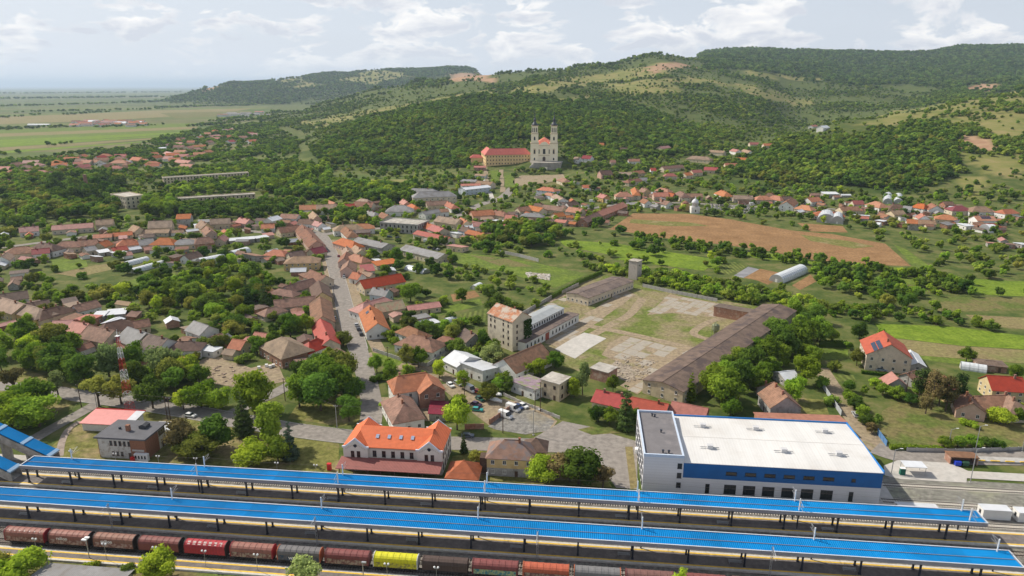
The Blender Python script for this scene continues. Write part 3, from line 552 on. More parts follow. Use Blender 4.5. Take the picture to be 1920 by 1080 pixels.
def canopy(label, a0, a1, b0, b1, posts, pb):
    t = rthing('platform_canopy', label, 'canopy', 0, 0, .0); bm = (b0 + b1) / 2; ze, zm = 6.32, 6.12
    mb = MB(); n = int((a1 - a0) / .5); V = []; Fc = []
    for i in range(n + 1):
        a = a0 + .15 + i * .5
        for da, dz in ((0, 0), (.14, .09), (.26, .09), (.40, 0)):
            for b, z in ((b0 + .15, ze), (bm, zm), (b1 - .15, ze)): V.append((min(a + da, a1 - .1), b, z + dz))
    m = len(V) // 3
    for k in range(m - 1): Fc += [(3 * k, 3 * k + 3, 3 * k + 4, 3 * k + 1), (3 * k + 1, 3 * k + 4, 3 * k + 5, 3 * k + 2)]
    mb.add(V, Fc).build('roof_sheet', BLUE, t)
    MB().box(a0 + .2, a1 - .2, b0 + .2, b1 - .2, 5.55, 5.95).build('soffit', FASC, t)
    TR = pm('pale_roof_trim', (.55, .58, .63), .5, .06, .5)
    for y0, y1 in ((b0, b0 + .15), (b1 - .15, b1)):
        MB().box(a0, a1, y0, y1, 5.45, 6.5).build('fascia', FASC, t); MB().box(a0 - .03, a1 + .03, y0 - .06, y1 + .06, 6.502, 6.57).build('edge_trim', TR, t)
    for x0, x1 in ((a0 + .001, a0 + .15), (a1 - .15, a1 - .001)):
        MB().box(x0, x1, b0 + .152, b1 - .152, 5.45, 6.5).build('fascia', FASC, t); MB().box(x0 - .05, x1 + .05, b0 + .22, b1 - .22, 6.503, 6.568).build('edge_trim', TR, t)
    MB().box(a0 + .3, a1 - .3, bm - .07, bm + .07, 6.24, 6.34).build('valley_gutter', pm('gutter_grey', (.22, .21, .22), .6, .1, 1), t)
    for a in posts:
        if a0 < a < a1:
            for b in pb: ob('post', post_me, t, (a, b, .55))
            ob('cross_beam', beam_me, t, (a, bm, .05))
    return t
canopy('long blue corrugated platform canopy nearer to the orange roofed station', -166.5, 107.2, 168.5, 174.3, POSTA, (169.1, 172.4))
canopy('long blue corrugated platform canopy nearer to the goods train', -232, 106.2, 150.9, 157.4, POSTB, (152.4, 155.7))
# catenary masts standing through the canopies
mast_me = MB().tube((0, 0, 5.2), (0, 0, 9.3), .2, 8, .15).mesh('mast_tube', WHITE); mbase_me = MB().tube((0, 0, 0), (0, 0, 5.2), .2, 8).mesh('mast_base', DSTEEL)
def arm_mesh(s):
    mb = MB().tube((0, 0, 8.9), (0, s * 3.0, 8.5), .05, 5).tube((0, 0, 7.5), (0, s * 2.8, 8.35), .05, 5).tube((0, 0, 7.4), (0, s * 3.2, 7.3), .04, 5).tube((0, s * .5, 7.4), (0, s * .5, 8.8), .07, 6)
    return mb.mesh('cantilever_arm', STEEL)
ARM = {1: arm_mesh(1), -1: arm_mesh(-1)}
MA = [-153.6, -110.9, -68.2, -25.5, 17.2, 59.9, 103.2]; ordn = ['first', 'second', 'third', 'fourth', 'fifth', 'sixth', 'seventh', 'eighth', 'ninth', 'tenth', 'eleventh', 'twelfth', 'thirteenth', 'fourteenth', 'fifteenth', 'sixteenth', 'seventeenth', 'eighteenth', 'nineteenth', 'twentieth', 'twenty-first', 'twenty-second', 'twenty-third', 'twenty-fourth', 'twenty-fifth', 'twenty-sixth', 'twenty-seventh', 'twenty-eighth', 'twenty-ninth', 'thirtieth']
for b, s, txt, st in ((173.9, 1, 'rear edge of the farther blue canopy', 0), (169.7, -1, 'front edge of the farther blue canopy', 1), (156.9, 1, 'rear edge of the nearer blue canopy', 1)):
    for k, a in enumerate(MA[st:]):
        t = rthing('catenary_mast', 'pale catenary mast, %s from left, through the %s' % (ordn[k], txt), 'mast', a, b, .55, 'catenary masts through the canopies')
        ob('mast_tube', mast_me, t); ob('mast_base', mbase_me, t); ob('cantilever_arm', ARM[s], t)
for k, a in enumerate((-124.6, -67.2, -9.3, 48)):
    t = rthing('catenary_mast', 'slim lattice catenary mast, %s from left, between goods train and nearer canopy' % ordn[k], 'mast', a, 149.9, .1, 'catenary masts beside the train')
    mb = MB()
    for i in range(9):
        z = i * .95
        mb.tube((-.2, 0, z), (.2, 0, z + .95), .03, 4).tube((.2, 0, z), (-.2, 0, z + .95), .03, 4)
    mb.tube((-.22, 0, 0), (-.18, 0, 8.6), .06, 5).tube((.22, 0, 0), (.18, 0, 8.6), .06, 5).build('lattice_post', STEEL, t); ob('cantilever_arm', ARM[-1], t, (0, 0, -.5))
wire_mat = pm('copper_wire', (.12, .10, .09), .6, .1, 1)
def wire(name, label, pts, r=.022, cat='wire', sag=0.0):
    mb = MB(); n = 10
    for k in range(len(pts) - 1):
        p, q = Vector(pts[k]), Vector(pts[k + 1]); prev = None
        for i in range(n + 1):
            f = i / n; c = p.lerp(q, f); c.z -= sag * 4 * f * (1 - f)
            if prev is not None: mb.tube(prev, c, r, 4)
            prev = c
    return tag(mb.build(name, wire_mat), label, cat)
for b, txt in ((177, 'track next to the station lawn'), (165, 'farther track between the canopies'), (160.3, 'nearer track between the canopies'), (147, 'free track beside the goods train')):
    wire('contact_wire', 'thin contact wire strung above the ' + txt, [R(a, b, 7.6) for a in [-260, -196.3] + MA + [146, 189]], .02, sag=.5)
# tracks
sl_me = MB().box(-.14, .14, -1.3, 1.3, .05, .24).mesh('sleeper', SLEEP)
def track(label, b, a0, a1, near=None):
    t = rthing('railway_track', label, 'track', 0, b)
    for s in (-.75, .75): MB().box(a0, a1, s - .04, s + .04, .22, .40).box(a0, a1, s - .07, s + .07, .20, .24).build('rail', RAILM, t)
    mb = MB(); a = a0
    while a < a1:
        if near and near[0] <= a <= near[1]: ob('sleeper', sl_me, t, (a, 0, 0))
        else: mb.box(a - .14, a + .14, -1.3, 1.3, .05, .24)
        a += .72
    if mb.v: tag(mb.build('sleepers', SLEEP if near else SLEEPD, t), kind='stuff')
track('siding track with pale sleepers next to the concrete pad', 195.6, 92, 320, (92, 150))
track('siding track with pale sleepers ending behind the white hall', 186.6, 88.5, 320, (88, 150))
track('track between the farther canopy and the station lawn', 177.1, -300, 320, (20, 150))
track('farther track running between the two blue canopies', 165.2, -300, 320)
track('nearer track running between the two blue canopies', 160.2, -300, 320)
track('free track between the nearer canopy and the goods train', 147.2, -300, 320)
track('track carrying the goods train', 142.75, -300, 320)
# goods wagons
UND = pm('wagon_underframe', (.035, .03, .028), .85, .2, 2)
wh_me = MB().tube((0, -.07, .46), (0, .07, .46), .46, 12).mesh('wheel', pm('wheel_steel', (.06, .05, .045), .6, .2, 3, metal=.3))
bog_me = MB().box(-1.3, 1.3, -1.0, -.85, .45, .85).box(-1.3, 1.3, .85, 1.0, .45, .85).box(-.3, .3, -1, 1, .5, .8).mesh('bogie', UND)
und_me = MB().box(-5.6, 5.6, -1.35, 1.35, .98, 1.24).box(-5.6, 5.6, -.4, .4, .7, .98)
for sx in (-1, 1):
    for sy in (-.88, .88): und_me.tube((sx * 5.6, sy, 1.06), (sx * 6.05, sy, 1.06), .09, 8).tube((sx * 6.02, sy, 1.06), (sx * 6.08, sy, 1.06), .24, 10)
und_me = und_me.mesh('underframe', UND)
def arch(w=1.45, z0=1.25, z1=3.05, top=4.25, n=7):
    p = [(-w, z0), (-w - .02, z1)]
    for i in range(1, n): t = math.pi * i / n; p.append((-w * math.cos(t), z1 + (top - z1) * math.sin(t) ** .8))
    return p + [(w + .02, z1), (w, z0)]
def hood_mesh(angular=False):
    mb = MB(); pr = arch() if not angular else [(-1.4, 1.25), (-1.42, 2.9), (-1.15, 3.7), (-.5, 4.1), (.5, 4.1), (1.15, 3.7), (1.42, 2.9), (1.4, 1.25)]
    xs = []; nh = 7 if not angular else 3
    for i in range(nh):
        x0 = -5.45 + 10.9 * i / nh; x1 = x0 + 10.9 / nh
        xs += [(x0 + .02, 1.0), (x0 + .22, 1.0), (x0 + .24, .975), (x1 - .03, .975)]
    V = [(x, y * k, 1.25 + (z - 1.25) * k) for x, k in xs for y, z in pr]; n = len(pr)
    Fc = [(r * n + i, r * n + i + 1, (r + 1) * n + i + 1, (r + 1) * n + i) for r in range(len(xs) - 1) for i in range(n - 1)]
    return mb.add(V, Fc).mesh('tarpaulin_hood', WALL['k'], smooth=False)
hood, hoodbox = hood_mesh(), hood_mesh(True)
end_me = MB().sweep(arch(1.5, 1.2, 3.05, 4.33), -.09, .09).mesh('end_wall', WALL['k'])
endbox_me = MB().sweep([(-1.42, 1.2), (-1.45, 2.9), (-1.17, 3.73), (-.5, 4.14), (.5, 4.14), (1.17, 3.73), (1.45, 2.9), (1.42, 1.2)], -.09, .09).mesh('end_wall', WALL['k'])
graf_me = MB().box(-5.2, 5.2, -.012, .012, 0, 1.35).mesh('graffiti', WALL['k'])
patch_me = MB().box(-.5, .5, -.45, .45, -.012, .012).mesh('pale_patch', WALL['k'])
def tarp(n, c): return pm('tarpaulin_' + n, c, .62, .10, .5, patch=(tuple(x * .72 for x in c), .55, .6), stripes=('X', .78, .10), spec=.35)
WG = [('brown', (.30, .125, .095), 'dred', 'faded brown tarpaulin wagon with white dots, leftmost of the goods train', 'dots'), ('brown', (.30, .125, .095), 'black', 'faded brown tarpaulin wagon with white lettering, second from left in the train', 'rail'),
 ('brown2', (.27, .13, .09), 'black', 'brown tarpaulin wagon with white lettering and graffiti, third from left', 'rail'), ('maroon', (.215, .07, .06), 'black', 'dark red brown wagon just left of the red and white topped wagon', ''),
 ('red', (.43, .04, .05), 'black', 'bright red wagon with white rectangles along its top', 'rect'), ('brown', (.30, .125, .095), 'dred', 'faded brown wagon with dark red end, left of the grey wagon', 'graf'),
 ('grey', (.16, .15, .15), 'orange', 'grey tarpaulin wagon with white letters on its side behind a bush', 'was'), ('maroon2', (.22, .065, .06), 'maroon', 'maroon wagon with pale graffiti directly left of the yellow wagon', 'graf'),
 ('yellow', (.63, .60, .02), 'white', 'bright yellow tarpaulin wagon in the goods train', 'graf2'), ('dark', (.085, .055, .045), 'dark', 'dark brown angular wagon in three segments right of the yellow wagon', 'box'),
 ('maroon2', (.22, .065, .06), 'maroon', 'maroon wagon with colourful graffiti between dark brown and orange wagons', 'graf3'), ('orange', (.47, .115, .06), 'orange', 'orange red tarpaulin wagon right of the colourful graffiti wagon', 'graf'),
 ('grey2', (.19, .185, .185), 'orange', 'grey tarpaulin wagon right of the orange red wagon', ''), ('brown3', (.20, .10, .085), 'maroon', 'brown wagon at the lower frame edge right of the grey wagon', ''), ('maroon', (.215, .07, .06), 'black', 'dark red wagon second from the right end of the visible train', ''), ('brown2', (.27, .13, .09), 'black', 'brown wagon at the right end of the visible train', '')]
ENDC = {'dred': (.28, .015, .025), 'black': (.03, .02, .02), 'orange': (.42, .12, .05), 'maroon': (.16, .05, .05), 'white': (.55, .55, .55), 'dark': (.08, .055, .045)}
GRAF = {'graf': ((.34, .27, .20), (.18, .08, .07)), 'graf2': ((.22, .21, .06), (.5, .48, .03)), 'graf3': ((.06, .20, .22), (.36, .40, .20)), 'rail': ((.40, .30, .26), (.22, .10, .08)), 'was': ((.03, .06, .10), (.10, .10, .11)), 'dots': ((.34, .24, .2), (.2, .09, .07))}
def lettering(txt, parent, loc, size):
    cu = bpy.data.curves.new('lettering', 'FONT'); cu.body = txt; cu.size = size; cu.extrude = .01; cu.offset = .02; cu.materials.append(WHITE)
    o = bpy.data.objects.new('lettering', cu); COL.objects.link(o); dg = bpy.context.evaluated_depsgraph_get(); me = bpy.data.meshes.new_from_object(o.evaluated_get(dg)); bpy.data.objects.remove(o)
    o = ob('lettering', me, parent, loc); o.rotation_euler = (math.pi / 2, 0, 0); return o
for k, (nm, c, e, lab, ex) in enumerate(WG):
    t = rthing('goods_wagon', lab, 'wagon', -142.9 + 12.38 * k, 142.75, .40, 'wagons of the goods train'); m = tarp(nm, c)
    ob('underframe', und_me, t)
    for sx in (-3.6, 3.6):
        bo = ob('bogie', bog_me, t, (sx, 0, 0))
        for wx in (-.9, .9):
            for wy in (-.75, .75): ob('wheel', wh_me, bo, (wx, wy, 0))
    h = ob('tarpaulin_hood', hoodbox if ex == 'box' else hood, t); setmat(h, m)
    for sx in (-5.52, 5.52): q = ob('end_wall', endbox_me if ex == 'box' else end_me, t, (sx, 0, 0)); setmat(q, pm('end_' + e, ENDC[e], .6, .15, 1))
    if ex in GRAF:
        g1, g2 = GRAF[ex]; q = ob('graffiti', graf_me, t, (0, -1.48, 1.3)); setmat(q, pm('graffiti_%d' % k, g2, .6, .3, .9, patch=(g1, 1.3, .5)))
    if ex == 'rail': lettering('railion', t, (-3.3, -1.512, 2.55), 1.25)
    if ex == 'was': lettering('wascosa', t, (-2.6, -1.512, 1.6), 1.5)
    if ex in ('rect', 'dots'):
        for i in range(7):
            q = ob('pale_patch', patch_me, t, (-4.2 + 1.4 * i, -.78 if ex == 'rect' else -.85, 3.99)); q.rotation_euler = (.58, 0, 0); q.scale = (.75, 1.0, 1) if ex == 'rect' else (.32, .3, 1); setmat(q, pm('faded_white', (.62, .52, .48), .7, .1, 2))
# lamps, benches, boards
def globe_lamp(label, a, b, h=4.2, z=0.05, grp='twin globe lamps'):
    t = rthing('globe_lamp', label, 'street lamp', a, b, z, grp); ob('pole', LP['pole'], t, (0, 0, 0), 0, (1, 1, h / 4.2))
    for s in (-.45, .45): ob('globe', LP['globe'], t, (s, 0, h + .1))
    return t
LP = {'pole': MB().tube((0, 0, 0), (0, 0, 4.2), .07, 6, .05).box(-.47, .47, -.03, .03, 4.1, 4.17).mesh('pole', STEEL),
 'globe': MB().lathe([(.08, -.05), (.24, .08), (.28, .22), (.22, .38), (.06, .46)], 8).mesh('globe', WHITE, True)}
for k, a in enumerate((-137, -118, -104.5, -91.5, -78, -64.8, -45, -32.8)):
    globe_lamp('twin globe lamp, %s from left, on the open side platform' % ordn[k], a, 138.2, 4.3, .55, 'twin globe lamps on the near platform')
for k, a in enumerate((-161, -146, -131.5, -119, -106, -92.5, -80)):
    globe_lamp('twin globe lamp, %s from left, along the station lawn' % ordn[k], a, 182.3, 3.6, .05, 'twin globe lamps along the station lawn')
bench_me = {'seat': MB().box(-1.6, 1.6, -.25, .2, .43, .49).mesh('seat', STEEL), 'back': MB().box(-1.6, 1.6, .2, .25, .55, .95).mesh('backrest', STEEL), 'leg': MB().box(-.04, .04, -.22, .22, 0, .43).mesh('leg', STEEL)}
for b, txt, cnt in ((169.6, 'farther', 9), (153.3, 'nearer', 9)):
    for k in range(cnt):
        t = rthing('bench', 'grey metal bench, %s from left, in shade under the %s blue canopy' % (ordn[k], txt), 'bench', -153.2 + 27.64 * k, b, .55, 'benches under the canopies')
        ob('seat', bench_me['seat'], t); ob('backrest', bench_me['back'], t)
        for x in (-1.3, 1.3): ob('leg', bench_me['leg'], t, (x, 0, 0))
t = rthing('floodlight_mast', 'white angled twin floodlight post on the open side platform', 'lamp', -122.8, 138.3, .55)
MB().tube((0, 0, 0), (0, 0, 5.2), .12, 8).build('pole', STEEL, t); MB().box(-1.1, .2, -.35, .35, 5.2, 5.5).box(-.2, 1.0, -.3, .3, 5.9, 6.15).tube((0, 0, 5.2), (.1, 0, 6), .08, 6).build('lamp_head', WHITE, t)
t = rthing('loudspeaker_post', 'grey post with slanted head beside the yellow wagon', 'post', -51, 138.2, .55); MB().tube((0, 0, 0), (0, 0, 4.4), .13, 8).build('pole', STEEL, t); MB().box(-.2, .9, -.25, .25, 4.4, 4.7).build('head', STEEL, t)
# stair towers with stepped blue roofs at the left edge
CONCW = pm('stair_wall_concrete', (.44, .41, .37), .9, .14, .6, patch=((.32, .29, .25), .4, .55))
def stair(label, a_end, b, nseg, slope=.47, base=.1):
    t = rthing('covered_stair', label, 'stair', a_end, b, 0); L = 8.2
    for k in range(nseg):
        x1 = -k * L; x0 = x1 - L; z1 = base + 3.3 + k * L * slope; z0 = z1 + L * slope
        r = MB(); r.add([(x0, -2.1, z0), (x1, -2.1, z1), (x1, 2.1, z1), (x0, 2.1, z0), (x0, -2.1, z0 - .25), (x1, -2.1, z1 - .25), (x1, 2.1, z1 - .25), (x0, 2.1, z0 - .25)], [(0, 1, 2, 3), (4, 7, 6, 5), (0, 4, 5, 1), (1, 5, 6, 2), (2, 6, 7, 3), (3, 7, 4, 0)]).build('roof', BLUE, t)
        MB().add([(x1 - .9, -2.2, z1 + .62), (x1 + .1, -2.2, z1 + .15), (x1 + .1, 2.2, z1 + .15), (x1 - .9, 2.2, z1 + .62), (x1 - .9, -2.2, z1 + .02), (x1 + .1, -2.2, z1 - .3), (x1 + .1, 2.2, z1 - .3), (x1 - .9, 2.2, z1 + .02)], [(0, 1, 2, 3), (4, 7, 6, 5), (0, 4, 5, 1), (1, 5, 6, 2), (2, 6, 7, 3), (3, 7, 4, 0)]).build('roof_step', pm('pale_blue_trim', (.30, .45, .62), .5, .06, 1), t)
        for s in (-1, 1):
            y0, y1 = sorted((s * 1.85, s * 2.0)); d = 2.1
            MB().add([(x0, y0, z0 - .7), (x1, y0, z1 - .7), (x1, y1, z1 - .7), (x0, y1, z0 - .7), (x0, y0, z0 - d - 1.5), (x1, y0, z1 - d - 1.5), (x1, y1, z1 - d - 1.5), (x0, y1, z0 - d - 1.5)], [(0, 1, 2, 3), (4, 7, 6, 5), (0, 4, 5, 1), (1, 5, 6, 2), (2, 6, 7, 3), (3, 7, 4, 0)]).build('side_wall', CONCW, t)
        MB().add([(x0, -1.8, z0 - 3.3), (x1, -1.8, z1 - 3.3), (x1, 1.8, z1 - 3.3), (x0, 1.8, z0 - 3.3), (x0, -1.8, z0 - 3.6), (x1, -1.8, z1 - 3.6), (x1, 1.8, z1 - 3.6), (x0, 1.8, z0 - 3.6)], [(0, 1, 2, 3), (4, 7, 6, 5), (0, 4, 5, 1), (1, 5, 6, 2), (2, 6, 7, 3), (3, 7, 4, 0)]).build('steps', CONC, t)
        if k: MB().box(x1 - .4, x1 + .4, -1.6, 1.6, 0, z1 - 3.6).build('pier', CONC, t)
stair('covered stair with stepped blue roof and concrete walls beside the station lawn', -166, 181.4, 5, base=.05)
stair('covered stair with stepped blue roof rising from the rear island platform', -170.5, 171, 5, base=.4)
# ================================================================ BUILDINGS
WCACHE = {}
def winmesh(w, h, fr='w', nx=2, ny=1):
    k = (round(w, 1), round(h, 1), fr, nx, ny)
    if k not in WCACHE:
        mb = MB(); f = .09; w_, h_ = k[0], k[1]
        mb.box(-w_ / 2, -w_ / 2 + f, -.06, .02, 0, h_, 0).box(w_ / 2 - f, w_ / 2, -.06, .02, 0, h_, 0).box(-w_ / 2 + f, w_ / 2 - f, -.06, .02, 0, f, 0).box(-w_ / 2 + f, w_ / 2 - f, -.06, .02, h_ - f, h_, 0)
        mb.add([(-w_ / 2 + f, -.02, f), (w_ / 2 - f, -.02, f), (w_ / 2 - f, -.02, h_ - f), (-w_ / 2 + f, -.02, h_ - f)], [(0, 1, 2, 3)], 1)
        for i in range(1, nx): x = -w_ / 2 + w_ * i / nx; mb.box(x - .035, x + .035, -.045, .0, f, h_ - f, 0)
        for i in range(1, ny): z = h_ * i / ny; mb.box(-w_ / 2 + f, w_ / 2 - f, -.044, .0, z - .035, z + .035, 0)
        mb.box(-w_ / 2 - .08, w_ / 2 + .08, -.14, .0, -.08, -.002, 0)
        WCACHE[k] = mb.mesh('window', [{'w': FRAME, 'b': DFRAME, 'd': DSTEEL}[fr], GLASS])
    return WCACHE[k]
door_me = MB().box(-.5, .5, -.05, .02, 0, 2.1).box(.32, .38, -.09, -.05, .95, 1.1).mesh('door', WOOD)
def put(root, me, x, y, z, th, name='window'): return ob(name, me, root, (x, y, z), th + math.pi / 2)
FOOT = []    # footprints (cx, cy, half length, half width, angle)
def roof_mesh(L, Wd, e, r, kind, ov=.45, th=.16):
    """roof body in local coordinates, ridge along x; e eave height, r rise"""
    mb = MB(); hl, hw = L / 2 + (ov if kind in 'ghk' else 0), Wd / 2 + ov; ze = e - r * ov / (Wd / 2); zr = e + r
    if kind == 'g':
        mb.sweep([(-hw, ze), (0, zr), (hw, ze), (hw, ze + th), (0, zr + th * 1.15), (-hw, ze + th)], -hl, hl); mb.box(-hl, hl, -.14, .14, zr + th * 1.1, zr + th * 1.1 + .1)
    elif kind in 'hk':
        q = min(Wd / 2 * (1.0 if kind == 'h' else .45), L / 2 - .2); xr = L / 2 - q
        for dz in (0, th):
            mb.v += [(-hl, -hw, ze + dz), (hl, -hw, ze + dz), (hl, hw, ze + dz), (-hl, hw, ze + dz), (-xr, 0, zr + dz), (xr, 0, zr + dz)]
        top = [(6, 7, 11, 10), (8, 9, 10, 11), (7, 8, 11), (9, 6, 10)]; bot = [(0, 4, 5, 1), (2, 5, 4, 3), (1, 5, 2), (3, 4, 0)]; rim = [(0, 1, 7, 6), (1, 2, 8, 7), (2, 3, 9, 8), (3, 0, 6, 9)]
        mb.f += top + bot + rim; mb.m += [0] * 12; mb.box(-xr, xr, -.14, .14, zr + th * .9, zr + th + .12)
    elif kind == 's':
        mb.sweep([(-hw, e), (hw, e + r), (hw, e + r + th), (-hw, e + th)], -L / 2 - ov, L / 2 + ov)
    elif kind == 'f':
        mb.box(-L / 2 - ov * .5, L / 2 + ov * .5, -hw + ov * .5, hw - ov * .5, e, e + .25)
    return mb
def wall_mesh(L, Wd, e, r, kind, base=-.6):
    mb = MB(); h = Wd / 2
    if kind == 'g': mb.sweep([(-h, base), (h, base), (h, e), (0, e + r - .02), (-h, e)], -L / 2, L / 2)
    elif kind == 's': mb.sweep([(-h, base), (h, base), (h, e + r - .02), (-h, e - .02)], -L / 2, L / 2)
    else: mb.box(-L / 2, L / 2, -h, h, base, e + .02)
    return mb
chim_me = MB().box(-.32, .32, -.32, .32, -1.2, 1.1).box(-.4, .4, -.4, .4, 1.1, 1.22).mesh('chimney', CHIM)
def windows(t, L, Wd, e, ang, cx, cy, z0=0.0, dens=3.4, fr='w', sides=None, arched=False, ww=1.1, wh=1.4, door=True, nx=2):
    n_st = 1 if e < 5.0 else (2 if e < 8.5 else 3); done = not door
    for th, length, off in ((-math.pi / 2, L, Wd / 2), (math.pi / 2, L, Wd / 2), (0, Wd, L / 2), (math.pi, Wd, L / 2)):
        wth = th + ang; face = math.cos(wth) * -cx + math.sin(wth) * -cy
        if face < -.12 * math.hypot(cx, cy): continue
        n = max(1, int(length / dens)); step = length / n
        for s in range(n_st):
            zz = z0 + (e / n_st) * s + min(1.0, e / n_st * .3); hh = min(wh, e / n_st - 1.3)
            if hh < .5: continue
            for i in range(n):
                u = -length / 2 + step * (i + .5); x, y = math.cos(th) * off - math.sin(th) * u, math.sin(th) * off + math.cos(th) * u
                if s == 0 and not done and i == n // 2 and length > 6: put(t, door_me, x, y, z0, th, 'door'); done = True; continue
                put(t, winmesh(ww, hh, fr, nx), x, y, zz, th)
def house_at(cx, cy, zb, ang, L, Wd, e, r, kind, roof, wall, label, name='house', cat='house', win=True, chim=1, group=None, fr='w', deep=False, dens=3.4):
    if math.sin(ang) < 0: ang += math.pi
    t = thing(name, label, cat, (cx, cy, zb), ang, group)
    wall_mesh(L, Wd, e, r, kind, -5 if deep else -.6).build('wall', WALL[wall] if isinstance(wall, str) else wall, t)
    ro = roof_mesh(L, Wd, e, r, kind).build('roof', ROOF[roof] if isinstance(roof, str) else roof, t)
    for k in range(chim):
        x = (-.28 if k == 0 else .25) * L * (.6 if kind in 'h' else 1); ob('chimney', chim_me, ro, (x, .6, e + r * (1 - .6 / (Wd / 2)) + .5), 0)
    if win: windows(t, L, Wd, e, ang, cx, cy, fr=fr, dens=dens)
    FOOT.append((cx, cy, L / 2, Wd / 2, ang)); return t
def house_px(x1, y1, x2, y2, Wd, e, r, kind, roof, wall, label, **kw):
    """ridge ends seen in the photograph -> position, length and bearing on the ground"""
    zr = e + r
    a = PT(x1, y1, zr); zb = max(0.0, a[2] - zr) if a[1] > 640 else 0.0
    if zb > 0.3 or a[1] > 640:
        m = PT((x1 + x2) / 2, (y1 + y2) / 2, zr); zb = m[2] - zr
        A, B = P(x1, y1, zb + zr), P(x2, y2, zb + zr)
    else: A, B = P(x1, y1, zr), P(x2, y2, zr)
    d = B - A; L = math.hypot(d[0], d[1])
    if kind == 'h': L += Wd * .9
    if kind == 'k': L += Wd * .4
    c = (A + B) / 2; L = max(L, Wd * .75)
    return house_at(c[0], c[1], zb, math.atan2(d[1], d[0]), L, Wd, e, r, kind, roof, wall, label, deep=zb > .5, **kw)
# ---------------------------------------------------------------- white hall with office block
def hall():
    t = rthing('industrial_hall', 'large white flat roofed hall with blue band and grey roofed office block', 'hall', 0, 0)
    HW = pm('white_cladding', (.66, .665, .70), .55, .03, .2, stripes=('Z', .9, .06)); HB = pm('blue_cladding', (.012, .11, .33), .5, .06, .3)
    HR = pm('white_roof_membrane', (.66, .65, .63), .6, .04, .12, patch=((.59, .57, .54), .06, .54), bands=(0, 3.72, .035), stripes=('X', .9, .05)); TRIM = pm('blue_trim', (.02, .19, .52), .5, .05, 1); OTR = pm('pale_parapet', (.52, .60, .72), .5, .05, 1)
    MB().box(31.2, 87, 185, 215, 0, 5.1).build('wall', HW, t); MB().box(31.2, 87, 184.97, 215.03, 5.1, 9.95).build('blue_band', HB, t)
    rf = MB(); rf.sweep([(184.9, 9.95), (215.1, 9.95), (215.1, 10.1), (200, 10.75), (184.9, 10.1)], 31.25, 86.98)
    for i in range(60): None
    rf = rf.build('roof', HR, t)
    seam = MB()
    for i in range(1, 15):
        x = 31.2 + i * 3.72; seam.add([(x - .05, 185.2, 10.12), (x + .05, 185.2, 10.12), (x + .05, 200, 10.78), (x - .05, 200, 10.78), (x + .05, 214.8, 10.12), (x - .05, 214.8, 10.12)], [(0, 1, 2, 3), (3, 2, 4, 5)])
    seam.box(31.4, 86.9, 199.85, 200.15, 10.72, 10.8); seam.build('roof_seam', pm('seam_grey', (.60, .58, .55), .7, .08, .5), rf)
    MB().box(87.0, 87.25, 184.9, 215.2, 9.6, 10.75).build('edge_trim', TRIM, t); MB().box(31.3, 87.24, 215.12, 215.35, 9.6, 10.6).build('edge_trim', TRIM, t)
    MB().box(19.6, 31.18, 184.95, 214, 0, 11.4).build('office_wall', HW, t); MB().box(20, 30.8, 185.4, 213.6, 11.2, 11.62).build('office_roof', pm('dark_membrane', (.17, .16, .165), .85, .1, .3, patch=((.22, .2, .2), .15, .6)), t)
    for x0, x1, y0, y1 in ((19.55, 20.0, 184.9, 214.05), (30.8, 31.22, 184.9, 214.05), (20.0, 30.8, 184.9, 185.35), (20.0, 30.8, 213.6, 214.05)): MB().box(x0, x1, y0, y1, 11.41, 12.3).build('parapet', OTR, t)
    for k in range(6):
        x = 45 + 5.46 * k; put(t, winmesh(3.4, 3.0, 'd', 4, 3), x, 184.98, .5, -math.pi / 2); put(t, winmesh(3.1, 1.1, 'd', 4, 1), x, 184.95, 6.7, -math.pi / 2)
    for x in (38.5, 79.1): put(t, winmesh(1.2, 3.0, 'd', 1, 3), x, 184.98, .4, -math.pi / 2)
    put(t, winmesh(1.1, 1.0, 'd', 1, 1), 79.2, 184.95, 6.7, -math.pi / 2)
    for z in (1.7, 4.9, 8.0): put(t, winmesh(1.3, 1.7, 'd', 1, 2), 30.1, 184.93, z, -math.pi / 2)
    for i in range(8):
        for z in (1.2, 4.6, 8.0): put(t, winmesh(1.9, 1.8, 'd', 2, 1), 19.58, 187 + i * 3.4, z, math.pi)
    vent = MB().box(-.8, .8, -.6, .6, 0, 1.2).box(-.9, .9, -.7, .7, 1.2, 1.32).mesh('vent_box', pm('vent_grey', (.55, .55, .56), .5, .06, 2)); pipe = MB().tube((-2.8, -.5, .25), (2.8, -.5, .25), .07, 5).tube((-2.8, .5, .25), (2.8, .5, .25), .07, 5).mesh('vent_pipe', STEEL)
    for a, b in ((40, 207.3), (56.5, 207.2), (77.9, 207.6), (40, 193.6), (61.7, 193.6), (77.4, 193.3)):
        v = ob('roof_vent', vent, t, (a, b, 10.35)); ob('vent_pipe', pipe, v)
    for a, b in ((25, 210.5), (26, 200), (25.3, 187.3), (27, 187.2), (24.2, 211)): MB().tube((a, b, 11.6), (a, b, 12.4), .22, 8).box(a - .35, a + .35, b - .35, b + .35, 12.4, 12.55).build('roof_cowl', DSTEEL, t)
    MB().box(18.6, 19.5, 203, 204.6, 2.0, 3.5).build('air_conditioner', WHITE, t)
    rpoly('pavement', [(86, 181.5), (92, 181.6), (93, 198), (88, 216), (87.3, 216)], 'pale', .06)
    FOOT.append((*R(53, 200)[:2], 35, 17, RA))
hall()
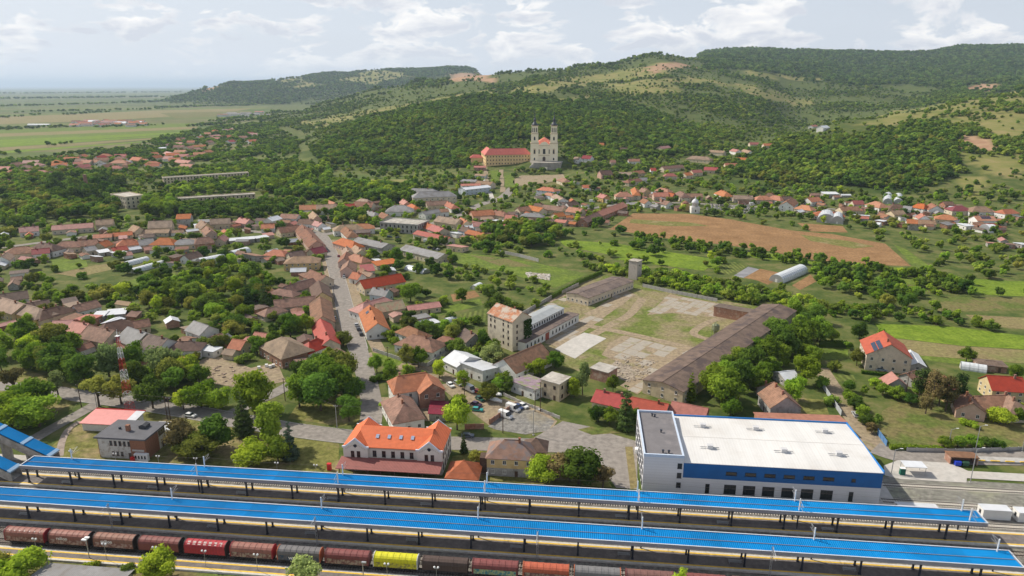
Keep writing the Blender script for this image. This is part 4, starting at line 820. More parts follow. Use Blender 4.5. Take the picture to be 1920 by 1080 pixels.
# ---------------------------------------------------------------- station
def station():
    t = rthing('station_building', 'white railway station with bright orange roof and two cross gables', 'station', 0, 0)
    SW = pm('station_plaster', (.66, .62, .56), .9, .04, .5); SO = pm('station_orange_tiles', (.70, .165, .06), .6, .07, .6, stripes=('Y', .42, .22), bump=.5, patch=((.70, .145, .05), .25, .6)); COP = pm('coping_white', (.62, .65, .72), .6, .05, 1)
    SO2 = pm('station_orange_tiles_cross', (.70, .165, .06), .6, .07, .6, stripes=('X', .42, .22), bump=.5)
    a0, a1, b0, b1 = -72.6, -41.4, 187.0, 202.0; e, g = 8.0, 3.6; gw = 7.8
    MB().box(a0 + gw, a1 - gw, b0 + .9, b1 - .9, 0, e).build('wall', SW, t)
    bm = (b0 + b1) / 2
    for x0, x1 in ((a0, a0 + gw), (a1 - gw, a1)):
        xm = (x0 + x1) / 2; MB().sweep([(x0, 0), (x1, 0), (x1, e), (xm, e + 2.6), (x0, e)], b0, b1, axis='y').build('gable_wall', SW, t)
        rf = MB(); rf.sweep([(x0 - .3, e - .1), (xm, e + 2.7), (x1 + .3, e - .1), (x1 + .3, e + .1), (xm, e + 2.95), (x0 - .3, e + .1)], b0 + .35, b1 - .35, axis='y'); rf.build('gable_roof', SO2, t)
        for y0 in (b0 - .12, b1 - .3):
            MB().sweep([(x0 - .35, e - .15), (x0 + .5, e - .15), (xm, e + 2.75), (x1 - .5, e - .15), (x1 + .35, e - .15), (x1 + .35, e + .42), (x1 - .6, e + .42), (xm, e + 3.3), (x0 + .6, e + .42), (x0 - .35, e + .42)], y0, y0 + .42, axis='y').build('gable_coping', COP, t)
        d = MB().box(-.5, .5, -.06, .02, -.5, .5).build('diamond_vent', DSTEEL, t, (xm, b0, e + .6)); d.rotation_euler = (0, math.pi / 4, 0)
        for dx in (-.95, .95): put(t, winmesh(1.15, 2.1, 'b', 2, 2), xm + dx, b0, 4.7, -math.pi / 2)
        for k in range(13):
            xx = x0 + .9 + k * (gw - 1.8) / 12; MB().box(xx - .1, xx + .1, b0 - .08, b0 + .02, e - .9 + (2.3 * (1 - abs(xx - xm) / (gw / 2))) - .3, e - .55 + (2.3 * (1 - abs(xx - xm) / (gw / 2))) - .3).build('frieze_tooth', pm('frieze_beige', (.5, .45, .38), .9, .05, 1), t)
    ro = MB(); ro.sweep([(b0 + .4, e - .12), (bm, e + g), (b1 - .4, e - .12), (b1 - .4, e + .08), (bm, e + g + .22), (b0 + .4, e + .08)], a0 + gw * .5, a1 - gw * .5); ro = ro.build('roof', SO, t)
    MB().box(a0 + gw + .05, a1 - gw - .05, b0 + .78, b0 + .88, e - .75, e - .25).build('frieze', pm('frieze_beige', (.5, .45, .38), .9, .05, 1), t)
    for k in range(4):
        y = b0 + 4.0; z = e + g * (y - b0) / (bm - b0) + .22; s = MB().box(-.5, .5, -.7, .7, 0, .1).build('skylight', pm('skylight_glass', (.30, .36, .48), .1, .1, 1, spec=.8), ro, (-62.6 + 3.75 * k + 0, y, z)); s.rotation_euler = (math.atan2(g, bm - b0), 0, 0)
    for k in range(5): put(t, winmesh(1.2, 2.1, 'b', 2, 2), -62.9 + 2.95 * k, b0 + .9, 4.7, -math.pi / 2)
    for k in range(5): put(t, winmesh(1.1, 2.0, 'b', 2, 2), a1, b0 + 2.2 + 2.7 * k, 4.7, 0); put(t, winmesh(1.1, 2.2, 'b', 2, 2), a1, b0 + 2.2 + 2.7 * k, .9, 0)
    CR = pm('dark_red_canopy_roof', (.30, .105, .09), .6, .08, .5, stripes=('X', .45, .28), bump=.5)
    MB().sweep([(181.4, 3.6), (187.2, 4.5), (187.2, 4.68), (181.4, 3.78)], a0 - .8, a1 + .4).build('porch_roof', CR, t)
    for k in range(8): MB().box(a0 + .2 + k * 4.3, a0 + .4 + k * 4.3, 181.9, 182.1, 0, 3.65).build('porch_post', DFRAME, t)
    for k in range(7): put(t, winmesh(1.3, 2.3, 'b', 2, 2), a0 + 3 + 4.2 * k, b0, .4, -math.pi / 2)
    FOOT.append((*R(-57, 192)[:2], 18, 12, RA))
station()
# ---------------------------------------------------------------- brick signal building
def signal():
    t = rthing('signal_building', 'two storey white and brick flat roofed signal building with brick chimney', 'building', 0, 0)
    a0, a1, b0, b1 = -154.0, -137.9, 186.0, 197.0; e = 7.2; WP = pm('stained_white_panels', (.56, .54, .50), .9, .08, .5, patch=((.36, .32, .27), .7, .57)); BR = pm('orange_brick', (.31, .145, .085), .9, .12, 2, stripes=('Z', .3, .15))
    MB().box(a0, a1 - 5.2, b0, b1, 0, e).build('wall', WP, t); MB().box(a1 - 5.2, a1, b0 - .05, b0 + 7, 0, e).build('brick_corner', BR, t); MB().box(a1 - 5.2, a1 - .05, b0 + 7, b1, 0, e).build('side_wall', WP, t); MB().box(a0 - .12, a0, b0 - .05, b1, 0, e).build('brick_edge', BR, t)
    ro = MB(); ro.box(a0 - .8, a1 + .8, b0 - .8, b1 + .7, e + .01, e + .35).box(a0 - .72, a1 + .72, b0 - .72, b1 + .62, e + .35, e + .5); ro = ro.build('roof', pm('dark_grey_felt', (.115, .115, .125), .9, .1, .4), t)
    MB().box(-146.8, -145.6, 190, 191, e + .5, e + 2.6).build('chimney', CHIM, ro); MB().sweep([(-143.6, e + .5), (-141.2, e + .5), (-141.2, e + 1.5), (-142.4, e + 2.0), (-143.6, e + 1.5)], 192, 194.6, axis='y').build('roof_hatch', pm('hatch_dark', (.06, .06, .065), .6, .1, 1), ro); MB().box(-150, -149.4, 191, 191.6, e + .5, e + 1.2).build('roof_hatch', DSTEEL, ro)
    for k in range(5): put(t, winmesh(.95, 1.7, 'b', 1, 1), -149.6 + 1.55 * k, b0, 4.6, -math.pi / 2)
    for k in range(3): put(t, winmesh(.95, 1.5, 'b', 1, 1), -149.3 + 1.5 * k, b0, 1.0, -math.pi / 2)
    put(t, door_me, -143.6, b0, .1, -math.pi / 2, 'door'); MB().box(a1 - 3.6, a1 + .9, b0 - 1.2, b0 - .051, 0, 2.6).build('glazed_bay', WHITE, t)
    for k in range(4): put(t, winmesh(.8, 1.3, 'w', 1, 1), a1 - 3.0 + 1.05 * k, b0 - 1.2, .9, -math.pi / 2)
    for k in range(3): put(t, winmesh(1.0, 1.8, 'b', 1, 1), a1 - .05, b0 + 7.8 + 1.2 * k, 4.6, 0)
    MB().box(a1 - 4.6, a1 - .6, b0 - .2, b0 - .06, 3.0, 3.6).build('name_board', pm('faded_sign', (.55, .53, .5), .8, .1, 2), t)
    put(t, door_me, a1 - .05, b0 + 9, 0, 0, 'door'); FOOT.append((*R(-146, 191.5)[:2], 9, 7, RA))
    t2 = rthing('kiosk', 'red box kiosk in front of the signal building', 'kiosk', -141.6, 184.1, .05); MB().box(-.5, .5, -.4, .4, 0, 1.7).build('body', pm('signal_red', (.55, .02, .02), .5, .1, 1), t2); MB().box(-.55, .55, -.45, .45, 1.7, 1.85).build('lid', pm('signal_red', (.5, .02, .02)), t2)
    t3 = rthing('kiosk', 'red box kiosk at the left end of the orange roofed station', 'kiosk', -77.3, 186.3, .05); MB().box(-.6, .6, -.5, .5, 0, 2.1).build('body', MATS['signal_red'], t3); MB().box(-.65, .65, -.55, .55, 2.1, 2.25).build('lid', MATS['signal_red'], t3)
    t4 = rthing('garage', 'low white garage with pale red ribbed roof behind the signal building', 'garage', -163.5, 206.5, 0); MB().box(-9, 8.6, -4, 4, 0, 3).build('wall', WALL['w'], t4)
    MB().sweep([(-4.6, 2.9), (4.4, 4.1), (4.4, 4.3), (-4.6, 3.1)], -9.6, 6.0).build('roof', pm('pale_red_ribbed', (.66, .24, .22), .5, .06, .5, stripes=('X', .5, .18)), t4); MB().sweep([(-4.6, 2.9), (4.4, 4.1), (4.4, 4.3), (-4.6, 3.1)], 6.0, 9.4).build('roof_end_sheet', ROOF['W'], t4); MB().box(-9.6, 9.4, 4.4, 4.6, 3.9, 4.5).build('ridge_trim', MATS['signal_red'], t4)
    for k in range(3): MB().box(-7 + k * 4, -4.4 + k * 4, -4.06, -4.0, 0, 2.4).build('garage_door', FRAME, t4)
    FOOT.append((*R(-163.5, 206.5)[:2], 10, 5, RA))
    t5 = rthing('shed', 'small pale flat roofed shed behind the right end of the signal building', 'shed', -142, 203.5, 0); MB().box(-4, 4, -2.6, 2.6, 0, 2.8).build('wall', WALL['w'], t5); MB().box(-4.3, 4.3, -2.9, 2.9, 2.81, 3.0).build('roof', ROOF['W'], t5); put(t5, door_me, 2, -2.6, 0, -math.pi / 2, 'door'); FOOT.append((*R(-142, 203.5)[:2], 5, 3, RA))
signal()
# ---------------------------------------------------------------- lattice mast
def lattice():
    p = P(245, 776); Hh = 30.5; t = thing('lattice_mast', 'tall red and white lattice radio mast beside the front road', 'mast', p, RA)
    RED, WHT = pm('mast_red', (.50, .03, .03), .5, .1, 1), WHITE; nb = 7
    for k in range(nb):
        mb = MB(); z0, z1 = Hh * k / nb, Hh * (k + 1) / nb
        for i in range(2):
            zz0, zz1 = z0 + (z1 - z0) * i / 2, z0 + (z1 - z0) * (i + 1) / 2; w0, w1 = 1.25 - .85 * zz0 / Hh, 1.25 - .85 * zz1 / Hh
            cs = [(-1, -1), (1, -1), (1, 1), (-1, 1)]
            for j in range(4):
                c, d = cs[j], cs[(j + 1) % 4]; mb.tube((c[0] * w0, c[1] * w0, zz0), (c[0] * w1, c[1] * w1, zz1), .05, 5); mb.tube((c[0] * w0, c[1] * w0, zz0), (d[0] * w1, d[1] * w1, zz1), .024, 4); mb.tube((d[0] * w0, d[1] * w0, zz0), (c[0] * w1, c[1] * w1, zz1), .024, 4); mb.tube((c[0] * w1, c[1] * w1, zz1), (d[0] * w1, d[1] * w1, zz1), .04, 4)
        mb.build('red_section' if k % 2 == 0 else 'white_section', RED if k % 2 == 0 else WHT, t)
    MB().box(-.7, .7, -.7, .7, Hh, Hh + .1).tube((0, 0, Hh), (0, 0, Hh + 2.5), .05, 5).tube((.5, .5, Hh - 2), (.5, .5, Hh + 1.4), .09, 5).tube((-.5, .5, Hh - 2), (-.5, .5, Hh + 1.4), .09, 5).build('antenna', WHT, t)
    MB().box(-1.9, 1.9, -1.9, 1.9, -.3, .25).build('foundation', CONC, t)
lattice()
# ---------------------------------------------------------------- mill and factory
def onto(cx, cy, ang):
    c, s = math.cos(ang), math.sin(ang); return lambda x, y: (cx + x * c - y * s, cy + x * s + y * c)
def mill():
    A, B = P(914, 640), P(962, 660); ang = math.atan2(B[1] - A[1], B[0] - A[0]); L, Wd, e = 17.5, 11.5, 14.2
    c, s = math.cos(ang), math.sin(ang); mid = (A + B) / 2; cx, cy = mid[0] - s * Wd / 2, mid[1] + c * Wd / 2
    t = thing('mill_building', 'tall cream abandoned mill with rusty gable roof beside the yard', 'mill', (cx, cy, 0), ang)
    wall_mesh(L, Wd, e, 3.6, 'g').build('wall', pm('mill_plaster', (.56, .50, .385), .9, .08, .35, patch=((.40, .36, .28), .3, .6)), t)
    roof_mesh(L, Wd, e, 3.6, 'g', .35).build('roof', pm('rusty_sheet', (.40, .17, .085), .8, .25, .5, patch=((.45, .38, .31), .28, .5), stripes=('X', .8, .18)), t)
    for z in (2.2, 5.2, 8.2, 11.0):
        for x in (-6.5, -3.6, 2.4, 5.8):
            if z < 6 and x < 0: continue
            put(t, winmesh(.95, 1.3, 'b', 1, 1), x, -Wd / 2, z, -math.pi / 2)
        for y in (-3,): put(t, winmesh(.95, 1.4, 'b', 1, 1), L / 2, y, z, 0)
    for x in (-6.5, -3.6, 2.4, 5.8): put(t, winmesh(.6, .6, 'b', 1, 1), x, -Wd / 2, 13.1, -math.pi / 2)
    ob('chimney', chim_me, t, (1, 2.5, e + 2.4)); FOOT.append((cx, cy, L / 2, Wd / 2, ang))
    # ivy climbing its right flank
    iv = MB(); rr = random.Random(3)
    for k in range(420):
        y = 1.0 + rr.random() * 4.6; z = rr.random() ** .8 * 13.5; s_ = .25 + rr.random() * .3; n = rr.random() * 6.28; iv.add([(L / 2 + .15 + rr.random() * .4, y + s_ * math.cos(n + q), z + s_ * math.sin(n + q)) for q in (0, 1.57, 3.14, 4.71)], [(0, 1, 2, 3)])
    iv.build('ivy', leafmat('ivy_leaves', (.025, .055, .012), (.06, .11, .02)), t)
    # two storey factory wing with arched upper windows: runs away from the mill at the yard's angle
    ya = math.radians(52); p0, p1 = P(985, 660, 0), P(1085, 604, 0); d = p1 - p0; ya = math.atan2(d[1], d[0]); L2 = math.hypot(d[0], d[1]); f = onto((p0[0] + p1[0]) / 2, (p0[1] + p1[1]) / 2, ya)
    c2 = f(0, 5.5); t = thing('factory_wing', 'long white factory wing with stepped grey roof and rows of dark arched windows', 'factory', (c2[0], c2[1], 0), ya)
    MB().box(-L2 / 2, L2 / 2, -5.5, 1, 0, 4.3).build('lower_wall', WALL['w'], t); MB().box(-L2 / 2 - .2, L2 / 2 + .2, -5.9, 1.0, 4.31, 4.55).build('lower_roof', ROOF['F'], t)
    MB().box(-L2 / 2, L2 / 2 - 4, 1, 10, 0, 7.2).build('upper_wall', WALL['w'], t); MB().sweep([(.7, 7.21), (10.3, 7.21), (10.3, 7.45), (5.5, 8.2), (.7, 7.45)], -L2 / 2 - .2, L2 / 2 - 3.8).build('upper_roof', pm('grey_green_sheet', (.30, .32, .33), .7, .08, .3, patch=((.42, .41, .37), .12, .6)), t)
    am = MB(); pr = [(-.5, 0), (.5, 0), (.5, 1.1), (.35, 1.5), (0, 1.68), (-.35, 1.5), (-.5, 1.1)]; am.sweep(pr, -.04, .02, axis='y'); arch_me = am.mesh('arched_window', GLASS)
    n = int((L2 - 5) / 2.3)
    for k in range(n): ob('arched_window', arch_me, t, (-L2 / 2 + 2 + k * 2.3, .97, 4.95), 0)
    for k in range(int(L2 / 3.2)):
        x = -L2 / 2 + 1.8 + k * 3.2
        if abs(x + L2 * .12) < 2: continue
        o = ob('arched_window', arch_me, t, (x, -5.53, 1.2), 0); o.scale = (1.0, 1, 1.15)
    MB().box(-L2 * .12 - 1.6, -L2 * .12 + 1.6, -5.6, -5.5, 0, 3.6).build('red_gate', pm('rust_red_gate', (.28, .07, .045), .7, .2, 1), t); FOOT.append((c2[0], c2[1], L2 / 2, 8, ya))
mill()
YA = math.radians(52.0)
house_px(1082, 551, 1168, 520, 15, 4.6, 1.0, 'g', 'F', 'c', 'long cream shed with dark low roof and small windows by the water tower', name='shed', cat='shed', chim=0, dens=3.0)
house_px(1243, 716, 1462, 571, 17, 5.6, 1.6, 'g', 'F', 'c', 'very long derelict shed with dark patched roof along the yard', name='shed', cat='shed', chim=0, dens=5)
house_px(1345, 570, 1425, 584, 10, 4.2, 1.2, 's', 'F', 'k', 'open rusty roofed lean-to at the far side of the yard', name='open_shed', cat='shed', chim=0, win=False)
def water_tower():
    p = P(1190, 522); t = thing('water_tower', 'plain square pale concrete water tower at the yard corner', 'tower', p, YA)
    MB().box(-3, 3, -3, 3, 0, 11.5).build('shaft', pm('pale_pink_render', (.46, .40, .36), .9, .1, .4, patch=((.36, .31, .27), .4, .57)), t); MB().box(-3.3, 3.3, -3.3, 3.3, 11.51, 11.9).build('cap', ROOF['C'], t); put(t, winmesh(.7, .9, 'b', 1, 1), 0, -3, 8.5, -math.pi / 2); FOOT.append((p[0], p[1], 3, 3, YA))
    p = P(1340, 637); t = thing('grain_silo', 'small rusty green hopper silo on a steel frame by the long shed', 'silo', p, YA); GM = pm('faded_green_steel', (.20, .22, .13), .7, .2, 1)
    for sx in (-1.3, 1.3):
        for sy in (-1.3, 1.3): MB().tube((sx, sy, 0), (sx, sy, 7), .1, 5).build('leg', GM, t)
    mb = MB(); mb.lathe([(.3, 3.2), (1.7, 5.2), (1.7, 7.4), (.3, 8.2)], 10); mb.build('hopper', GM, t); mb = MB()
    for z in (0, 2.3): mb.tube((-1.3, -1.3, z), (1.3, -1.3, z + 2.3), .05, 4).tube((1.3, -1.3, z), (1.3, 1.3, z + 2.3), .05, 4).tube((1.3, 1.3, z), (-1.3, 1.3, z + 2.3), .05, 4).tube((-1.3, 1.3, z), (-1.3, -1.3, z + 2.3), .05, 4)
    mb.tube((-1.6, 0, 0), (-1.6, 0, 8.5), .18, 6).tube((-1.6, 0, 8.5), (0, 0, 8.9), .18, 6).build('brace', GM, t)
water_tower()
# ---------------------------------------------------------------- pilgrimage church with monastery
def church():
    base = PT(1020, 303); fx, fy = base[0], base[1]; z0 = float(height(fx, fy + 6)[0]); k = fy / 1000.0
    ang = math.radians(-3); t = thing('pilgrimage_church', 'white twin towered baroque church with dark spires above the town', 'church', (fx, fy, z0), ang)
    CW = pm('church_plaster', (.90, .80, .60), .85, .04, .2); CY = pm('church_trim_ochre', (.58, .46, .30), .85, .06, .3); SP = pm('dark_copper_spire', (.055, .06, .07), .5, .15, 1); CR = pm('church_red_tiles', (.52, .15, .09), .7, .12, .3)
    w = 40.0 * k / 1.03; hw = w / 2; tw = 11.5
    MB().box(-hw + tw * .6, hw - tw * .6, 1, 16, -12, 21).build('facade', CW, t); MB().box(-hw + 3, hw - 3, 14, 58, -12, 19).build('nave_wall', CW, t)
    ro = roof_mesh(48, w - 5, 19, 11, 'h', .6).build('nave_roof', CR, t, (0, 36, 0), math.pi / 2)
    MB().sweep([(-9, 20.5), (9, 20.5), (9, 22), (6, 23), (3.5, 25.5), (0, 26.6), (-3.5, 25.5), (-6, 23), (-9, 22)], .6, 2.2, axis='y').build('facade_gable', CW, t)
    for s in (-1, 1):
        cx = s * (hw - tw / 2); q = MB().box(cx - tw / 2, cx + tw / 2, 0, tw, -12, 24).build('tower', CW, t); h2 = 10.0 / 2
        MB().box(cx - tw / 2 - .5, cx + tw / 2 + .5, -.5, tw + .5, 24.01, 25).build('cornice', CY, q)
        MB().box(cx - h2, cx + h2, tw / 2 - h2, tw / 2 + h2, 25, 37).build('belfry', CW, q); MB().box(cx - h2 - .4, cx + h2 + .4, tw / 2 - h2 - .4, tw / 2 + h2 + .4, 37.01, 37.9).build('cornice', CY, q)
        MB().box(cx - 4.3, cx + 4.3, tw / 2 - 4.3, tw / 2 + 4.3, 37.9, 47.5).build('upper_belfry', CW, q); MB().box(cx - 5, cx + 5, tw / 2 - 5, tw / 2 + 5, 47.51, 48.5).build('cornice', CY, q)
        MB().lathe([(4.6, 48.5), (4.4, 50), (3.0, 51.6), (1.7, 53.4), (1.5, 54.6), (2.3, 55.6), (2.1, 57), (.9, 58.2), (.65, 60.5), (.3, 66), (.05, 68.5)], 12, cx, tw / 2).build('spire', SP, q, smooth=True)
        MB().box(cx - .12, cx + .12, tw / 2 - .12, tw / 2 + .12, 68, 72).box(cx - .9, cx + .9, tw / 2 - .1, tw / 2 + .1, 70, 70.3).build('cross', SP, q)
        am = MB().sweep([(-1.1, 0), (1.1, 0), (1.1, 3.6), (.6, 4.6), (0, 5), (-.6, 4.6), (-1.1, 3.6)], -.1, .05, axis='y').mesh('arched_window', GLASS)
        ob('arched_window', am, q, (cx, tw / 2 - h2 - .02, 28.5)); 
        for dx in (-2.6, 0, 2.6): o = ob('louvre', am, q, (cx + dx, tw / 2 - 4.33, 39.4)); o.scale = (.62, 1, 1.35)
        for side in (-1, 1):
            o = ob('arched_window', am, q, (cx + side * (h2 + .02), tw / 2, 28.5), side * math.pi / 2); o = ob('louvre', am, q, (cx + side * 4.33, tw / 2, 39.4), side * math.pi / 2); o.scale = (1, 1, 1.3)
        for z, sc in ((1, .7), (10, 1.15)):
            o = ob('arched_window', am, q, (cx, -.03, z)); o.scale = (.9, 1, sc)
        MB().box(cx - 1.6, cx + 1.6, -.06, -.02, 9.3, 17).build('window_surround', CY, q)
        for x in (cx - tw / 2 + .6, cx + tw / 2 - .6): MB().box(x - .55, x + .55, -.35, 0, 0, 23).build('pilaster', CW, q)
    for x in (-7.5, 7.5): o = MB().box(-1, 1, .9, 1.02, 0, 6).build('window', GLASS, t, (x, 0, 9.8))
    for x in (-10, -4.5, 4.5, 10): MB().box(x - .5, x + .5, .6, 1, 0, 20.6).build('pilaster', CW, t)
    MB().box(-1.8, 1.8, .85, 1.02, 9.5, 16.5).build('window', GLASS, t); MB().sweep([(-2, 0), (2, 0), (2, 4.5), (0, 6.3), (-2, 4.5)], .8, 1.05, axis='y').build('portal', WOOD, t)
    for z in (7.4, 20.9): MB().box(-hw + tw, hw - tw, .45, 1, z, z + .7).build('cornice', CY, t)
    FOOT.append((fx, fy + 28, 32, hw + 3, math.pi / 2))
    # terrace with stairs and gate
    TW = pm('terrace_stone', (.34, .31, .27), .9, .15, .4, patch=((.24, .22, .19), .2, .55)); t2 = thing('church_terrace', 'grey stone terrace with arched gate and side stairs below the church', 'terrace', (fx + 1, fy - 12, z0 - 15), ang)
    MB().prism([(-16, -9), (9, -12), (22, -8), (25, 13), (-22, 13)], -3, 14.8).build('retaining_wall', TW, t2); MB().sweep([(-2.2, 0), (2.2, 0), (2.2, 5), (0, 7.2), (-2.2, 5)], -11.7, -11.3, axis='y').build('gate', DSTEEL, t2); MB().box(-3.2, 3.2, -11.45, -10.5, 0, 9).build('gate_surround', CW, t2)
    for s in range(12): MB().box(-32 + s * 1.4, -30.6 + s * 1.4, -8, -1, -3, .3 + s * 1.2).build('step', CONC, t2)
    FOOT.append((fx, fy - 14, 28, 14, 0))
    # monastery
    m0, m1 = PT(908, 310), PT(990, 303); zb = z0 - 7.0; MY = pm('monastery_yellow', (.70, .50, .25), .9, .07, .25); MR = pm('monastery_red_roof', (.50, .13, .10), .65, .1, .3)
    cx = (fx - hw - 33.5); t3 = thing('monastery', 'yellow three storey monastery wing with red hipped roof left of the church', 'monastery', (cx, fy + 9, zb), ang + math.radians(13))
    MB().box(-31, 33, -7, 7, -5, 16).build('wall', MY, t3); MB().box(-31, -17, 7, 42, -5, 16).build('side_wall', MY, t3); roof_mesh(66, 14, 16, 7.5, 'h', .7).build('roof', MR, t3, (1, 0, 0)); roof_mesh(44, 14, 15.98, 7.4, 'h', .7).build('side_roof', MR, t3, (-24, 20, 0), math.pi / 2)
    MB().box(-48, -31, 24, 34, -5, 9).build('annex_wall', MY, t3); roof_mesh(19, 10, 9, 4, 'h').build('annex_roof', MR, t3, (-40, 29, 0))
    wm = winmesh(1.4, 1.7, 'b', 1, 1)
    for r in range(3):
        for i in range(15): put(t3, wm, -28.5 + i * 4.2, -7, 2.4 + r * 4.9, -math.pi / 2)
        for i in range(9): put(t3, wm, -31, -4 + i * 5, 2.4 + r * 4.9, math.pi)
    for x in (-20, -8, 5, 18): ob('chimney', chim_me, t3, (x, 1.5, 22), 0, (1.5, 1.5, 1.5))
    FOOT.append((cx, fy + 12, 36, 20, 0)); FOOT.append((cx - 30, fy + 30, 16, 12, 0))
church()
# ---------------------------------------------------------------- ruined barracks
def slabblock(label, corners, hgt, name='barracks', wallm='c', roofm='C', nst=3, par=.9):
    """flat roofed block: two ends of the front roof edge as seen, and depth"""
    (x1, y1), (x2, y2), depth = corners; A, B = P(x1, y1, hgt), P(x2, y2, hgt); d = B - A; L = math.hypot(d[0], d[1]); ang = math.atan2(d[1], d[0]); s, c = math.sin(ang), math.cos(ang)
    mid = (A + B) / 2; cx, cy = mid[0] - s * depth / 2, mid[1] + c * depth / 2; t = thing(name, label, 'building', (cx, cy, 0), ang)
    MB().box(-L / 2, L / 2, -depth / 2, depth / 2, 0, hgt - par).build('wall', WALL[wallm], t); MB().box(-L / 2 - .3, L / 2 + .3, -depth / 2 - .3, depth / 2 + .3, hgt - par + .01, hgt - par + .25).build('roof', ROOF[roofm], t)
    for x0, x1_, y0, y1_ in ((-L / 2 - .3, L / 2 + .3, -depth / 2 - .3, -depth / 2 + .1), (-L / 2 - .3, L / 2 + .3, depth / 2 - .1, depth / 2 + .3), (-L / 2 - .3, -L / 2 + .1, -depth / 2 + .1, depth / 2 - .1), (L / 2 - .1, L / 2 + .3, -depth / 2 + .1, depth / 2 - .1)): MB().box(x0, x1_, y0, y1_, hgt - par + .26, hgt).build('parapet', WALL[wallm], t)
    windows(t, L, depth, hgt - par, ang, cx, cy, dens=3.6, fr='b', ww=1.3, wh=2.0, nx=1, door=False); FOOT.append((cx, cy, L / 2, depth / 2, ang)); return t
slabblock('square derelict barracks block with broken parapet left of the tree row', ((235, 369), (270, 365), 34), 12)
slabblock('long derelict barracks with flat roof behind the dark tree row', ((318, 373), (478, 363), 11), 10)
slabblock('rear derelict barracks with tall window bays in the park', ((306, 333), (466, 323), 11), 11)
slabblock('unfinished two storey concrete block with flat roof by the red shed', ((712, 416), (783, 421), 22), 8.2, wallm='g', name='concrete_block')
def kiln():
    p = PT(166, 372); t = thing('brick_chimney_stack', 'tall red brick chimney stack among the conifers on the left', 'chimney', p); MB().lathe([(2.4, -1), (1.9, 12), (1.6, 24), (1.8, 24.1), (1.8, 25)], 10).build('shaft', CHIM, t); MB().lathe([(2.9, -1), (2.9, 3), (2.5, 3.2)], 10).build('plinth', CHIM, t)
kiln()
# ================================================================ HOUSES (ridge ends, width, eave, rise, form, roof, wall[, own label])
RW = {'O': 'orange', 'R': 'bright red', 'P': 'pale red', 'B': 'brown', 'T': 'tan', 'D': 'dark brown', 'G': 'grey', 'W': 'pale metal', 'M': 'maroon', 'F': 'dark', 'C': 'concrete', 'K': 'mossy orange', 'U': 'mossy purple'}
ROOF['U'] = pm('mossy_purple_sheet', (.27, .20, .235), .9, .2, .5, patch=((.22, .235, .13), .3, .52))
WW = {'w': 'white', 'c': 'cream', 'y': 'yellow', 'k': 'brick', 'g': 'grey', 'b': 'pale blue', 'p': 'pink'}
KW = {'g': 'gabled', 'h': 'hipped', 'k': 'half-hipped', 's': 'lean-to', 'f': 'flat-roofed'}
CL = []
CL.append(('up the left side of the main street', 'y', 'houses left of the main street', [
 (526, 631, 543, 640, 15, 4.6, 4.2, 'h', 'T', 'k'), (601, 598, 618, 636, 9, 4, 3, 'g', 'R', 'c'), (598, 634, 578, 642, 9, 3.8, 3, 'h', 'R', 'w'), (600, 556, 605, 593, 11, 4, 3.6, 'g', 'B', 'c'),
 (514, 563, 590, 555, 9, 3.6, 3.2, 'g', 'B', 'c'), (597, 526, 604, 548, 10, 4.2, 3.6, 'g', 'D', 'y'), (534, 537, 586, 522, 9, 3.8, 3, 'g', 'B', 'g'), (582, 506, 611, 517, 10, 4, 3.4, 'g', 'B', 'c'),
 (550, 481, 583, 480, 12, 5, 3.2, 'h', 'T', 'y'), (540, 474, 566, 470, 9, 4, 2.6, 'g', 'D', 'c'), (582, 467, 605, 462, 9, 3.6, 3, 'g', 'M', 'c'), (511, 468, 529, 469, 10, 3.4, 3, 'h', 'O', 'c'),
 (566, 421, 594, 452, 12, 4.2, 4, 'g', 'B', 'p'), (521, 427, 560, 422, 11, 4, 3.4, 'g', 'B', 'c'), (521, 541, 548, 545, 8, 3, 2.2, 'h', 'B', 'c'), (500, 579, 520, 574, 8, 3, 2.4, 'h', 'B', 'c'), (437, 636, 460, 639, 8, 3.2, 2.8, 'g', 'O', 'c'), (461, 473, 487, 478, 7, 2.8, 1.4, 's', 'B', 'g')]))
CL.append(('up the right side of the main street', 'y', 'houses right of the main street', [
 (693, 572, 708, 606, 11, 4.2, 3.8, 'g', 'O', 'w'), (704, 570, 753, 562, 9.5, 4, 3.2, 'g', 'K', 'c'), (680, 569, 722, 557, 11, 4, 3.4, 'h', 'P', 'w'), (763, 574, 822, 566, 7.5, 3, 1.6, 'g', 'P', 'c'),
 (675, 526, 751, 513, 11.5, 4.2, 3.6, 'g', 'R', 'c'), (700, 539, 729, 543, 8, 4, 2.8, 'g', 'G', 'b'), (662, 510, 678, 513, 7.5, 3.4, 2.8, 'g', 'O', 'w'), (677, 500, 700, 498, 8.5, 3.6, 2.4, 's', 'R', 'w'),
 (702, 493, 741, 487, 8, 3, 1.2, 's', 'O', 'c'), (655, 488, 651, 499, 9, 4, 3.2, 'g', 'B', 'p'), (663, 476, 681, 481, 8.5, 4.4, 3, 'h', 'O', 'y'), (650, 472, 645, 484, 8, 3.8, 3, 'g', 'B', 'p'),
 (666, 460, 678, 468, 9, 4, 3.2, 'g', 'T', 'c'), (651, 462, 655, 470, 8, 3.8, 3, 'g', 'T', 'c'), (641, 446, 665, 453, 10.5, 4, 3.6, 'h', 'O', 'p'), (637, 422, 668, 420, 12, 4.4, 3.4, 'h', 'T', 'w'), (668, 420, 690, 419, 11, 4.4, 3.2, 'h', 'O', 'w'), (648, 425, 660, 436, 9, 4.2, 3, 'h', 'B', 'w')]))
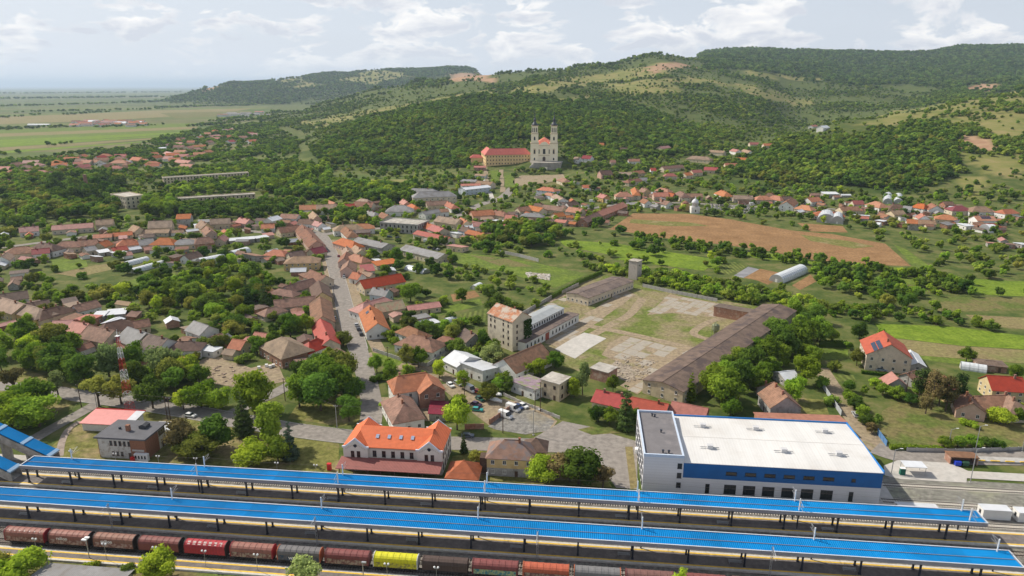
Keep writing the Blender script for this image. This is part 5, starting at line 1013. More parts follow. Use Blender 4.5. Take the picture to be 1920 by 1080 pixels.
CL.append(('behind the right side of the main street', 'x', 'buildings behind the main street', [
 (672, 445, 728, 457, 13, 4, 2.2, 'g', 'G', 'g', 'long grey roofed workshop behind the right row of the main street'), (762, 459, 833, 476, 13, 4.2, 2.4, 'g', 'G', 'c', 'long grey roofed barn with brown gable beside the rough field'),
 (783, 432, 844, 445, 9.5, 4, 2, 'g', 'R', 'c', 'long low building with bright red ribbed roof and cream walls'), (783, 412, 811, 421, 11, 4, 3, 'g', 'O', 'c'), (811, 421, 832, 428, 11, 4, 3, 'g', 'R', 'c'), (822, 405, 862, 411, 12, 4.6, 3.6, 'g', 'T', 'c'),
 (864, 408, 876, 414, 9, 4, 3, 'g', 'O', 'c'), (791, 397, 822, 392, 10, 4.2, 2.2, 'g', 'G', 'w'), (822, 392, 839, 391, 10, 4.2, 2.2, 'g', 'B', 'w'), (738, 385, 760, 385, 15, 4.4, 4.6, 'h', 'G', 'w'), (716, 398, 728, 403, 9, 3.4, 2.8, 'g', 'B', 'c'),
 (785, 360, 842, 358, 15, 7.8, 4.6, 'h', 'G', 'c', 'large cream two storey mansion with grey hipped roof below the church'), (773, 353, 812, 354, 12, 6, 3.6, 'h', 'G', 'c', 'grey hipped wing behind the cream two storey mansion'), (799, 378, 838, 376, 10, 4.4, 3.2, 'g', 'B', 'c'), (838, 377, 852, 384, 9, 4, 3, 'h', 'O', 'w'),
 (866, 352, 914, 347, 14, 6.2, 1.6, 'g', 'W', 'b', 'pale blue long building with white roof and tall windows near the church road'), (896, 339, 924, 341, 13, 5, 3, 'g', 'T', 'c'), (866, 336, 894, 337, 11, 4.6, 1.8, 'g', 'G', 'p'), (864, 345, 900, 344, 10, 5, 1.6, 'g', 'P', 'w'), (889, 311, 911, 311, 9, 3.4, 1.8, 'g', 'P', 'k'), (892, 326, 912, 327, 8, 3.4, 1.6, 'g', 'T', 'w'),
 (756, 373, 764, 378, 8, 4.4, 3, 'g', 'P', 'p'), (771, 382, 779, 386, 8, 3.6, 2.6, 'h', 'O', 'c'), (844, 458, 872, 462, 9, 3, 1, 's', 'P', 'c'), (678, 502, 684, 506, 6, 3, 2, 'g', 'B', 'c')]))
CL.append(('around the tree grove above the street junction', 'x', 'houses above the junction', [
 (562, 385, 594, 384, 11, 4.4, 3.6, 'g', 'O', 'w'), (594, 384, 630, 383, 12, 4.4, 4, 'g', 'T', 'w'), (614, 375, 628, 380, 9, 4, 3.6, 'g', 'O', 'c'), (586, 396, 594, 405, 8, 4, 3.4, 'g', 'T', 'p'), (642, 383, 664, 382, 11, 4.2, 3.4, 'g', 'R', 'c'), (665, 378, 700, 379, 12, 4.6, 4, 'g', 'B', 'c'), (676, 372, 690, 374, 9, 4.6, 3.4, 'h', 'T', 'c'),
 (528, 401, 560, 402, 10, 4, 3, 'g', 'B', 'w'), (502, 409, 520, 404, 9, 4, 2.4, 'g', 'W', 'w'), (562, 411, 590, 412, 10, 4, 3, 'g', 'D', 'w'), (588, 413, 604, 418, 8, 3.8, 2.6, 'g', 'P', 'w'), (490, 421, 514, 420, 9, 3.6, 2.6, 'g', 'O', 'w'), (690, 395, 704, 398, 9, 3.6, 2.8, 'h', 'G', 'c')]))
CL.append(('along the far side of the left cross street', 'x', 'houses on the far side of the cross street', [
 (36, 427, 71, 424, 10, 4, 3, 'g', 'P', 'w'), (98, 423, 174, 418, 10.5, 4, 2.8, 'g', 'P', 'c'), (180, 413, 212, 411, 11, 4.6, 3.4, 'g', 'T', 'c'), (279, 415, 322, 413, 13, 4.6, 4.6, 'g', 'T', 'c'), (332, 402, 358, 401, 12, 7, 3, 'g', 'O', 'g'), (377, 413, 388, 419, 10, 4.4, 4, 'g', 'T', 'y'), (394, 411, 431, 409, 11, 4.4, 3.6, 'g', 'T', 'c'), (449, 408, 468, 411, 9, 4, 3.2, 'g', 'R', 'p'),
 (176, 440, 210, 438, 8, 3, 2, 'g', 'O', 'c'), (212, 437, 247, 434, 8, 3, 2, 'g', 'O', 'c'), (270, 431, 318, 430, 9, 3, 2, 'g', 'T', 'c'), (250, 422, 262, 426, 9, 4.2, 3.4, 'g', 'T', 'c'), (387, 424, 396, 432, 8, 4, 3, 'g', 'B', 'p')]))
CL.append(('along the near side of the left cross street', 'x', 'houses on the near side of the cross street', [
 (2, 481, 13, 473, 8, 4, 3, 'g', 'T', 'w'), (24, 464, 48, 462, 13, 4.2, 3.6, 'h', 'B', 'c'), (74, 455, 99, 457, 11, 4.4, 4, 'h', 'D', 'w'), (60, 468, 92, 465, 9, 4, 2.6, 'g', 'M', 'w'), (114, 453, 138, 452, 11, 4.2, 3.4, 'h', 'B', 'c'), (153, 451, 182, 449, 10, 4, 3.2, 'g', 'B', 'c'), (158, 464, 176, 461, 9, 3.4, 2.2, 'g', 'G', 'c'), (185, 455, 201, 450, 8.5, 3.8, 3, 'g', 'O', 'c'),
 (229, 450, 252, 448, 9, 4, 3.4, 'h', 'O', 'p'), (209, 465, 236, 461, 8, 3.4, 2, 'g', 'R', 'c'), (259, 450, 286, 447, 12, 4, 3.2, 'g', 'G', 'c'), (298, 446, 318, 446, 11, 4.2, 4, 'h', 'O', 'w'), (336, 449, 356, 448, 10, 3.8, 3, 'h', 'G', 'c'), (370, 446, 393, 444, 12, 4.2, 3.6, 'k', 'B', 'k'), (184, 471, 204, 468, 7, 2.6, .8, 's', 'W', 'g'), (213, 474, 233, 470, 7.5, 2.6, .8, 's', 'W', 'g'), (345, 478, 370, 471, 8, 3.4, 3, 'g', 'D', 'w'), (410, 446, 419, 440, 7, 3.8, 2.8, 'g', 'P', 'c'), (21, 520, 40, 518, 7, 2.4, 1.4, 'g', 'B', 'k')]))
CL.append(('in the street row behind the left grove', 'x', 'houses behind the left grove', [
 (-12, 554, 44, 571, 12, 4.8, 3.4, 'g', 'T', 'y'), (46, 571, 76, 580, 11, 4.6, 3, 'h', 'T', 'y'), (-6, 553, 50, 545, 11, 4, 3, 'g', 'D', 'w'), (50, 569, 90, 562, 9, 3.6, 2.6, 'g', 'D', 'g'), (78, 583, 114, 573, 10, 4, 3, 'h', 'D', 'c'), (138, 573, 180, 563, 9, 3.6, 2.6, 'g', 'B', 'w'), (100, 602, 136, 600, 10, 4.2, 2.8, 'g', 'P', 'p'), (137, 603, 166, 607, 10, 4.2, 3, 'g', 'P', 'p'),
 (168, 611, 214, 620, 12, 4.8, 3.8, 'g', 'B', 'c'), (196, 607, 231, 598, 11, 4, 3.4, 'h', 'D', 'c'), (241, 604, 278, 598, 8, 3.4, 2.4, 'g', 'B', 'c'), (240, 613, 274, 625, 13, 4.8, 4.2, 'g', 'G', 'c'), (279, 627, 314, 635, 13, 4.6, 4, 'g', 'F', 'w'), (334, 641, 362, 640, 9, 4, 2.6, 'h', 'D', 'w'), (364, 602, 391, 611, 10, 3.8, 3.2, 'g', 'G', 'w'), (150, 594, 180, 596, 9, 3.6, .3, 'f', 'P', 'k'), (178, 588, 198, 587, 7, 3.4, .6, 's', 'W', 'g'), (200, 585, 236, 582, 8, 3.2, .6, 's', 'W', 'g'), (360, 648, 408, 655, 6, 2.9, .3, 'f', 'W', 'w')]))
CL.append(('between the main street and the tall mill', 'x', 'houses between the main street and the mill', [
 (744, 706, 800, 698, 12, 6.6, 4.0, 'k', 'O', 'w', 'large villa with orange tiled roof and brick upper floor'), (748, 739, 759, 757, 11, 4.4, 4.2, 'h', 'B', 'w', 'low front wing with steep brown roof before the orange roofed villa'), (772, 627, 806, 634, 12, 4, 3.6, 'h', 'B', 'w', 'white bungalow with brown hipped roof and two tall chimneys by the crossroads'),
 (764, 611, 785, 619, 9, 3.4, 2.8, 'h', 'B', 'w'), (777, 595, 803, 590, 6, 4.2, .3, 'f', 'G', 'k'), (775, 608, 815, 598, 9, 3, .5, 's', 'W', 'g'), (830, 630, 846, 633, 7, 3, 2.2, 'h', 'B', 'c'), (872, 616, 890, 627, 9, 3.6, 3, 'g', 'F', 'g'), (856, 659, 876, 668, 13, 4, 2.6, 'g', 'W', 'w', 'white gabled workshop with pale metal roof near the parked vans'), (879, 673, 921, 688, 10, 3.8, 1.6, 's', 'W', 'w', 'long low annex with pale metal roof joined to the white workshop'),
 (945, 673, 1013, 644, 13, 4.2, 4.4, 'g', 'B', 'w', 'long old white farm building with steep weathered brown roof'), (975, 706, 1020, 722, 11, 3.4, 1.2, 's', 'U', 'w', 'low shed with mossy purple tinged roof beside the cream tower house'), (824, 752, 820, 775, 6, 2.6, .5, 's', 'M', 'g')]))
CL.append(('around the white hall and right hand lane', 'x', 'houses around the white hall', [
 (1120, 731, 1180, 744, 10, 3.6, 2.6, 'g', 'R', 'c', 'left half of the long red roofed building behind the tall spruce'), (1181, 744, 1252, 758, 10, 3.6, 2.6, 'g', 'R', 'c', 'right half of the long red roofed building beside the office block'), (1262, 753, 1326, 766, 9, 3.4, 2.2, 'g', 'P', 'k'), (1420, 777, 1580, 783, 7, 3.6, 1.2, 's', 'O', 'k', 'long narrow brick red roof behind the rear edge of the white hall'),
 (1452, 718, 1476, 744, 11, 4.6, 4.2, 'g', 'B', 'g', 'grey house with steep brown gable roof behind the white hall'), (1436, 722, 1450, 717, 7, 3.4, 2.2, 'g', 'B', 'g'), (1462, 698, 1488, 695, 8, 3, 1.6, 'g', 'W', 'g'), (1657, 621, 1671, 646, 17, 7.2, 5.2, 'g', 'R', 'c', 'big three storey tan house with red roof and solar panels'), (1672, 698, 1684, 710, 8, 3.4, 3, 'g', 'P', 'g'), (1700, 700, 1716, 695, 6, 3, 2, 'g', 'B', 'g'), (1768, 704, 1784, 714, 8, 4.2, 3, 'h', 'R', 'y'),
 (1852, 704, 1915, 708, 11, 5, 3.6, 'g', 'R', 'y', 'yellow house with red roof covered in dark solar panels at the right edge'), (1828, 743, 1890, 741, 10, 3.6, 2.8, 'g', 'B', 'p', 'long brown roofed cottage in front of the yellow solar house'), (1814, 736, 1824, 756, 9, 3.6, 3, 'g', 'B', 'p'), (1885, 738, 1906, 752, 9, 3.6, 3, 'h', 'B', 'c'), (1846, 676, 1868, 678, 7, 2.8, .8, 'h', 'F', 'k', 'open garden pavilion with dark roof beside the white pergola arches'), (1707, 657, 1722, 680, 6, 2.6, 1.4, 'g', 'W', 'g')]))
CL.append(('in the old quarter below the church', 'x', 'houses in the old quarter', [
 (883, 396, 923, 393, 11, 4.4, 3.6, 'g', 'O', 'p'), (928, 394, 946, 397, 10, 4, 3.2, 'h', 'B', 'c'), (949, 403, 970, 404, 11, 4, 3, 'g', 'P', 'w'), (886, 417, 910, 416, 10, 4, 2.6, 'g', 'P', 'b'), (879, 431, 908, 437, 9, 3.4, 2, 'g', 'O', 'k'), (866, 424, 884, 428, 9, 3.8, 2.6, 'g', 'D', 'b'), (916, 436, 930, 438, 7, 2.6, .8, 's', 'D', 'g'), (926, 412, 942, 414, 7, 2.6, .5, 's', 'W', 'g'), (945, 421, 955, 422, 6, 2.8, 2, 'g', 'R', 'c'),
 (970, 389, 991, 387, 10, 4, 3, 'g', 'B', 'c'), (993, 385, 1018, 390, 10, 4, 3, 'g', 'O', 'c'), (1020, 384, 1058, 388, 10, 4, 3.2, 'g', 'B', 'c'), (1067, 388, 1092, 391, 12, 4.2, 3.4, 'g', 'O', 'c'), (985, 399, 1011, 400, 9, 4, 2.6, 'h', 'G', 'p'), (1038, 400, 1055, 398, 9, 3.6, 2.6, 'g', 'O', 'c'), (1062, 404, 1074, 404, 7, 3, 1.8, 'g', 'O', 'c'), (1043, 411, 1063, 413, 8, 3, 1.6, 'g', 'P', 'c'), (1003, 381, 1018, 382, 9, 4, 3, 'g', 'D', 'c'),
 (1092, 410, 1120, 398, 9, 4, 3, 'g', 'B', 'k'), (1120, 397, 1168, 379, 10, 4, 3.2, 'g', 'O', 'k'), (1018, 350, 1037, 352, 11, 5.5, 3.2, 'h', 'O', 'b'), (1026, 361, 1036, 363, 7, 4, 2, 'h', 'O', 'b'), (1042, 364, 1056, 372, 11, 5, 2.6, 'g', 'T', 'w'), (1054, 333, 1063, 336, 11, 4, 3.6, 'h', 'B', 'c'), (1093, 347, 1108, 347, 8, 3.6, 2.6, 'g', 'O', 'w'), (1126, 363, 1138, 366, 9, 4.4, 3, 'g', 'P', 'y'), (1062, 380, 1082, 378, 8, 4, 2.6, 'g', 'D', 'w')]))
CL.append(('in the side valley', 'x', 'houses in the side valley', [
 (1094, 291, 1110, 292, 12, 5, 4, 'g', 'M', 'w'), (1078, 294, 1088, 295, 8, 4, 3, 'g', 'T', 'w'), (1124, 320, 1145, 319, 11, 5, 4, 'g', 'D', 'p'), (1161, 323, 1184, 323, 11, 4, 3, 'g', 'T', 'c'), (1187, 321, 1205, 319, 9, 4, 3, 'g', 'O', 'c'), (1177, 337, 1197, 334, 10, 4, 3, 'h', 'B', 'c'), (1199, 333, 1213, 333, 9, 4, 3, 'g', 'G', 'w'), (1163, 360, 1177, 360, 12, 4.2, 4, 'h', 'O', 'c'), (1190, 351, 1194, 360, 8, 5, 3, 'h', 'O', 'c'), (1204, 352, 1214, 354, 10, 5, 3.6, 'g', 'B', 'y'),
 (1225, 361, 1252, 361, 11, 4.4, 3.4, 'g', 'P', 'p'), (1252, 361, 1264, 362, 10, 4.4, 3, 'g', 'O', 'p'), (1238, 352, 1252, 354, 9, 4.4, 3, 'h', 'O', 'c'), (1274, 358, 1284, 362, 10, 5, 4, 'h', 'B', 'c'), (1285, 363, 1316, 363, 9, 4.2, 3, 'g', 'B', 'p'), (1352, 356, 1363, 360, 11, 4.4, 4.2, 'h', 'O', 'w'), (1375, 366, 1411, 367, 9, 4, 3, 'g', 'T', 'c'), (1220, 315, 1229, 315, 9, 4, 3, 'g', 'R', 'w'), (1251, 325, 1263, 325, 9, 4, 3, 'h', 'R', 'c'), (1282, 324, 1295, 323, 10, 4, 3, 'g', 'O', 'c'), (1241, 312, 1279, 309, 9, 4, 3, 'g', 'B', 'c'), (1296, 319, 1314, 318, 9, 4, 3, 'g', 'P', 'c'), (1321, 313, 1346, 314, 11, 4, 3.4, 'g', 'R', 'c'),
 (1359, 306, 1382, 306, 11, 4, 3.4, 'g', 'O', 'c'), (1380, 295, 1401, 296, 12, 4, 3.4, 'g', 'O', 'w'), (1297, 292, 1328, 294, 13, 4, 4, 'h', 'T', 'c'), (1331, 281, 1359, 283, 10, 4, 3, 'g', 'T', 'c'), (1374, 279, 1386, 281, 11, 4.4, 3, 'g', 'P', 'w'), (1394, 280, 1408, 283, 10, 4, 3.4, 'g', 'T', 'w'), (1405, 267, 1422, 267, 11, 4, 3, 'g', 'R', 'c'), (1431, 269, 1447, 269, 11, 4, 3, 'g', 'O', 'c'), (1236, 275, 1253, 273, 11, 4, 3, 'g', 'P', 'c'), (1178, 298, 1199, 298, 10, 4, 3, 'g', 'B', 'w'), (1163, 277, 1176, 277, 11, 4, 3.4, 'h', 'D', 'k'), (1206, 372, 1216, 376, 8, 4, 3, 'g', 'B', 'w'), (1246, 376, 1256, 378, 9, 4, 3, 'g', 'B', 'w'), (1123, 268, 1132, 268, 9, 4, 3, 'g', 'O', 'c'), (1144, 300, 1154, 300, 8, 4, 3, 'g', 'B', 'c'), (1520, 235, 1530, 234, 11, 4, 3, 'g', 'P', 'w'), (1538, 236, 1550, 235, 11, 4, 3, 'g', 'W', 'w')]))
CL.append(('in the row below the dark wooded slope', 'x', 'houses below the wooded slope', [
 (1424, 367, 1438, 367, 11, 4, 3.4, 'h', 'O', 'c'), (1450, 366, 1463, 368, 10, 4, 3.6, 'h', 'O', 'w'), (1440, 362, 1450, 363, 8, 4, 2.6, 'g', 'D', 'k'), (1466, 369, 1482, 368, 9, 4, 3, 'g', 'D', 'c'), (1475, 378, 1485, 371, 13, 5.4, 4.2, 'g', 'B', 'w'), (1503, 384, 1518, 386, 10, 4, 3.4, 'h', 'O', 'c'), (1514, 371, 1534, 369, 11, 4.6, 3.4, 'g', 'O', 'w'), (1535, 396, 1573, 398, 11, 3.6, 3, 'h', 'O', 'c'), (1543, 361, 1570, 361, 10, 4, 1, 's', 'W', 'g'), (1574, 388, 1608, 387, 11, 4, 3, 'g', 'B', 'c'), (1598, 376, 1617, 376, 9, 4, 3, 'g', 'R', 'c'),
 (1640, 377, 1653, 380, 12, 4, 4, 'h', 'O', 'w'), (1674, 383, 1688, 383, 11, 4, 3.4, 'h', 'D', 'c'), (1670, 395, 1692, 394, 11, 4, 3, 'g', 'T', 'c'), (1697, 386, 1708, 387, 9, 4, 3, 'g', 'G', 'w'), (1721, 381, 1735, 383, 12, 5, 3.6, 'k', 'O', 'w'), (1746, 381, 1757, 386, 13, 4.6, 4, 'g', 'B', 'w'), (1768, 378, 1785, 378, 10, 4, 2.6, 'g', 'D', 'k'), (1791, 386, 1806, 386, 13, 4.2, 3.6, 'h', 'M', 'c'), (1828, 387, 1848, 387, 15, 4.2, 4, 'h', 'T', 'w'), (1879, 393, 1898, 392, 12, 4.4, 3, 'k', 'O', 'w'), (1826, 405, 1862, 405, 12, 4.8, 3, 'g', 'O', 'w'), (1851, 419, 1866, 419, 8, 3, 2.4, 'h', 'R', 'c'), (1768, 402, 1782, 403, 13, 4, 3.4, 'h', 'O', 'c'), (1703, 411, 1718, 412, 10, 3.6, 2.6, 'g', 'O', 'c'), (1718, 412, 1752, 413, 10, 3.6, 2.6, 'g', 'T', 'c'), (1727, 400, 1735, 404, 9, 4, 3, 'g', 'P', 'w'), (1788, 414, 1800, 412, 8, 3, 2, 'g', 'G', 'k'), (1803, 421, 1817, 420, 9, 3.4, .6, 's', 'W', 'w'), (1645, 412, 1660, 414, 9, 3, .6, 's', 'W', 'k'), (1600, 402, 1630, 404, 7, 3, .5, 's', 'W', 'g'), (1885, 456, 1900, 457, 8, 2.4, .8, 's', 'B', 'k'), (1908, 454, 1925, 458, 8, 2.6, .8, 's', 'W', 'g')]))
CL.append(('in the distant village row at left', 'x', 'houses in the distant left village', [
 (20, 318, 36, 317, 12, 4, 3.6, 'h', 'O', 'c'), (40, 319, 58, 318, 12, 4, 3.4, 'g', 'P', 'c'), (67, 319, 84, 319, 14, 4, 4, 'h', 'O', 'w'), (92, 322, 116, 321, 12, 4, 3.4, 'g', 'D', 'c'), (110, 315, 126, 315, 12, 4, 3, 'g', 'B', 'c'), (97, 306, 126, 305, 12, 4, 3, 'g', 'O', 'c'), (137, 304, 154, 303, 12, 4, 3.4, 'g', 'P', 'w'), (154, 300, 172, 300, 14, 4, 3.4, 'g', 'O', 'c'), (176, 299, 187, 300, 12, 4, 3.4, 'g', 'B', 'w'), (185, 306, 197, 305, 12, 4, 3, 'g', 'G', 'w'), (216, 300, 232, 300, 14, 4.4, 4, 'h', 'O', 'c'), (249, 294, 266, 295, 14, 4.4, 4.4, 'g', 'O', 'y'), (234, 301, 246, 301, 11, 4, 2.6, 'g', 'G', 'w'), (273, 307, 298, 306, 13, 4, 3.6, 'g', 'O', 'w'), (2, 324, 14, 323, 12, 4, 3.4, 'g', 'P', 'c'), (0, 338, 16, 336, 10, 4, 3, 'g', 'P', 'w'),
 (332, 299, 358, 301, 13, 4, 3.6, 'g', 'P', 'c'), (340, 307, 362, 308, 12, 4, 3.4, 'g', 'O', 'c'), (308, 293, 324, 293, 14, 4, 3.6, 'g', 'P', 'w'), (328, 281, 349, 281, 16, 4, 4, 'g', 'O', 'c'), (361, 272, 385, 271, 15, 4, 3.6, 'g', 'O', 'c'), (322, 267, 342, 267, 14, 4, 3.4, 'g', 'P', 'c'), (298, 277, 311, 276, 12, 4, 1, 's', 'W', 'w'), (283, 286, 294, 285, 13, 4, 3, 'g', 'O', 'w'), (312, 284, 324, 286, 14, 4, 3.4, 'g', 'P', 'c'), (392, 254, 410, 252, 18, 4.4, 4, 'g', 'P', 'c'), (415, 255, 431, 253, 18, 4.4, 4, 'g', 'O', 'c'), (464, 262, 480, 261, 15, 4.4, 4, 'g', 'O', 'w'), (268, 298, 276, 298, 10, 4, 3, 'g', 'O', 'w'), (350, 292, 366, 291, 13, 4, 3.4, 'g', 'B', 'c')]))
ALLC = []
CL2 = []
for c in CL:
    if c[0] == 'in the side valley': CL2 += [('along the cemetery street right of church', c[1], 'houses along the cemetery street', [h for h in c[3] if h[1] > 330]), ('up in the side valley behind', c[1], c[2], [h for h in c[3] if h[1] <= 330])]
    elif len(c[3]) > 26: m_ = sorted(c[3], key=lambda h: h[1]); n_ = len(m_) // 2; CL2 += [(c[0] + ', rear line', c[1], c[2], m_[:n_]), (c[0] + ', front line', c[1], c[2], m_[n_:])]
    else: CL2.append(c)
CL = CL2
def far(y): return y < 345
for phrase, key, grp, items in CL:
    cur = sorted(items, key=(lambda h: -(h[1] + h[3])) if key == 'y' else (lambda h: h[0] + h[2]))
    for k, h in enumerate(cur):
        x1, y1, x2, y2, Wd, e, r, kd, rf, wl = h[:10]
        if len(h) > 10: lab = h[10]
        else:
            nm_ = 'house' if kd in 'ghk' and e >= 3.3 else 'shed'
            lab = '%s-roofed %s %s %s, %s %s' % (RW[rf], WW[wl], KW[kd] if len(phrase.split()) < 9 else '', nm_, ordn[k], ('' if key == 'y' else 'from left ') + phrase)
            lab = ' '.join(lab.split())
            if len(lab.split()) > 16: lab = lab.replace(' ' + KW[kd], '').replace(' ' + WW[wl], '', 1)
        shed = kd in 's f' or e < 3.3
        t = house_px(x1, y1, x2, y2, Wd, e, r, kd, rf, wl, lab, name='shed' if shed else 'house', cat='shed' if shed else 'house', group=grp, chim=0 if shed or (k % 3 == 2) else (2 if k % 4 == 0 and not far(y1) else 1), win=not (shed and far(y1)) and y1 > 290, dens=3.6 if y1 > 420 else 5.0)
        ALLC.append((t, x1, y1))
r9 = random.Random(12)
for poly, n, ph in (([(-20, 318), (120, 300), (230, 294), (300, 300), (290, 316), (120, 330), (-20, 340)], 26, 'small far house between gardens in the distant left village'), ([(300, 284), (345, 262), (395, 248), (440, 244), (480, 256), (400, 282), (360, 312), (300, 312)], 26, 'small far house along the road of the distant left village')):
    k = 0; tries = 0
    while k < n and tries < 4000:
        tries += 1; x, y = r9.uniform(poly[0][0], 480), r9.uniform(244, 340)
        if not inpoly(np.array([x]), np.array([y]), poly)[0]: continue
        p = P(x, y)
        if any((p[0] - f[0]) ** 2 + (p[1] - f[1]) ** 2 < 26 ** 2 for f in FOOT): continue
        house_at(p[0], p[1], float(height(p[0], p[1])[0]), r9.choice((.1, .2, 1.65, 1.4)), r9.uniform(14, 22), r9.uniform(10, 13), 4.2, 3.6, r9.choice('ghg'), r9.choice('OOPPBR'), r9.choice('wcp'), ph, group='more houses of the distant left village', win=False, chim=0); k += 1
# outbuildings huddled behind the houses
ob_lab = {'houses left of the main street': 'left of the main street', 'houses right of the main street': 'right of the main street', 'houses on the far side of the cross street': 'across the left cross street', 'houses on the near side of the cross street': 'in front of the left cross street', 'houses behind the left grove': 'behind the left grove', 'houses in the old quarter': 'in the old quarter', 'houses below the wooded slope': 'below the wooded slope', 'houses along the cemetery street': 'off the cemetery street', 'houses above the junction': 'above the street junction'}
def clear(x, y, r):
    for f in FOOT:
        c, s_ = math.cos(f[4]), math.sin(f[4]); dx, dy = x - f[0], y - f[1]
        if abs(dx * c + dy * s_) < f[2] + r and abs(-dx * s_ + dy * c) < f[3] + r: return False
    q = Q(x, y, 0); return not any(inpoly(np.array([q[0]]), np.array([q[1]]), poly)[0] for poly in ROADMASK)
for t, x1, y1 in list(ALLC):
    g = t.get('group'); 
    if g not in ob_lab or t.location.z > .5: continue
    for q in range(6 if 'cross' in g or 'grove' in g or 'left' in g else 4):
        a = t.rotation_euler.z + r9.choice((0, math.pi / 2, math.pi, -math.pi / 2)); d = r9.uniform(9, 17); x, y = t.location.x + math.cos(a) * d, t.location.y + math.sin(a) * d; L = r9.uniform(5, 11); Wd = r9.uniform(4, 6.5)
        if not clear(x, y, max(L, Wd) * .42): continue
        rf = r9.choice('BBTGFOPDWB'); house_at(x, y, 0, t.rotation_euler.z + r9.choice((0, math.pi / 2)), L, Wd, r9.uniform(2.3, 3.0), r9.uniform(.5, 1.8), r9.choice('gsg'), rf, r9.choice('gcwkk'), 'small %s-roofed outbuilding huddled among the houses %s' % (RW[rf], ob_lab[g]), name='outbuilding', cat='outbuilding', group='outbuildings ' + ob_lab[g], win=False, chim=0)
# extra pieces of some houses
def find(lab):
    for t, _, _ in ALLC:
        if t['label'] == lab: return t
v = find('large villa with orange tiled roof and brick upper floor')
if v:
    VT = pm('villa_tiles', (.42, .165, .085), .8, .18, .5, stripes=('Y', .35, .25), bump=.4, patch=((.36, .15, .085), .3, .56)); [setmat(c, VT) for c in v.children if c.name.startswith('roof')]
    MB().sweep([(-4.8, 0), (4.8, 0), (4.8, 6.6), (0, 9.9), (-4.8, 6.6)], -9.2, -6.1, axis='y').build('cross_wing', WALL['k'], v, (5.5, 0, 0)); roof_mesh(11.0, 9.6, 6.6, 3.3, 'g', .4).build('cross_roof', VT, v, (5.5, -4.2, .05), math.pi / 2)
    for x in (3.2, 7.6): put(v, winmesh(1.3, 1.5, 'w', 2, 1), x, -9.2, 4.2, -math.pi / 2)
SOL = pm('solar_panel', (.02, .028, .06), .15, .15, 2, spec=.7)
sol_me = MB().box(-.5, .5, -.85, .85, 0, .06).mesh('solar_panel', SOL)
def solar(t, xs, y, e, r, Wd, rows=1, sgn=-1):
    if not t: return
    for q in range(rows):
        for x in xs:
            yy = sgn * (y + q * 1.75); z = e + r * (1 - abs(yy) / (Wd / 2)) + .32; o = ob('solar_panel', sol_me, t, (x, yy, z)); o.rotation_euler = (-sgn * math.atan2(r, Wd / 2) if sgn > 0 else math.atan2(r, Wd / 2), 0, 0)
HR2 = pm('orange_red_tiles', (.44, .095, .05), .7, .12, .5, stripes=('X', .4, .2), bump=.3)
for c in find('big three storey tan house with red roof and solar panels').children:
    if c.name.startswith('roof'): setmat(c, HR2)
solar(find('big three storey tan house with red roof and solar panels'), [-9 + 1.1 * i for i in range(9)], 3.6, 7.2, 5.2, 17, 2, 1)
v = find('big three storey tan house with red roof and solar panels')
if v:
    for k in range(2): MB().box(-.05, 1.6, -7.5, 7.5, 2.6 + 2.6 * k, 2.8 + 2.6 * k).box(1.5, 1.6, -7.5, 7.5, 2.8 + 2.6 * k, 3.7 + 2.6 * k).build('balcony', WOOD, v, (-v.children[0].dimensions.x / 2 - 1.62, 0, 0))
solar(find('yellow house with red roof covered in dark solar panels at the right edge'), [-5 + 1.1 * i for i in range(9)], 1.5, 5, 3.6, 11, 2, -1)
for t, x1, y1 in ALLC:
    if x1 == 100 and y1 == 602: solar(t, [-1 + 1.1 * i for i in range(7)], 1.4, 4.2, 2.8, 10, 1, 1)
    if x1 == 1826: solar(t, [-3 + 1.2 * i for i in range(7)], 1.5, 4.8, 3, 12, 2, -1)
    if x1 == 693: solar(t, [6.0, 7.1, 8.2], 2.2, 4.2, 3.8, 11, 1, 1)
# buildings along the station road
def yellow_house():
    a0, a1, b0, b1 = -27.6, -13.0, 188.2, 198; c = R((a0 + a1) / 2, (b0 + b1) / 2)
    t = house_at(c[0], c[1], 0, RA, a1 - a0, b1 - b0, 6.4, 3.6, 'h', pm('multicolour_tiles', (.26, .155, .115), .8, .15, .5, patch=((.20, .16, .155), .35, .52), stripes=('Y', .35, .2)), 'y', 'yellow two storey house with multicoloured hipped roof beside the station', name='house', chim=1, dens=3.0)
    MB().box(.01, 2.2, 1, 4.4, 0, 5.8).build('timber_veranda', WOOD, t, (7.4, 0, 0)); MB().box(-7.32, 7.32, 4.901, 4.93, 0, 2.9).build('grey_plinth', WALL['g'], t)
    ro = roof_mesh(7, 7, 6.2, 2.6, 'h').build('rear_roof', ROOF['D'], t, (-7.2, -4.2, 0)); MB().box(-10.4, -4, -7.4, -1, 0, 6.1).build('rear_wing', WALL['y'], t)
yellow_house()
p = P(870, 868, 5.5); house_at(p[0], p[1], 0, RA, 9.5, 9, 3, 3.2, 'h', 'O', 'c', 'small pavilion with orange pyramid roof between station and yellow house', name='pavilion', cat='pavilion', win=False, chim=0)
p = P(1064, 856, 3); house_at(p[0], p[1], 0, RA, 7.5, 3.6, 2.6, .3, 'f', 'G', 'k', 'small brick kiosk with grey flat roof at the edge of the plaza', name='kiosk', cat='kiosk', win=False, chim=0)
p = P(1042, 708, 7.5); house_at(p[0], p[1], 0, math.radians(-35), 8.5, 8.5, 7.2, .4, 'f', 'C', 'c', 'narrow cream tower house with flat concrete roof beside the tracks lane', name='tower_house', win=True, chim=0, fr='b', dens=4.2)
p = P(1132, 690, 4.5); house_at(p[0], p[1], 0, math.radians(-38), 8.5, 7.5, 4.6, .4, 'f', 'C', 'k', 'ruined square brick hut at the corner of the yard', name='hut', cat='hut', win=False, chim=0)
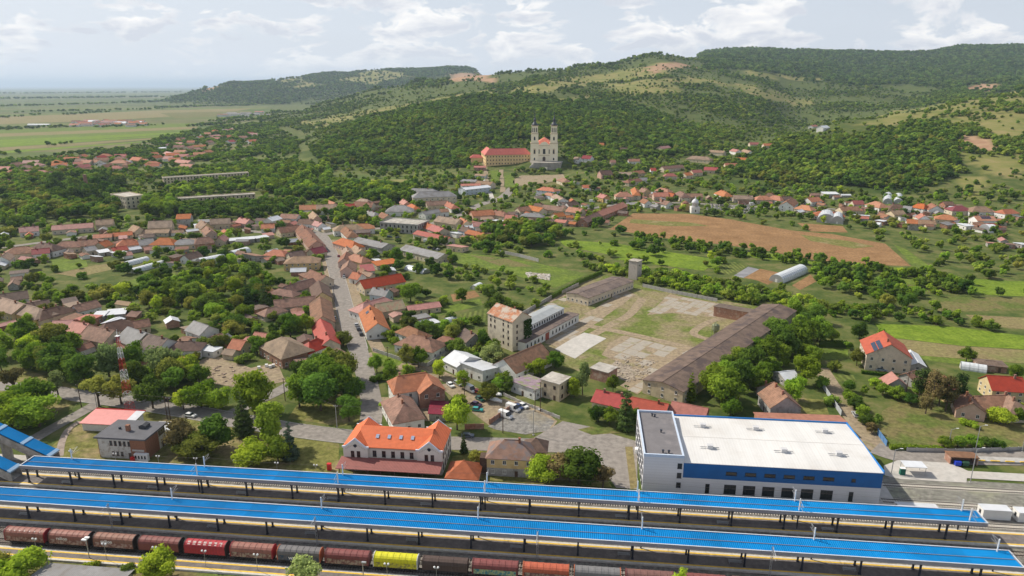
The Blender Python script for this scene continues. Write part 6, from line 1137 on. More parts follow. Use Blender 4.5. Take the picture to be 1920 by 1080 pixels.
p = P(140, 1088, 4); house_at(p[0], p[1], 0, RA, 22, 10, 3.6, .6, 's', 'G', 'g', 'grey flat shed roof at the bottom left edge below the platform', name='shed', cat='shed', win=False, chim=0)
# siding sheds at right
for k, (a, b, L, dsc) in enumerate(((116.5, 181.8, 7.4, 'white container cabin right of the canopy end, the left of two'), (125.5, 181.3, 7.4, 'white container cabin at the right edge beside the tracks'), (96.0, 181.9, 11, 'low white container half hidden behind the farther canopy end'))):
    t = rthing('container_cabin', dsc, 'cabin', a, b, .05); h = 2.9 if k < 2 else 1.9; MB().box(-L / 2, L / 2, -1.5, 1.5, 0, h).build('body', pm('cabin_white', (.70, .69, .66), .6, .04, .5), t); MB().box(-L / 2 - .08, L / 2 + .08, -1.58, 1.58, h + .001, h + .12).build('roof', ROOF['W'], t); put(t, winmesh(.8, 1.0, 'd', 1, 1), -L / 2, 0, 1.2, math.pi)
t = rthing('bin_store', 'brick bin store with flat roof beside the concrete pad', 'shed', 122.5, 212.0, 0); MB().box(-4.2, 4.2, 1.5, 1.8, 0, 2.6).box(-4.2, -3.9, -1.8, 1.5, 0, 2.6).box(3.9, 4.2, -1.8, 1.5, 0, 2.6).build('wall', WALL['k'], t); MB().box(-4.4, 4.4, -2, 2, 2.61, 2.8).build('roof', ROOF['B'], t)
for a, c, n in ((120.3, (.02, .05, .45), 'blue'), (122.6, (.04, .10, .06), 'green')):
    t = rthing('waste_container', n + ' waste container in front of the brick bin store', 'bin', a, 209.6, .1); mc = pm('bin_' + n, c, .5, .1, 1); MB().prism([(-.9, -.6), (.9, -.6), (.9, .6), (-.9, .6)], .25, 1.3).build('tub', mc, t); MB().sweep([(-.7, 1.3), (.7, 1.3), (.5, 1.6), (-.5, 1.6)], -.95, .95).build('lid', mc, t)
t = rthing('fuel_dispenser', 'green cabinet beside a small canopy on the concrete pad', 'cabinet', 100.5, 202.2, .1); MB().box(-.7, .7, -.5, .5, 0, 2.2).build('cabinet', pm('cabinet_green', (.01, .13, .09), .5, .1, 1), t); MB().box(-.8, .8, -.6, .6, 2.2, 2.32).build('lid', WHITE, t)
t = rthing('fuel_canopy', 'thin white canopy over the green cabinet on the pad', 'canopy', 104.2, 203.6, .1); MB().box(-3.2, 3.2, -2, 2, 2.9, 3.05).build('roof', ROOF['W'], t)
for x in (-2.9, 2.9):
    for y in (-1.8, 1.8): MB().box(x - .06, x + .06, y - .06, y + .06, 0, 2.9).build('post', STEEL, t)
t = rthing('loading_ramp', 'grey concrete loading ramp with yellow topped edge at the right', 'ramp', 127.0, 212.6, 0); MB().add([(0, 0, 0), (90, 0, 0), (90, 3, 0), (0, 3, 0), (0, 0, .5), (90, 0, 1.9), (90, 3, 1.9), (0, 3, .5)], [(0, 3, 2, 1), (4, 5, 6, 7), (0, 1, 5, 4), (1, 2, 6, 5), (2, 3, 7, 6), (3, 0, 4, 7)]).build('ramp_wall', CONC, t)
for k in range(10): MB().box(.5 + k * 4.4, 3.2 + k * 4.4, -.05, .35, .5 + (k * 4.4) * .0156, .75 + (k * 4.4) * .0156).build('yellow_block', YELLOW, t)
# ================================================================ VEGETATION
LEAF = {'mid': leafmat('leaves_mid', (.055, .098, .014), (.165, .225, .032)), 'dark': leafmat('leaves_dark', (.034, .066, .014), (.100, .150, .028)),
 'light': leafmat('leaves_light', (.105, .165, .018), (.255, .315, .038)), 'olive': leafmat('leaves_olive', (.078, .090, .020), (.20, .19, .048)),
 'needle': leafmat('needles_dark', (.018, .034, .013), (.055, .080, .026), .15), 'blue': leafmat('needles_blue', (.036, .056, .048), (.095, .125, .105), .15),
 'brown': leafmat('leaves_brown', (.058, .046, .022), (.15, .118, .055), .25), 'silver': leafmat('leaves_silver', (.10, .125, .055), (.25, .28, .125)),
 'forest': leafmat('leaves_forest', (.040, .078, .016), (.135, .185, .032)), 'scrub': leafmat('leaves_scrub', (.068, .105, .020), (.19, .225, .045)), 'haze_far': leafmat('leaves_far_wood', (.036, .068, .018), (.105, .150, .034))}
BARK = pm('bark', (.10, .075, .055), .95, .25, 2)
SHP = {'round': ((5.0, 5.0, 4.9), 6.3, 12, 19), 'wide': ((6.2, 6.2, 4.4), 5.4, 10.5, 21), 'tall': ((3.9, 3.9, 6.2), 7.6, 14, 19), 'poplar': ((1.9, 1.9, 8.6), 9.6, 19, 15), 'spruce': (None, 0, 16, 0), 'pine': ((4.8, 4.8, 7.4), 8.6, 17, 20), 'bush': ((2.2, 2.2, 1.6), 1.3, 3, 8), 'sparse': ((4.4, 4.4, 4.6), 6.4, 11.5, 13)}
_oct = np.array([(1, 0, 0), (-1, 0, 0), (0, 1, 0), (0, -1, 0), (0, 0, 1), (0, 0, -1)], float); _of = [(0, 2, 4), (2, 1, 4), (1, 3, 4), (3, 0, 4), (2, 0, 5), (1, 2, 5), (3, 1, 5), (0, 3, 5)]
def _ball():
    v = [tuple(p) for p in _oct]; f = []
    def mid(a, b):
        p = np.array(v[a]) + np.array(v[b]); p /= np.linalg.norm(p); p = tuple(p)
        if p not in v: v.append(p)
        return v.index(p)
    for a, b, c in _of: x, y, z = mid(a, b), mid(b, c), mid(c, a); f += [(a, x, z), (x, b, y), (z, y, c), (x, y, z)]
    return np.array(v), np.array(f)
BV, BF = _ball()
def crown_mesh(kind, seed, nleaf, leaf, mat, core=.74):
    r = np.random.default_rng(seed); rad, zc, H, ncl = SHP[kind]
    if kind == 'spruce':
        cs, rs = [], []
        for k in range(9):
            z = 1.8 + k * 1.55; R_ = 3.3 * (1 - z / 17.2) + .25; n = max(1, int(7 * R_ / 3.3 + 1))
            for i in range(n): a = 6.283 * (i + r.random()) / n; d = R_ * (.62 if n > 1 else 0); cs.append((d * math.cos(a), d * math.sin(a), z - .25 * d)); rs.append(max(.35, R_ * .48))
        cs, rs = np.array(cs), np.array(rs)
    else:
        n = ncl; d = r.normal(size=(n, 3)); d /= np.linalg.norm(d, axis=1)[:, None]; u = r.random(n) ** .45
        cs = d * np.array(rad) * (u * .72)[:, None]; cs[:, 2] += zc; m = (rad[0] * rad[1] * rad[2]) ** (1 / 3); rs = m * (.30 + .22 * r.random(n)) * (1.15 if n < 12 else 1.0)
        if kind == 'poplar': rs *= .62
        if kind in ('pine', 'sparse'): rs *= .8
    w = rs ** 2 / (rs ** 2).sum(); ci = r.choice(len(rs), nleaf, p=w); d = r.normal(size=(nleaf, 3)); d[:, 2] += .25; d /= np.linalg.norm(d, axis=1)[:, None]
    pos = cs[ci] + d * (rs[ci] * (.72 + .42 * r.random(nleaf)))[:, None] * (np.array([1, 1, .8]) if kind != 'spruce' else np.array([1.15, 1.15, .55]))
    nrm = d + r.normal(size=(nleaf, 3)) * .42; nrm /= np.linalg.norm(nrm, axis=1)[:, None]
    t1 = np.cross(nrm, r.normal(size=(nleaf, 3))); t1 /= np.linalg.norm(t1, axis=1)[:, None]; t2 = np.cross(nrm, t1); s = leaf * (.6 + .8 * r.random(nleaf))[:, None]
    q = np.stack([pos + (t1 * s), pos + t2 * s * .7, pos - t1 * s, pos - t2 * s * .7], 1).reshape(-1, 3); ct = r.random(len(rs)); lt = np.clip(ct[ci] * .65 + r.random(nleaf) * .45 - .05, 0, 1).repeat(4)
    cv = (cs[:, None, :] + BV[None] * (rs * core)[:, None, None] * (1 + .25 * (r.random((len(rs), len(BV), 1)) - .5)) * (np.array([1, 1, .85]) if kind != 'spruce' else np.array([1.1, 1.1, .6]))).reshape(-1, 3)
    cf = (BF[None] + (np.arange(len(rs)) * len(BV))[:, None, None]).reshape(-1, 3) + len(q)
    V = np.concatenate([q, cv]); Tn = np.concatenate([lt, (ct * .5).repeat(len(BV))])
    me = bpy.data.meshes.new('crown'); me.vertices.add(len(V)); me.vertices.foreach_set('co', V.ravel()); nl = nleaf * 4 + cf.size; me.loops.add(nl)
    me.loops.foreach_set('vertex_index', np.concatenate([np.arange(nleaf * 4), cf.ravel()])); me.polygons.add(nleaf + len(cf)); me.polygons.foreach_set('loop_start', np.concatenate([np.arange(nleaf) * 4, nleaf * 4 + np.arange(len(cf)) * 3])); me.update(calc_edges=True)
    at = me.attributes.new('tint', 'FLOAT', 'POINT'); at.data.foreach_set('value', Tn.astype(np.float32)); me.materials.append(LEAF[mat]); return me, cs
def trunk_mesh(kind, cs, H):
    mb = MB()
    if kind == 'bush':
        for i in range(5): a = i * 1.257; mb.tube((0, 0, -.2), (math.cos(a) * .8, math.sin(a) * .8, 1.4), .06, 4, .03)
    else:
        top = SHP[kind][1] if kind != 'spruce' else 14; r0 = .34 if kind not in ('poplar', 'spruce') else .26; mb.tube((0, 0, -.4), (.1, .05, top * .45), r0, 7, r0 * .7).tube((.1, .05, top * .45), (0, 0, top), r0 * .7, 6, r0 * .25)
        for c in cs[:7]:
            if kind != 'spruce': mb.tube((.08, .04, top * .42 + abs(c[0]) * .1), tuple(c), r0 * .42, 5, .06)
    return mb.mesh('trunk', BARK)
VAR = {}
for kd, nv in (('round', 4), ('wide', 3), ('tall', 3), ('poplar', 2), ('spruce', 2), ('pine', 2), ('bush', 4), ('sparse', 2)):
    VAR[kd] = []
    for i in range(nv):
        nl = {'bush': 460, 'poplar': 1500, 'sparse': 1500, 'pine': 1700, 'spruce': 2600}.get(kd, 2600); lf = {'bush': .22, 'poplar': .3, 'spruce': .27, 'pine': .30, 'sparse': .32}.get(kd, .36)
        me, cs = crown_mesh(kd, 100 + i * 7 + len(kd), nl, lf, 'mid', .5 if kd in ('sparse', 'pine') else .74); VAR[kd].append((me, trunk_mesh(kd, cs, 0)))
TREEN = {'spruce': 'spruce_tree', 'poplar': 'poplar_tree', 'pine': 'pine_tree', 'bush': 'bush'}
def tree(X, Y, z, h, spread, kind, mat, label, group=None, seed=None):
    rr = random.Random(seed if seed is not None else int(X * 31 + Y * 17)); H = SHP[kind][2]; k = h / H; me, tr = VAR[kind][rr.randrange(len(VAR[kind]))]
    t = thing(TREEN.get(kind, 'broadleaf_tree'), label, 'bush' if kind == 'bush' else 'tree', (X, Y, z), rr.random() * 6.28, group); t.scale = (k * spread, k * spread, k)
    c = ob('crown', me, t); setmat(c, LEAF[mat]); ob('stems' if kind == 'bush' else 'trunk', tr, t); return t
HAND = [ # base pixel, height, spread, form, foliage, label
 (458, 815, 18, 1.0, 'spruce', 'needle', 'tall dark spruce, highest of the conifers on the station lawn'), (545, 862, 15, .95, 'spruce', 'blue', 'bluish grey spruce at the right end of the station lawn trees'), (340, 845, 10, 1.0, 'round', 'brown', 'dark brownish tree right beside the brick signal building'), (362, 852, 8, 1.1, 'wide', 'olive', 'low olive shrub tree in front of the dark brownish tree'), (405, 843, 12, .95, 'round', 'dark', 'round dark green tree left of the tallest spruce'), (383, 862, 7.5, 1.1, 'wide', 'olive', 'low brownish bushy tree below the round dark green tree'),
 (512, 838, 15, .8, 'tall', 'mid', 'upright mid green tree between the two station lawn spruces'), (476, 872, 8, 1.1, 'wide', 'light', 'bright green low tree at the front of the station lawn'), (522, 866, 8, 1.0, 'round', 'mid', 'small green tree at the foot of the bluish spruce'),
 (481, 776, 20, 1.0, 'sparse', 'light', 'tall airy light green tree beside the side lane'), (478, 776, 16, 1.1, 'round', 'light', 'yellow green tree sharing its spot with the airy tree'),
 (562, 764, 15, .9, 'round', 'mid', 'green tree at the left edge of the grove beside the main street mouth'), (602, 770, 18, 1.0, 'round', 'dark', 'large dark tree in the middle of the grove at the street mouth'), (588, 740, 17, 1.0, 'tall', 'dark', 'tall dark tree at the back of the grove at the street mouth'), (632, 752, 17, 1.0, 'round', 'mid', 'large green tree at the right side of the grove at the street mouth'), (655, 790, 11, 1.0, 'round', 'dark', 'smaller dark tree nearest the road in the grove at the street mouth'), (640, 716, 15, 1.0, 'wide', 'olive', 'olive tinged tree at the far right of the grove at the street mouth'), (612, 724, 15, 1.0, 'round', 'mid', 'mid green tree behind the grove near the red roof'), (570, 726, 13, 1.0, 'round', 'dark', 'dark tree behind the grove beside the tan hipped roof'), (664, 754, 12, 1.0, 'round', 'dark', 'dark tree leaning over the street at the grove'),
 (35, 795, 13, 1.35, 'wide', 'light', 'huge spreading light green tree at the left edge by the road'), (75, 800, 12, 1.3, 'wide', 'mid', 'huge spreading green tree next to the lane at left'), (12, 790, 12, 1.2, 'wide', 'light', 'spreading light green tree cut by the left frame edge'), (60, 772, 13, 1.2, 'wide', 'mid', 'broad green tree behind the huge spreading pair at left'),
 (110, 745, 13, .9, 'sparse', 'silver', 'pale sparse tree in the left grove near the road bend'), (30, 738, 14, 1.0, 'sparse', 'brown', 'brownish sparse tree at the far left of the grove'), (186, 762, 15, 1.05, 'sparse', 'olive', 'leaning olive tree beside the road left of the mast'), (228, 758, 13, 1.1, 'round', 'olive', 'olive yellow tree directly behind the red and white mast'), (287, 766, 15, 1.0, 'round', 'dark', 'dark glossy tree right of the mast by the road'), (262, 742, 16, .9, 'tall', 'dark', 'tall dark tree close behind the mast'), (330, 742, 15, .9, 'sparse', 'dark', 'dark sparse tree left of the building plot'), (345, 768, 9, 1.1, 'round', 'light', 'bright green tree left of the parked white car'), (378, 764, 12, 1.1, 'wide', 'light', 'broad light green tree behind the parked white car'), (412, 768, 10, 1.0, 'wide', 'light', 'light green tree at the corner of the side lane'), (310, 712, 15, 1.0, 'wide', 'silver', 'grey green spreading tree in front of the white gable'), (205, 706, 16, 1.0, 'round', 'silver', 'pale green tree before the grey roofed row'), (110, 706, 16, 1.25, 'round', 'dark', 'massive dark tree in the middle of the left grove'), (160, 722, 15, 1.0, 'round', 'dark', 'dark tree in front of the massive dark tree'), (60, 690, 12, 1.0, 'wide', 'light', 'light green tree at the left of the grove below the yellow house'), (48, 646, 14, 1.1, 'round', 'mid', 'round green tree before the yellow walled row at left'), (140, 668, 13, 1.0, 'round', 'light', 'light green tree before the pink row at left'), (250, 690, 13, 1.0, 'wide', 'mid', 'green tree left of the mast top'),
 (857, 806, 14, .9, 'round', 'light', 'full bright green tree beside the car park opposite the station'), (870, 850, 8, .85, 'spruce', 'needle', 'small pointed dark conifer beside the orange pavilion'), (893, 868, 5, 1.3, 'round', 'olive', 'low olive bush between the station and yellow house'), (1018, 904, 8, .95, 'wide', 'light', 'bright green bushy tree at the corner of the yellow house'), (1045, 900, 8.5, 1.0, 'round', 'brown', 'dark brown leafed tree right of the bright bushy tree'), (1085, 908, 9.5, 1.1, 'wide', 'dark', 'dark tree in front of the brick kiosk'), (1068, 904, 8.5, 1.0, 'round', 'brown', 'brownish tree between the kiosk trees'), (1130, 916, 7.5, .9, 'sparse', 'brown', 'small reddish brown sparse tree at the parking marks'),
 (1172, 806, 19, .85, 'spruce', 'needle', 'tall dark spruce in front of the red roofed building'), (1143, 797, 8, 1.0, 'round', 'mid', 'round green shrub tree left of the red roof spruce'), (1122, 790, 7, 1.0, 'wide', 'dark', 'ivy green shrub tree at the red building end'), (1190, 802, 7, 1.0, 'wide', 'dark', 'dark shrub tree squeezed beside the office block'), (1294, 752, 13, .9, 'spruce', 'mid', 'green spruce at the near end of the long derelict shed'), (1360, 760, 17, 1.1, 'round', 'mid', 'big green tree beside the grey gabled house'), (1335, 745, 14, 1.0, 'round', 'mid', 'green tree along the near flank of the long derelict shed'), (1385, 735, 16, 1.0, 'tall', 'dark', 'tall dark tree along the long derelict shed'), (1370, 778, 8, 1.0, 'wide', 'mid', 'low tree just behind the white hall roof'), (1405, 704, 14, 1.0, 'round', 'dark', 'dark tree beside the middle of the long derelict shed'), (1440, 684, 15, 1.0, 'round', 'mid', 'green tree beside the far half of the long derelict shed'), (1470, 668, 15, 1.0, 'wide', 'dark', 'dark broad tree near the far end of the long derelict shed'), (1505, 660, 17, 1.1, 'round', 'mid', 'tall green tree at the far end of the long derelict shed'), (1532, 640, 14, 1.1, 'round', 'mid', 'green tree left of the hedged lawn'), (1508, 722, 14, 1.0, 'round', 'light', 'round yellow green tree above the metal roofed shed'), (1490, 752, 11, 1.0, 'round', 'light', 'round yellow green tree right of the grey gabled house'), (1418, 735, 9, 1.0, 'round', 'mid', 'small green tree left of the metal roofed shed'),
 (1745, 768, 19, .95, 'pine', 'brown', 'tallest brownish pine left of the solar house'), (1722, 750, 16, .95, 'pine', 'needle', 'dark pine at the left of the brownish pines'), (1772, 772, 17, .9, 'pine', 'brown', 'brownish pine in the middle of the pine group'), (1792, 760, 16, .85, 'pine', 'needle', 'dark pine at the right of the pine group'), (1606, 686, 9, .9, 'round', 'olive', 'golden green round tree beside the big red roofed house'),
 (926, 690, 11, 1.0, 'wide', 'silver', 'rounded grey green tree in front of the tall mill'), (935, 600, 16, 1.1, 'round', 'dark', 'big dark tree behind the tall mill'), (1092, 740, 15, .75, 'tall', 'silver', 'upright grey green tree beside the ruined brick hut'), (1075, 745, 9, 1.0, 'round', 'light', 'yellow green tree below the upright grey green tree'), (1012, 706, 9, 1.0, 'round', 'light', 'blossoming yellow green tree right of the steep brown roof'), (985, 704, 7, 1.1, 'wide', 'light', 'blossoming low tree on the mossy shed'), (1040, 690, 8, 1.0, 'wide', 'mid', 'green tree at the yard end of the steep brown roof'), (770, 566, 13, 1.15, 'round', 'mid', 'big garden tree behind the red roofed long house'), (763, 690, 12, .9, 'round', 'olive', 'roadside tree before the white bungalow, the left one'), (785, 690, 11, .9, 'round', 'mid', 'roadside tree before the white bungalow, the right one'), (824, 708, 9, 1.0, 'round', 'light', 'light green tree left of the white workshop'), (868, 730, 9, .9, 'round', 'light', 'light green tree in front of the white workshop annex'), (916, 750, 8, 1.0, 'wide', 'olive', 'olive brown tree beside the parked red car'), (935, 734, 7, 1.0, 'round', 'mid', 'ivy green tree at the end of the steep brown roof'), (905, 655, 11, .8, 'round', 'dark', 'dark tree left of the mill against its wall'), (843, 660, 7, 1.0, 'round', 'dark', 'dark garden tree below the grey open barn'),
 (465, 575, 17, .9, 'spruce', 'needle', 'broad dark conifer, left of the pair behind the main street row'), (497, 578, 18, .9, 'spruce', 'needle', 'broad dark conifer, right of the pair behind the main street row'), (475, 530, 15, 1.2, 'round', 'dark', 'large dark tree above the conifer pair'), (545, 632, 13, 1.1, 'round', 'mid', 'green tree behind the tan hipped corner house'), (575, 628, 12, 1.0, 'round', 'light', 'yellow green tree left of the red roof on the main street'), (745, 492, 12, 1.0, 'round', 'mid', 'green tree between the two long grey roofs'),

 (1590, 754, 5.5, 1.2, 'round', 'mid', 'green shrub tree at the top of the row along the right hand lane'), (1604, 768, 5, 1.3, 'wide', 'dark', 'dark shrub, second down the row along the right hand lane'), (1615, 783, 5.5, 1.2, 'round', 'mid', 'green shrub, third down the row along the right hand lane'), (1624, 797, 4.6, 1.3, 'wide', 'dark', 'dark shrub, fourth down the row along the right hand lane'), (1634, 812, 4.6, 1.2, 'round', 'brown', 'brownish shrub at the bottom of the row along the right hand lane'), (1590, 735, 6, 1.1, 'round', 'dark', 'dark round tree at the gate of the right hand lane'),
 (1655, 742, 6, 1.2, 'round', 'mid', 'leafy tree in the garden below the pale red cottage'), (1682, 750, 5.5, 1.3, 'wide', 'mid', 'broad leafy bush right of the tree below the pale red cottage'), (1705, 757, 4.8, 1.3, 'wide', 'dark', 'dark broad bush at the left foot of the pines'), (1640, 728, 5, 1.2, 'round', 'light', 'bright leafy tree left of the pale red cottage'), (1815, 800, 3.4, 1.3, 'bush', 'light', 'light bush in the dry grass below the pines'), (1875, 795, 7, 1.2, 'wide', 'light', 'broad light green tree before the brown roofed cottage'), (1905, 790, 6, 1.2, 'round', 'mid', 'green tree at the right edge before the cottages'),
 (1772, 838, 4.2, 1.3, 'wide', 'mid', 'leftmost big shrub of the clump by the right road'), (1795, 838, 4.6, 1.3, 'round', 'mid', 'second big shrub of the clump by the right road'), (1822, 839, 4.6, 1.3, 'wide', 'mid', 'third big shrub of the clump by the right road'), (1848, 840, 4.4, 1.3, 'round', 'dark', 'fourth big shrub of the clump by the right road'), (1868, 841, 3.8, 1.3, 'wide', 'dark', 'rightmost big shrub of the clump by the right road'),
 (1760, 762, 14, 1.2, 'pine', 'needle', 'dark pine filling the gap between the brownish pines'), (1735, 776, 10, 1.2, 'pine', 'brown', 'lower brownish pine in front of the pine group'),
 (40, 1092, 9, 1.3, 'wide', 'light', 'light green bushy tree in the bottom left corner'), (-12, 1085, 8, 1.3, 'wide', 'olive', 'olive bushy tree cut by the bottom left corner'), (305, 1092, 9, 1.0, 'wide', 'light', 'bright green round tree at the bottom edge below the red wagon'), (245, 1090, 6, .8, 'round', 'dark', 'small dark tree left of the bright round tree at bottom'), (575, 1108, 11, 1.15, 'sparse', 'silver', 'grey green willowy tree at the bottom edge before the grey wagon'), (1275, 1120, 9, .8, 'sparse', 'light', 'light green tree top at the bottom edge right of centre'), (175, 1066, 2.6, 1.2, 'bush', 'light', 'small light green bush beside the grey shed roof at bottom'), (1055, 346 + 42, 1, 1, 'bush', 'mid', '')]
OCC = []
for x, y, h, sp, kd, mt, lb in HAND:
    if not lb: continue
    if 300 < x < 560 and 790 < y < 900 or 980 < x < 1150 and y > 880:
        if kd != 'spruce': h, sp = h * 1.18, sp * 1.22
    p = P(x, y); tree(p[0], p[1], 0, h, sp, kd, mt, lb); OCC.append((p[0], p[1], h * .3 * sp))
# ---- regions
GROVE = 'trees of the left grove'
REG = [ # polygon, chance per 5.5 m cell, [(form, foliage, weight)], height range, label
 ([(0, 605), (60, 590), (95, 640), (200, 650), (300, 690), (425, 700), (430, 762), (330, 772), (200, 762), (120, 742), (0, 730)], .30, [('round', 'dark', 3), ('round', 'mid', 3), ('wide', 'light', 2), ('wide', 'olive', 1)], (8, 13), 'leafy tree in the dense grove around the lattice mast'),
 ([(190, 555), (250, 540), (330, 520), (420, 500), (470, 495), (515, 545), (500, 575), (470, 590), (500, 620), (420, 640), (410, 600), (360, 592), (300, 590), (200, 568)], .62, [('round', 'mid', 3), ('wide', 'dark', 3), ('round', 'light', 2), ('wide', 'olive', 1), ('bush', 'mid', 3)], (5, 11), 'leafy tree in the wild gardens behind the main street row'),
 ([(455, 650), (500, 620), (560, 610), (595, 600), (595, 640), (540, 655), (500, 680)], .4, [('round', 'mid', 3), ('round', 'dark', 2), ('bush', 'light', 2)], (5, 10), 'leafy tree around the tan hipped corner house'),
 ([(335, 392), (545, 381), (550, 402), (480, 408), (345, 411)], .8, [('tall', 'dark', 3), ('round', 'dark', 2)], (9, 12.5), 'dark tree in the row before the long derelict barracks'),
 ([(278, 384), (340, 378), (352, 405), (270, 410)], .6, [('round', 'dark', 2), ('round', 'mid', 2)], (12, 18), 'tall tree around the square derelict barracks'),
 ([(100, 345), (160, 338), (235, 345), (235, 378), (110, 385)], .42, [('poplar', 'dark', 2), ('spruce', 'needle', 3), ('round', 'dark', 2)], (13, 21), 'dark tree near the brick chimney stack'),
 ([(0, 330), (110, 325), (240, 340), (240, 405), (100, 415), (0, 440)], .34, [('round', 'dark', 2), ('round', 'mid', 3), ('wide', 'olive', 1)], (8, 14), 'leafy tree in the far left park'),
 ([(300, 330), (480, 320), (560, 340), (560, 375), (480, 358), (310, 368)], .5, [('round', 'mid', 3), ('round', 'dark', 3), ('wide', 'light', 1)], (6, 12), 'leafy tree between the derelict barracks'),
 ([(530, 300), (615, 300), (620, 345), (540, 350)], .4, [('poplar', 'dark', 3), ('round', 'mid', 3)], (12, 20), 'poplar or tree at the foot of the left hill'),
 ([(480, 305), (560, 320), (640, 350), (720, 356), (780, 352), (770, 385), (640, 372), (560, 375), (480, 360)], .5, [('round', 'mid', 3), ('wide', 'dark', 2), ('wide', 'light', 1)], (8, 14), 'leafy tree below the left hill meadow'),
 ([(605, 392), (690, 392), (700, 410), (680, 418), (610, 420)], .6, [('round', 'mid', 3), ('round', 'dark', 1)], (8, 12), 'tree in the small grove above the street junction'),
 ([(1098, 500), (1200, 505), (1300, 522), (1480, 555), (1570, 578), (1600, 600), (1480, 588), (1400, 568), (1300, 550), (1200, 530)], 1.0, [('bush', 'scrub', 3), ('bush', 'light', 2), ('bush', 'mid', 3), ('wide', 'scrub', 1)], (4, 6.5), 'bush in the thick band between yard and fields'),
 ([(1520, 490), (1600, 500), (1700, 512), (1780, 520), (1820, 555), (1790, 575), (1680, 562), (1560, 550), (1520, 530)], .68, [('round', 'mid', 3), ('bush', 'mid', 3), ('wide', 'dark', 2), ('round', 'light', 1)], (4, 9), 'shrubby tree in the thicket beside the polytunnel'),
 ([(1570, 580), (1640, 575), (1760, 588), (1850, 605), (1925, 625), (1925, 634), (1800, 614), (1640, 606), (1590, 612)], .7, [('wide', 'dark', 3), ('bush', 'mid', 3), ('round', 'mid', 2)], (4, 7), 'shrub of the hedge above the bright right field'),
 ([(1060, 462), (1120, 468), (1340, 503), (1330, 512), (1200, 500), (1100, 495), (1010, 470)], .16, [('bush', 'scrub', 3), ('wide', 'mid', 2), ('round', 'dark', 1)], (3, 7), 'bush in the field strip behind the water tower'),
 ([(1180, 440), (1260, 448), (1370, 466), (1420, 472), (1560, 492), (1720, 515), (1700, 520), (1560, 502), (1380, 482), (1200, 458)], .7, [('bush', 'mid', 3), ('round', 'mid', 2), ('wide', 'dark', 1)], (3, 8), 'bush along the lower edge of the ploughed field'),
 ([(1240, 402), (1300, 408), (1420, 425), (1500, 438), (1490, 444), (1380, 430), (1250, 412)], .28, [('round', 'olive', 2), ('bush', 'scrub', 2)], (3, 7), 'fruit tree on the ploughed field'),
 ([(1450, 430), (1520, 435), (1600, 450), (1540, 470), (1500, 462)], .3, [('round', 'mid', 2), ('bush', 'scrub', 2)], (4, 9), 'tree in the clump on the ploughed field'),
 ([(860, 430), (960, 425), (1050, 430), (1070, 450), (1010, 465), (900, 460)], .55, [('round', 'mid', 3), ('round', 'dark', 2), ('wide', 'olive', 1)], (7, 13), 'tree in the clump right of the old quarter'),
 ([(800, 500), (860, 495), (950, 510), (1050, 540), (960, 590), (920, 560), (830, 540), (790, 520)], .32, [('round', 'mid', 2), ('bush', 'scrub', 3), ('wide', 'dark', 1)], (3, 9), 'tree in the gardens behind the mill'),
 ([(1000, 590), (1100, 525), (1130, 515), (1140, 520), (1010, 598)], .7, [('bush', 'dark', 2), ('bush', 'mid', 1)], (2.5, 4), 'hedge bush on the yard boundary'),
 ([(1570, 735), (1640, 735), (1650, 800), (1635, 812), (1600, 790)], .5, [('bush', 'dark', 2), ('round', 'mid', 2)], (3, 6), 'shrub along the right hand lane'),
 ([(1640, 700), (1720, 715), (1740, 760), (1680, 750)], .45, [('bush', 'mid', 2), ('round', 'mid', 2)], (3, 6), 'shrub in the garden left of the pines'),
 ([(1760, 812), (1830, 812), (1880, 838), (1760, 838)], .9, [('bush', 'mid', 2), ('bush', 'dark', 1)], (3, 4.5), 'shrub in the clump by the right road'),
 ([(1300, 740), (1290, 700), (1440, 600), (1470, 585), (1560, 610), (1560, 680), (1480, 700), (1400, 760)], .40, [('round', 'mid', 3), ('round', 'dark', 2)], (7, 13), 'tree in the copse along the long derelict shed'),
 ([(1600, 405), (1700, 415), (1850, 430), (1925, 430), (1925, 525), (1800, 520), (1700, 470), (1600, 440)], .17, [('round', 'mid', 2), ('bush', 'scrub', 3), ('wide', 'olive', 1)], (4, 10), 'tree in the orchards right of the ploughed field'),
 ([(1740, 500), (1925, 505), (1925, 560), (1800, 560)], .3, [('round', 'mid', 2), ('round', 'dark', 2)], (5, 9), 'tree at the far right meadow edge'),
 ([(700, 700), (720, 700), (735, 780), (715, 785)], .6, [('bush', 'dark', 2), ('bush', 'light', 1)], (2, 5), 'hedge shrub left of the villa')]
def excluded(X, Y, r=1.2):
    bad = np.zeros(X.shape, bool)
    for cx, cy, hl, hw, a in FOOT:
        c, s = math.cos(a), math.sin(a); dx, dy = X - cx, Y - cy; bad |= (np.abs(dx * c + dy * s) < hl + r) & (np.abs(-dx * s + dy * c) < hw + r)
    for x, y, r_ in OCC: bad |= (X - x) ** 2 + (Y - y) ** 2 < (r_ * .8) ** 2
    px, py = Q(X, Y, np.zeros_like(X))
    for poly in ROADMASK: bad |= inpoly(px, py, poly)
    a = X * math.cos(RA) + Y * math.sin(RA); b = -X * math.sin(RA) + Y * math.cos(RA); bad |= b < 184
    bad |= (b < 222) & (a > -70) & (a < 92)        # station forecourt and hall
    return bad
gx, gy = np.meshgrid(np.arange(-760, 800, 5.5), np.arange(200, 1010, 5.5)); gx, gy = gx.ravel() + rng.uniform(-2.4, 2.4, gx.size), gy.ravel() + rng.uniform(-2.4, 2.4, gx.size)
k = np.abs(gx / gy) < .82; gx, gy = gx[k], gy[k]; gz = height(gx, gy); px, py = Q(gx, gy, gz); bad = excluded(gx, gy) | inpoly(px, py, [(222, 375), (275, 375), (272, 412), (225, 412)])
own = np.full(gx.shape, -1)
for i in range(len(REG) - 1, -1, -1): own[inpoly(px, py, REG[i][0])] = i
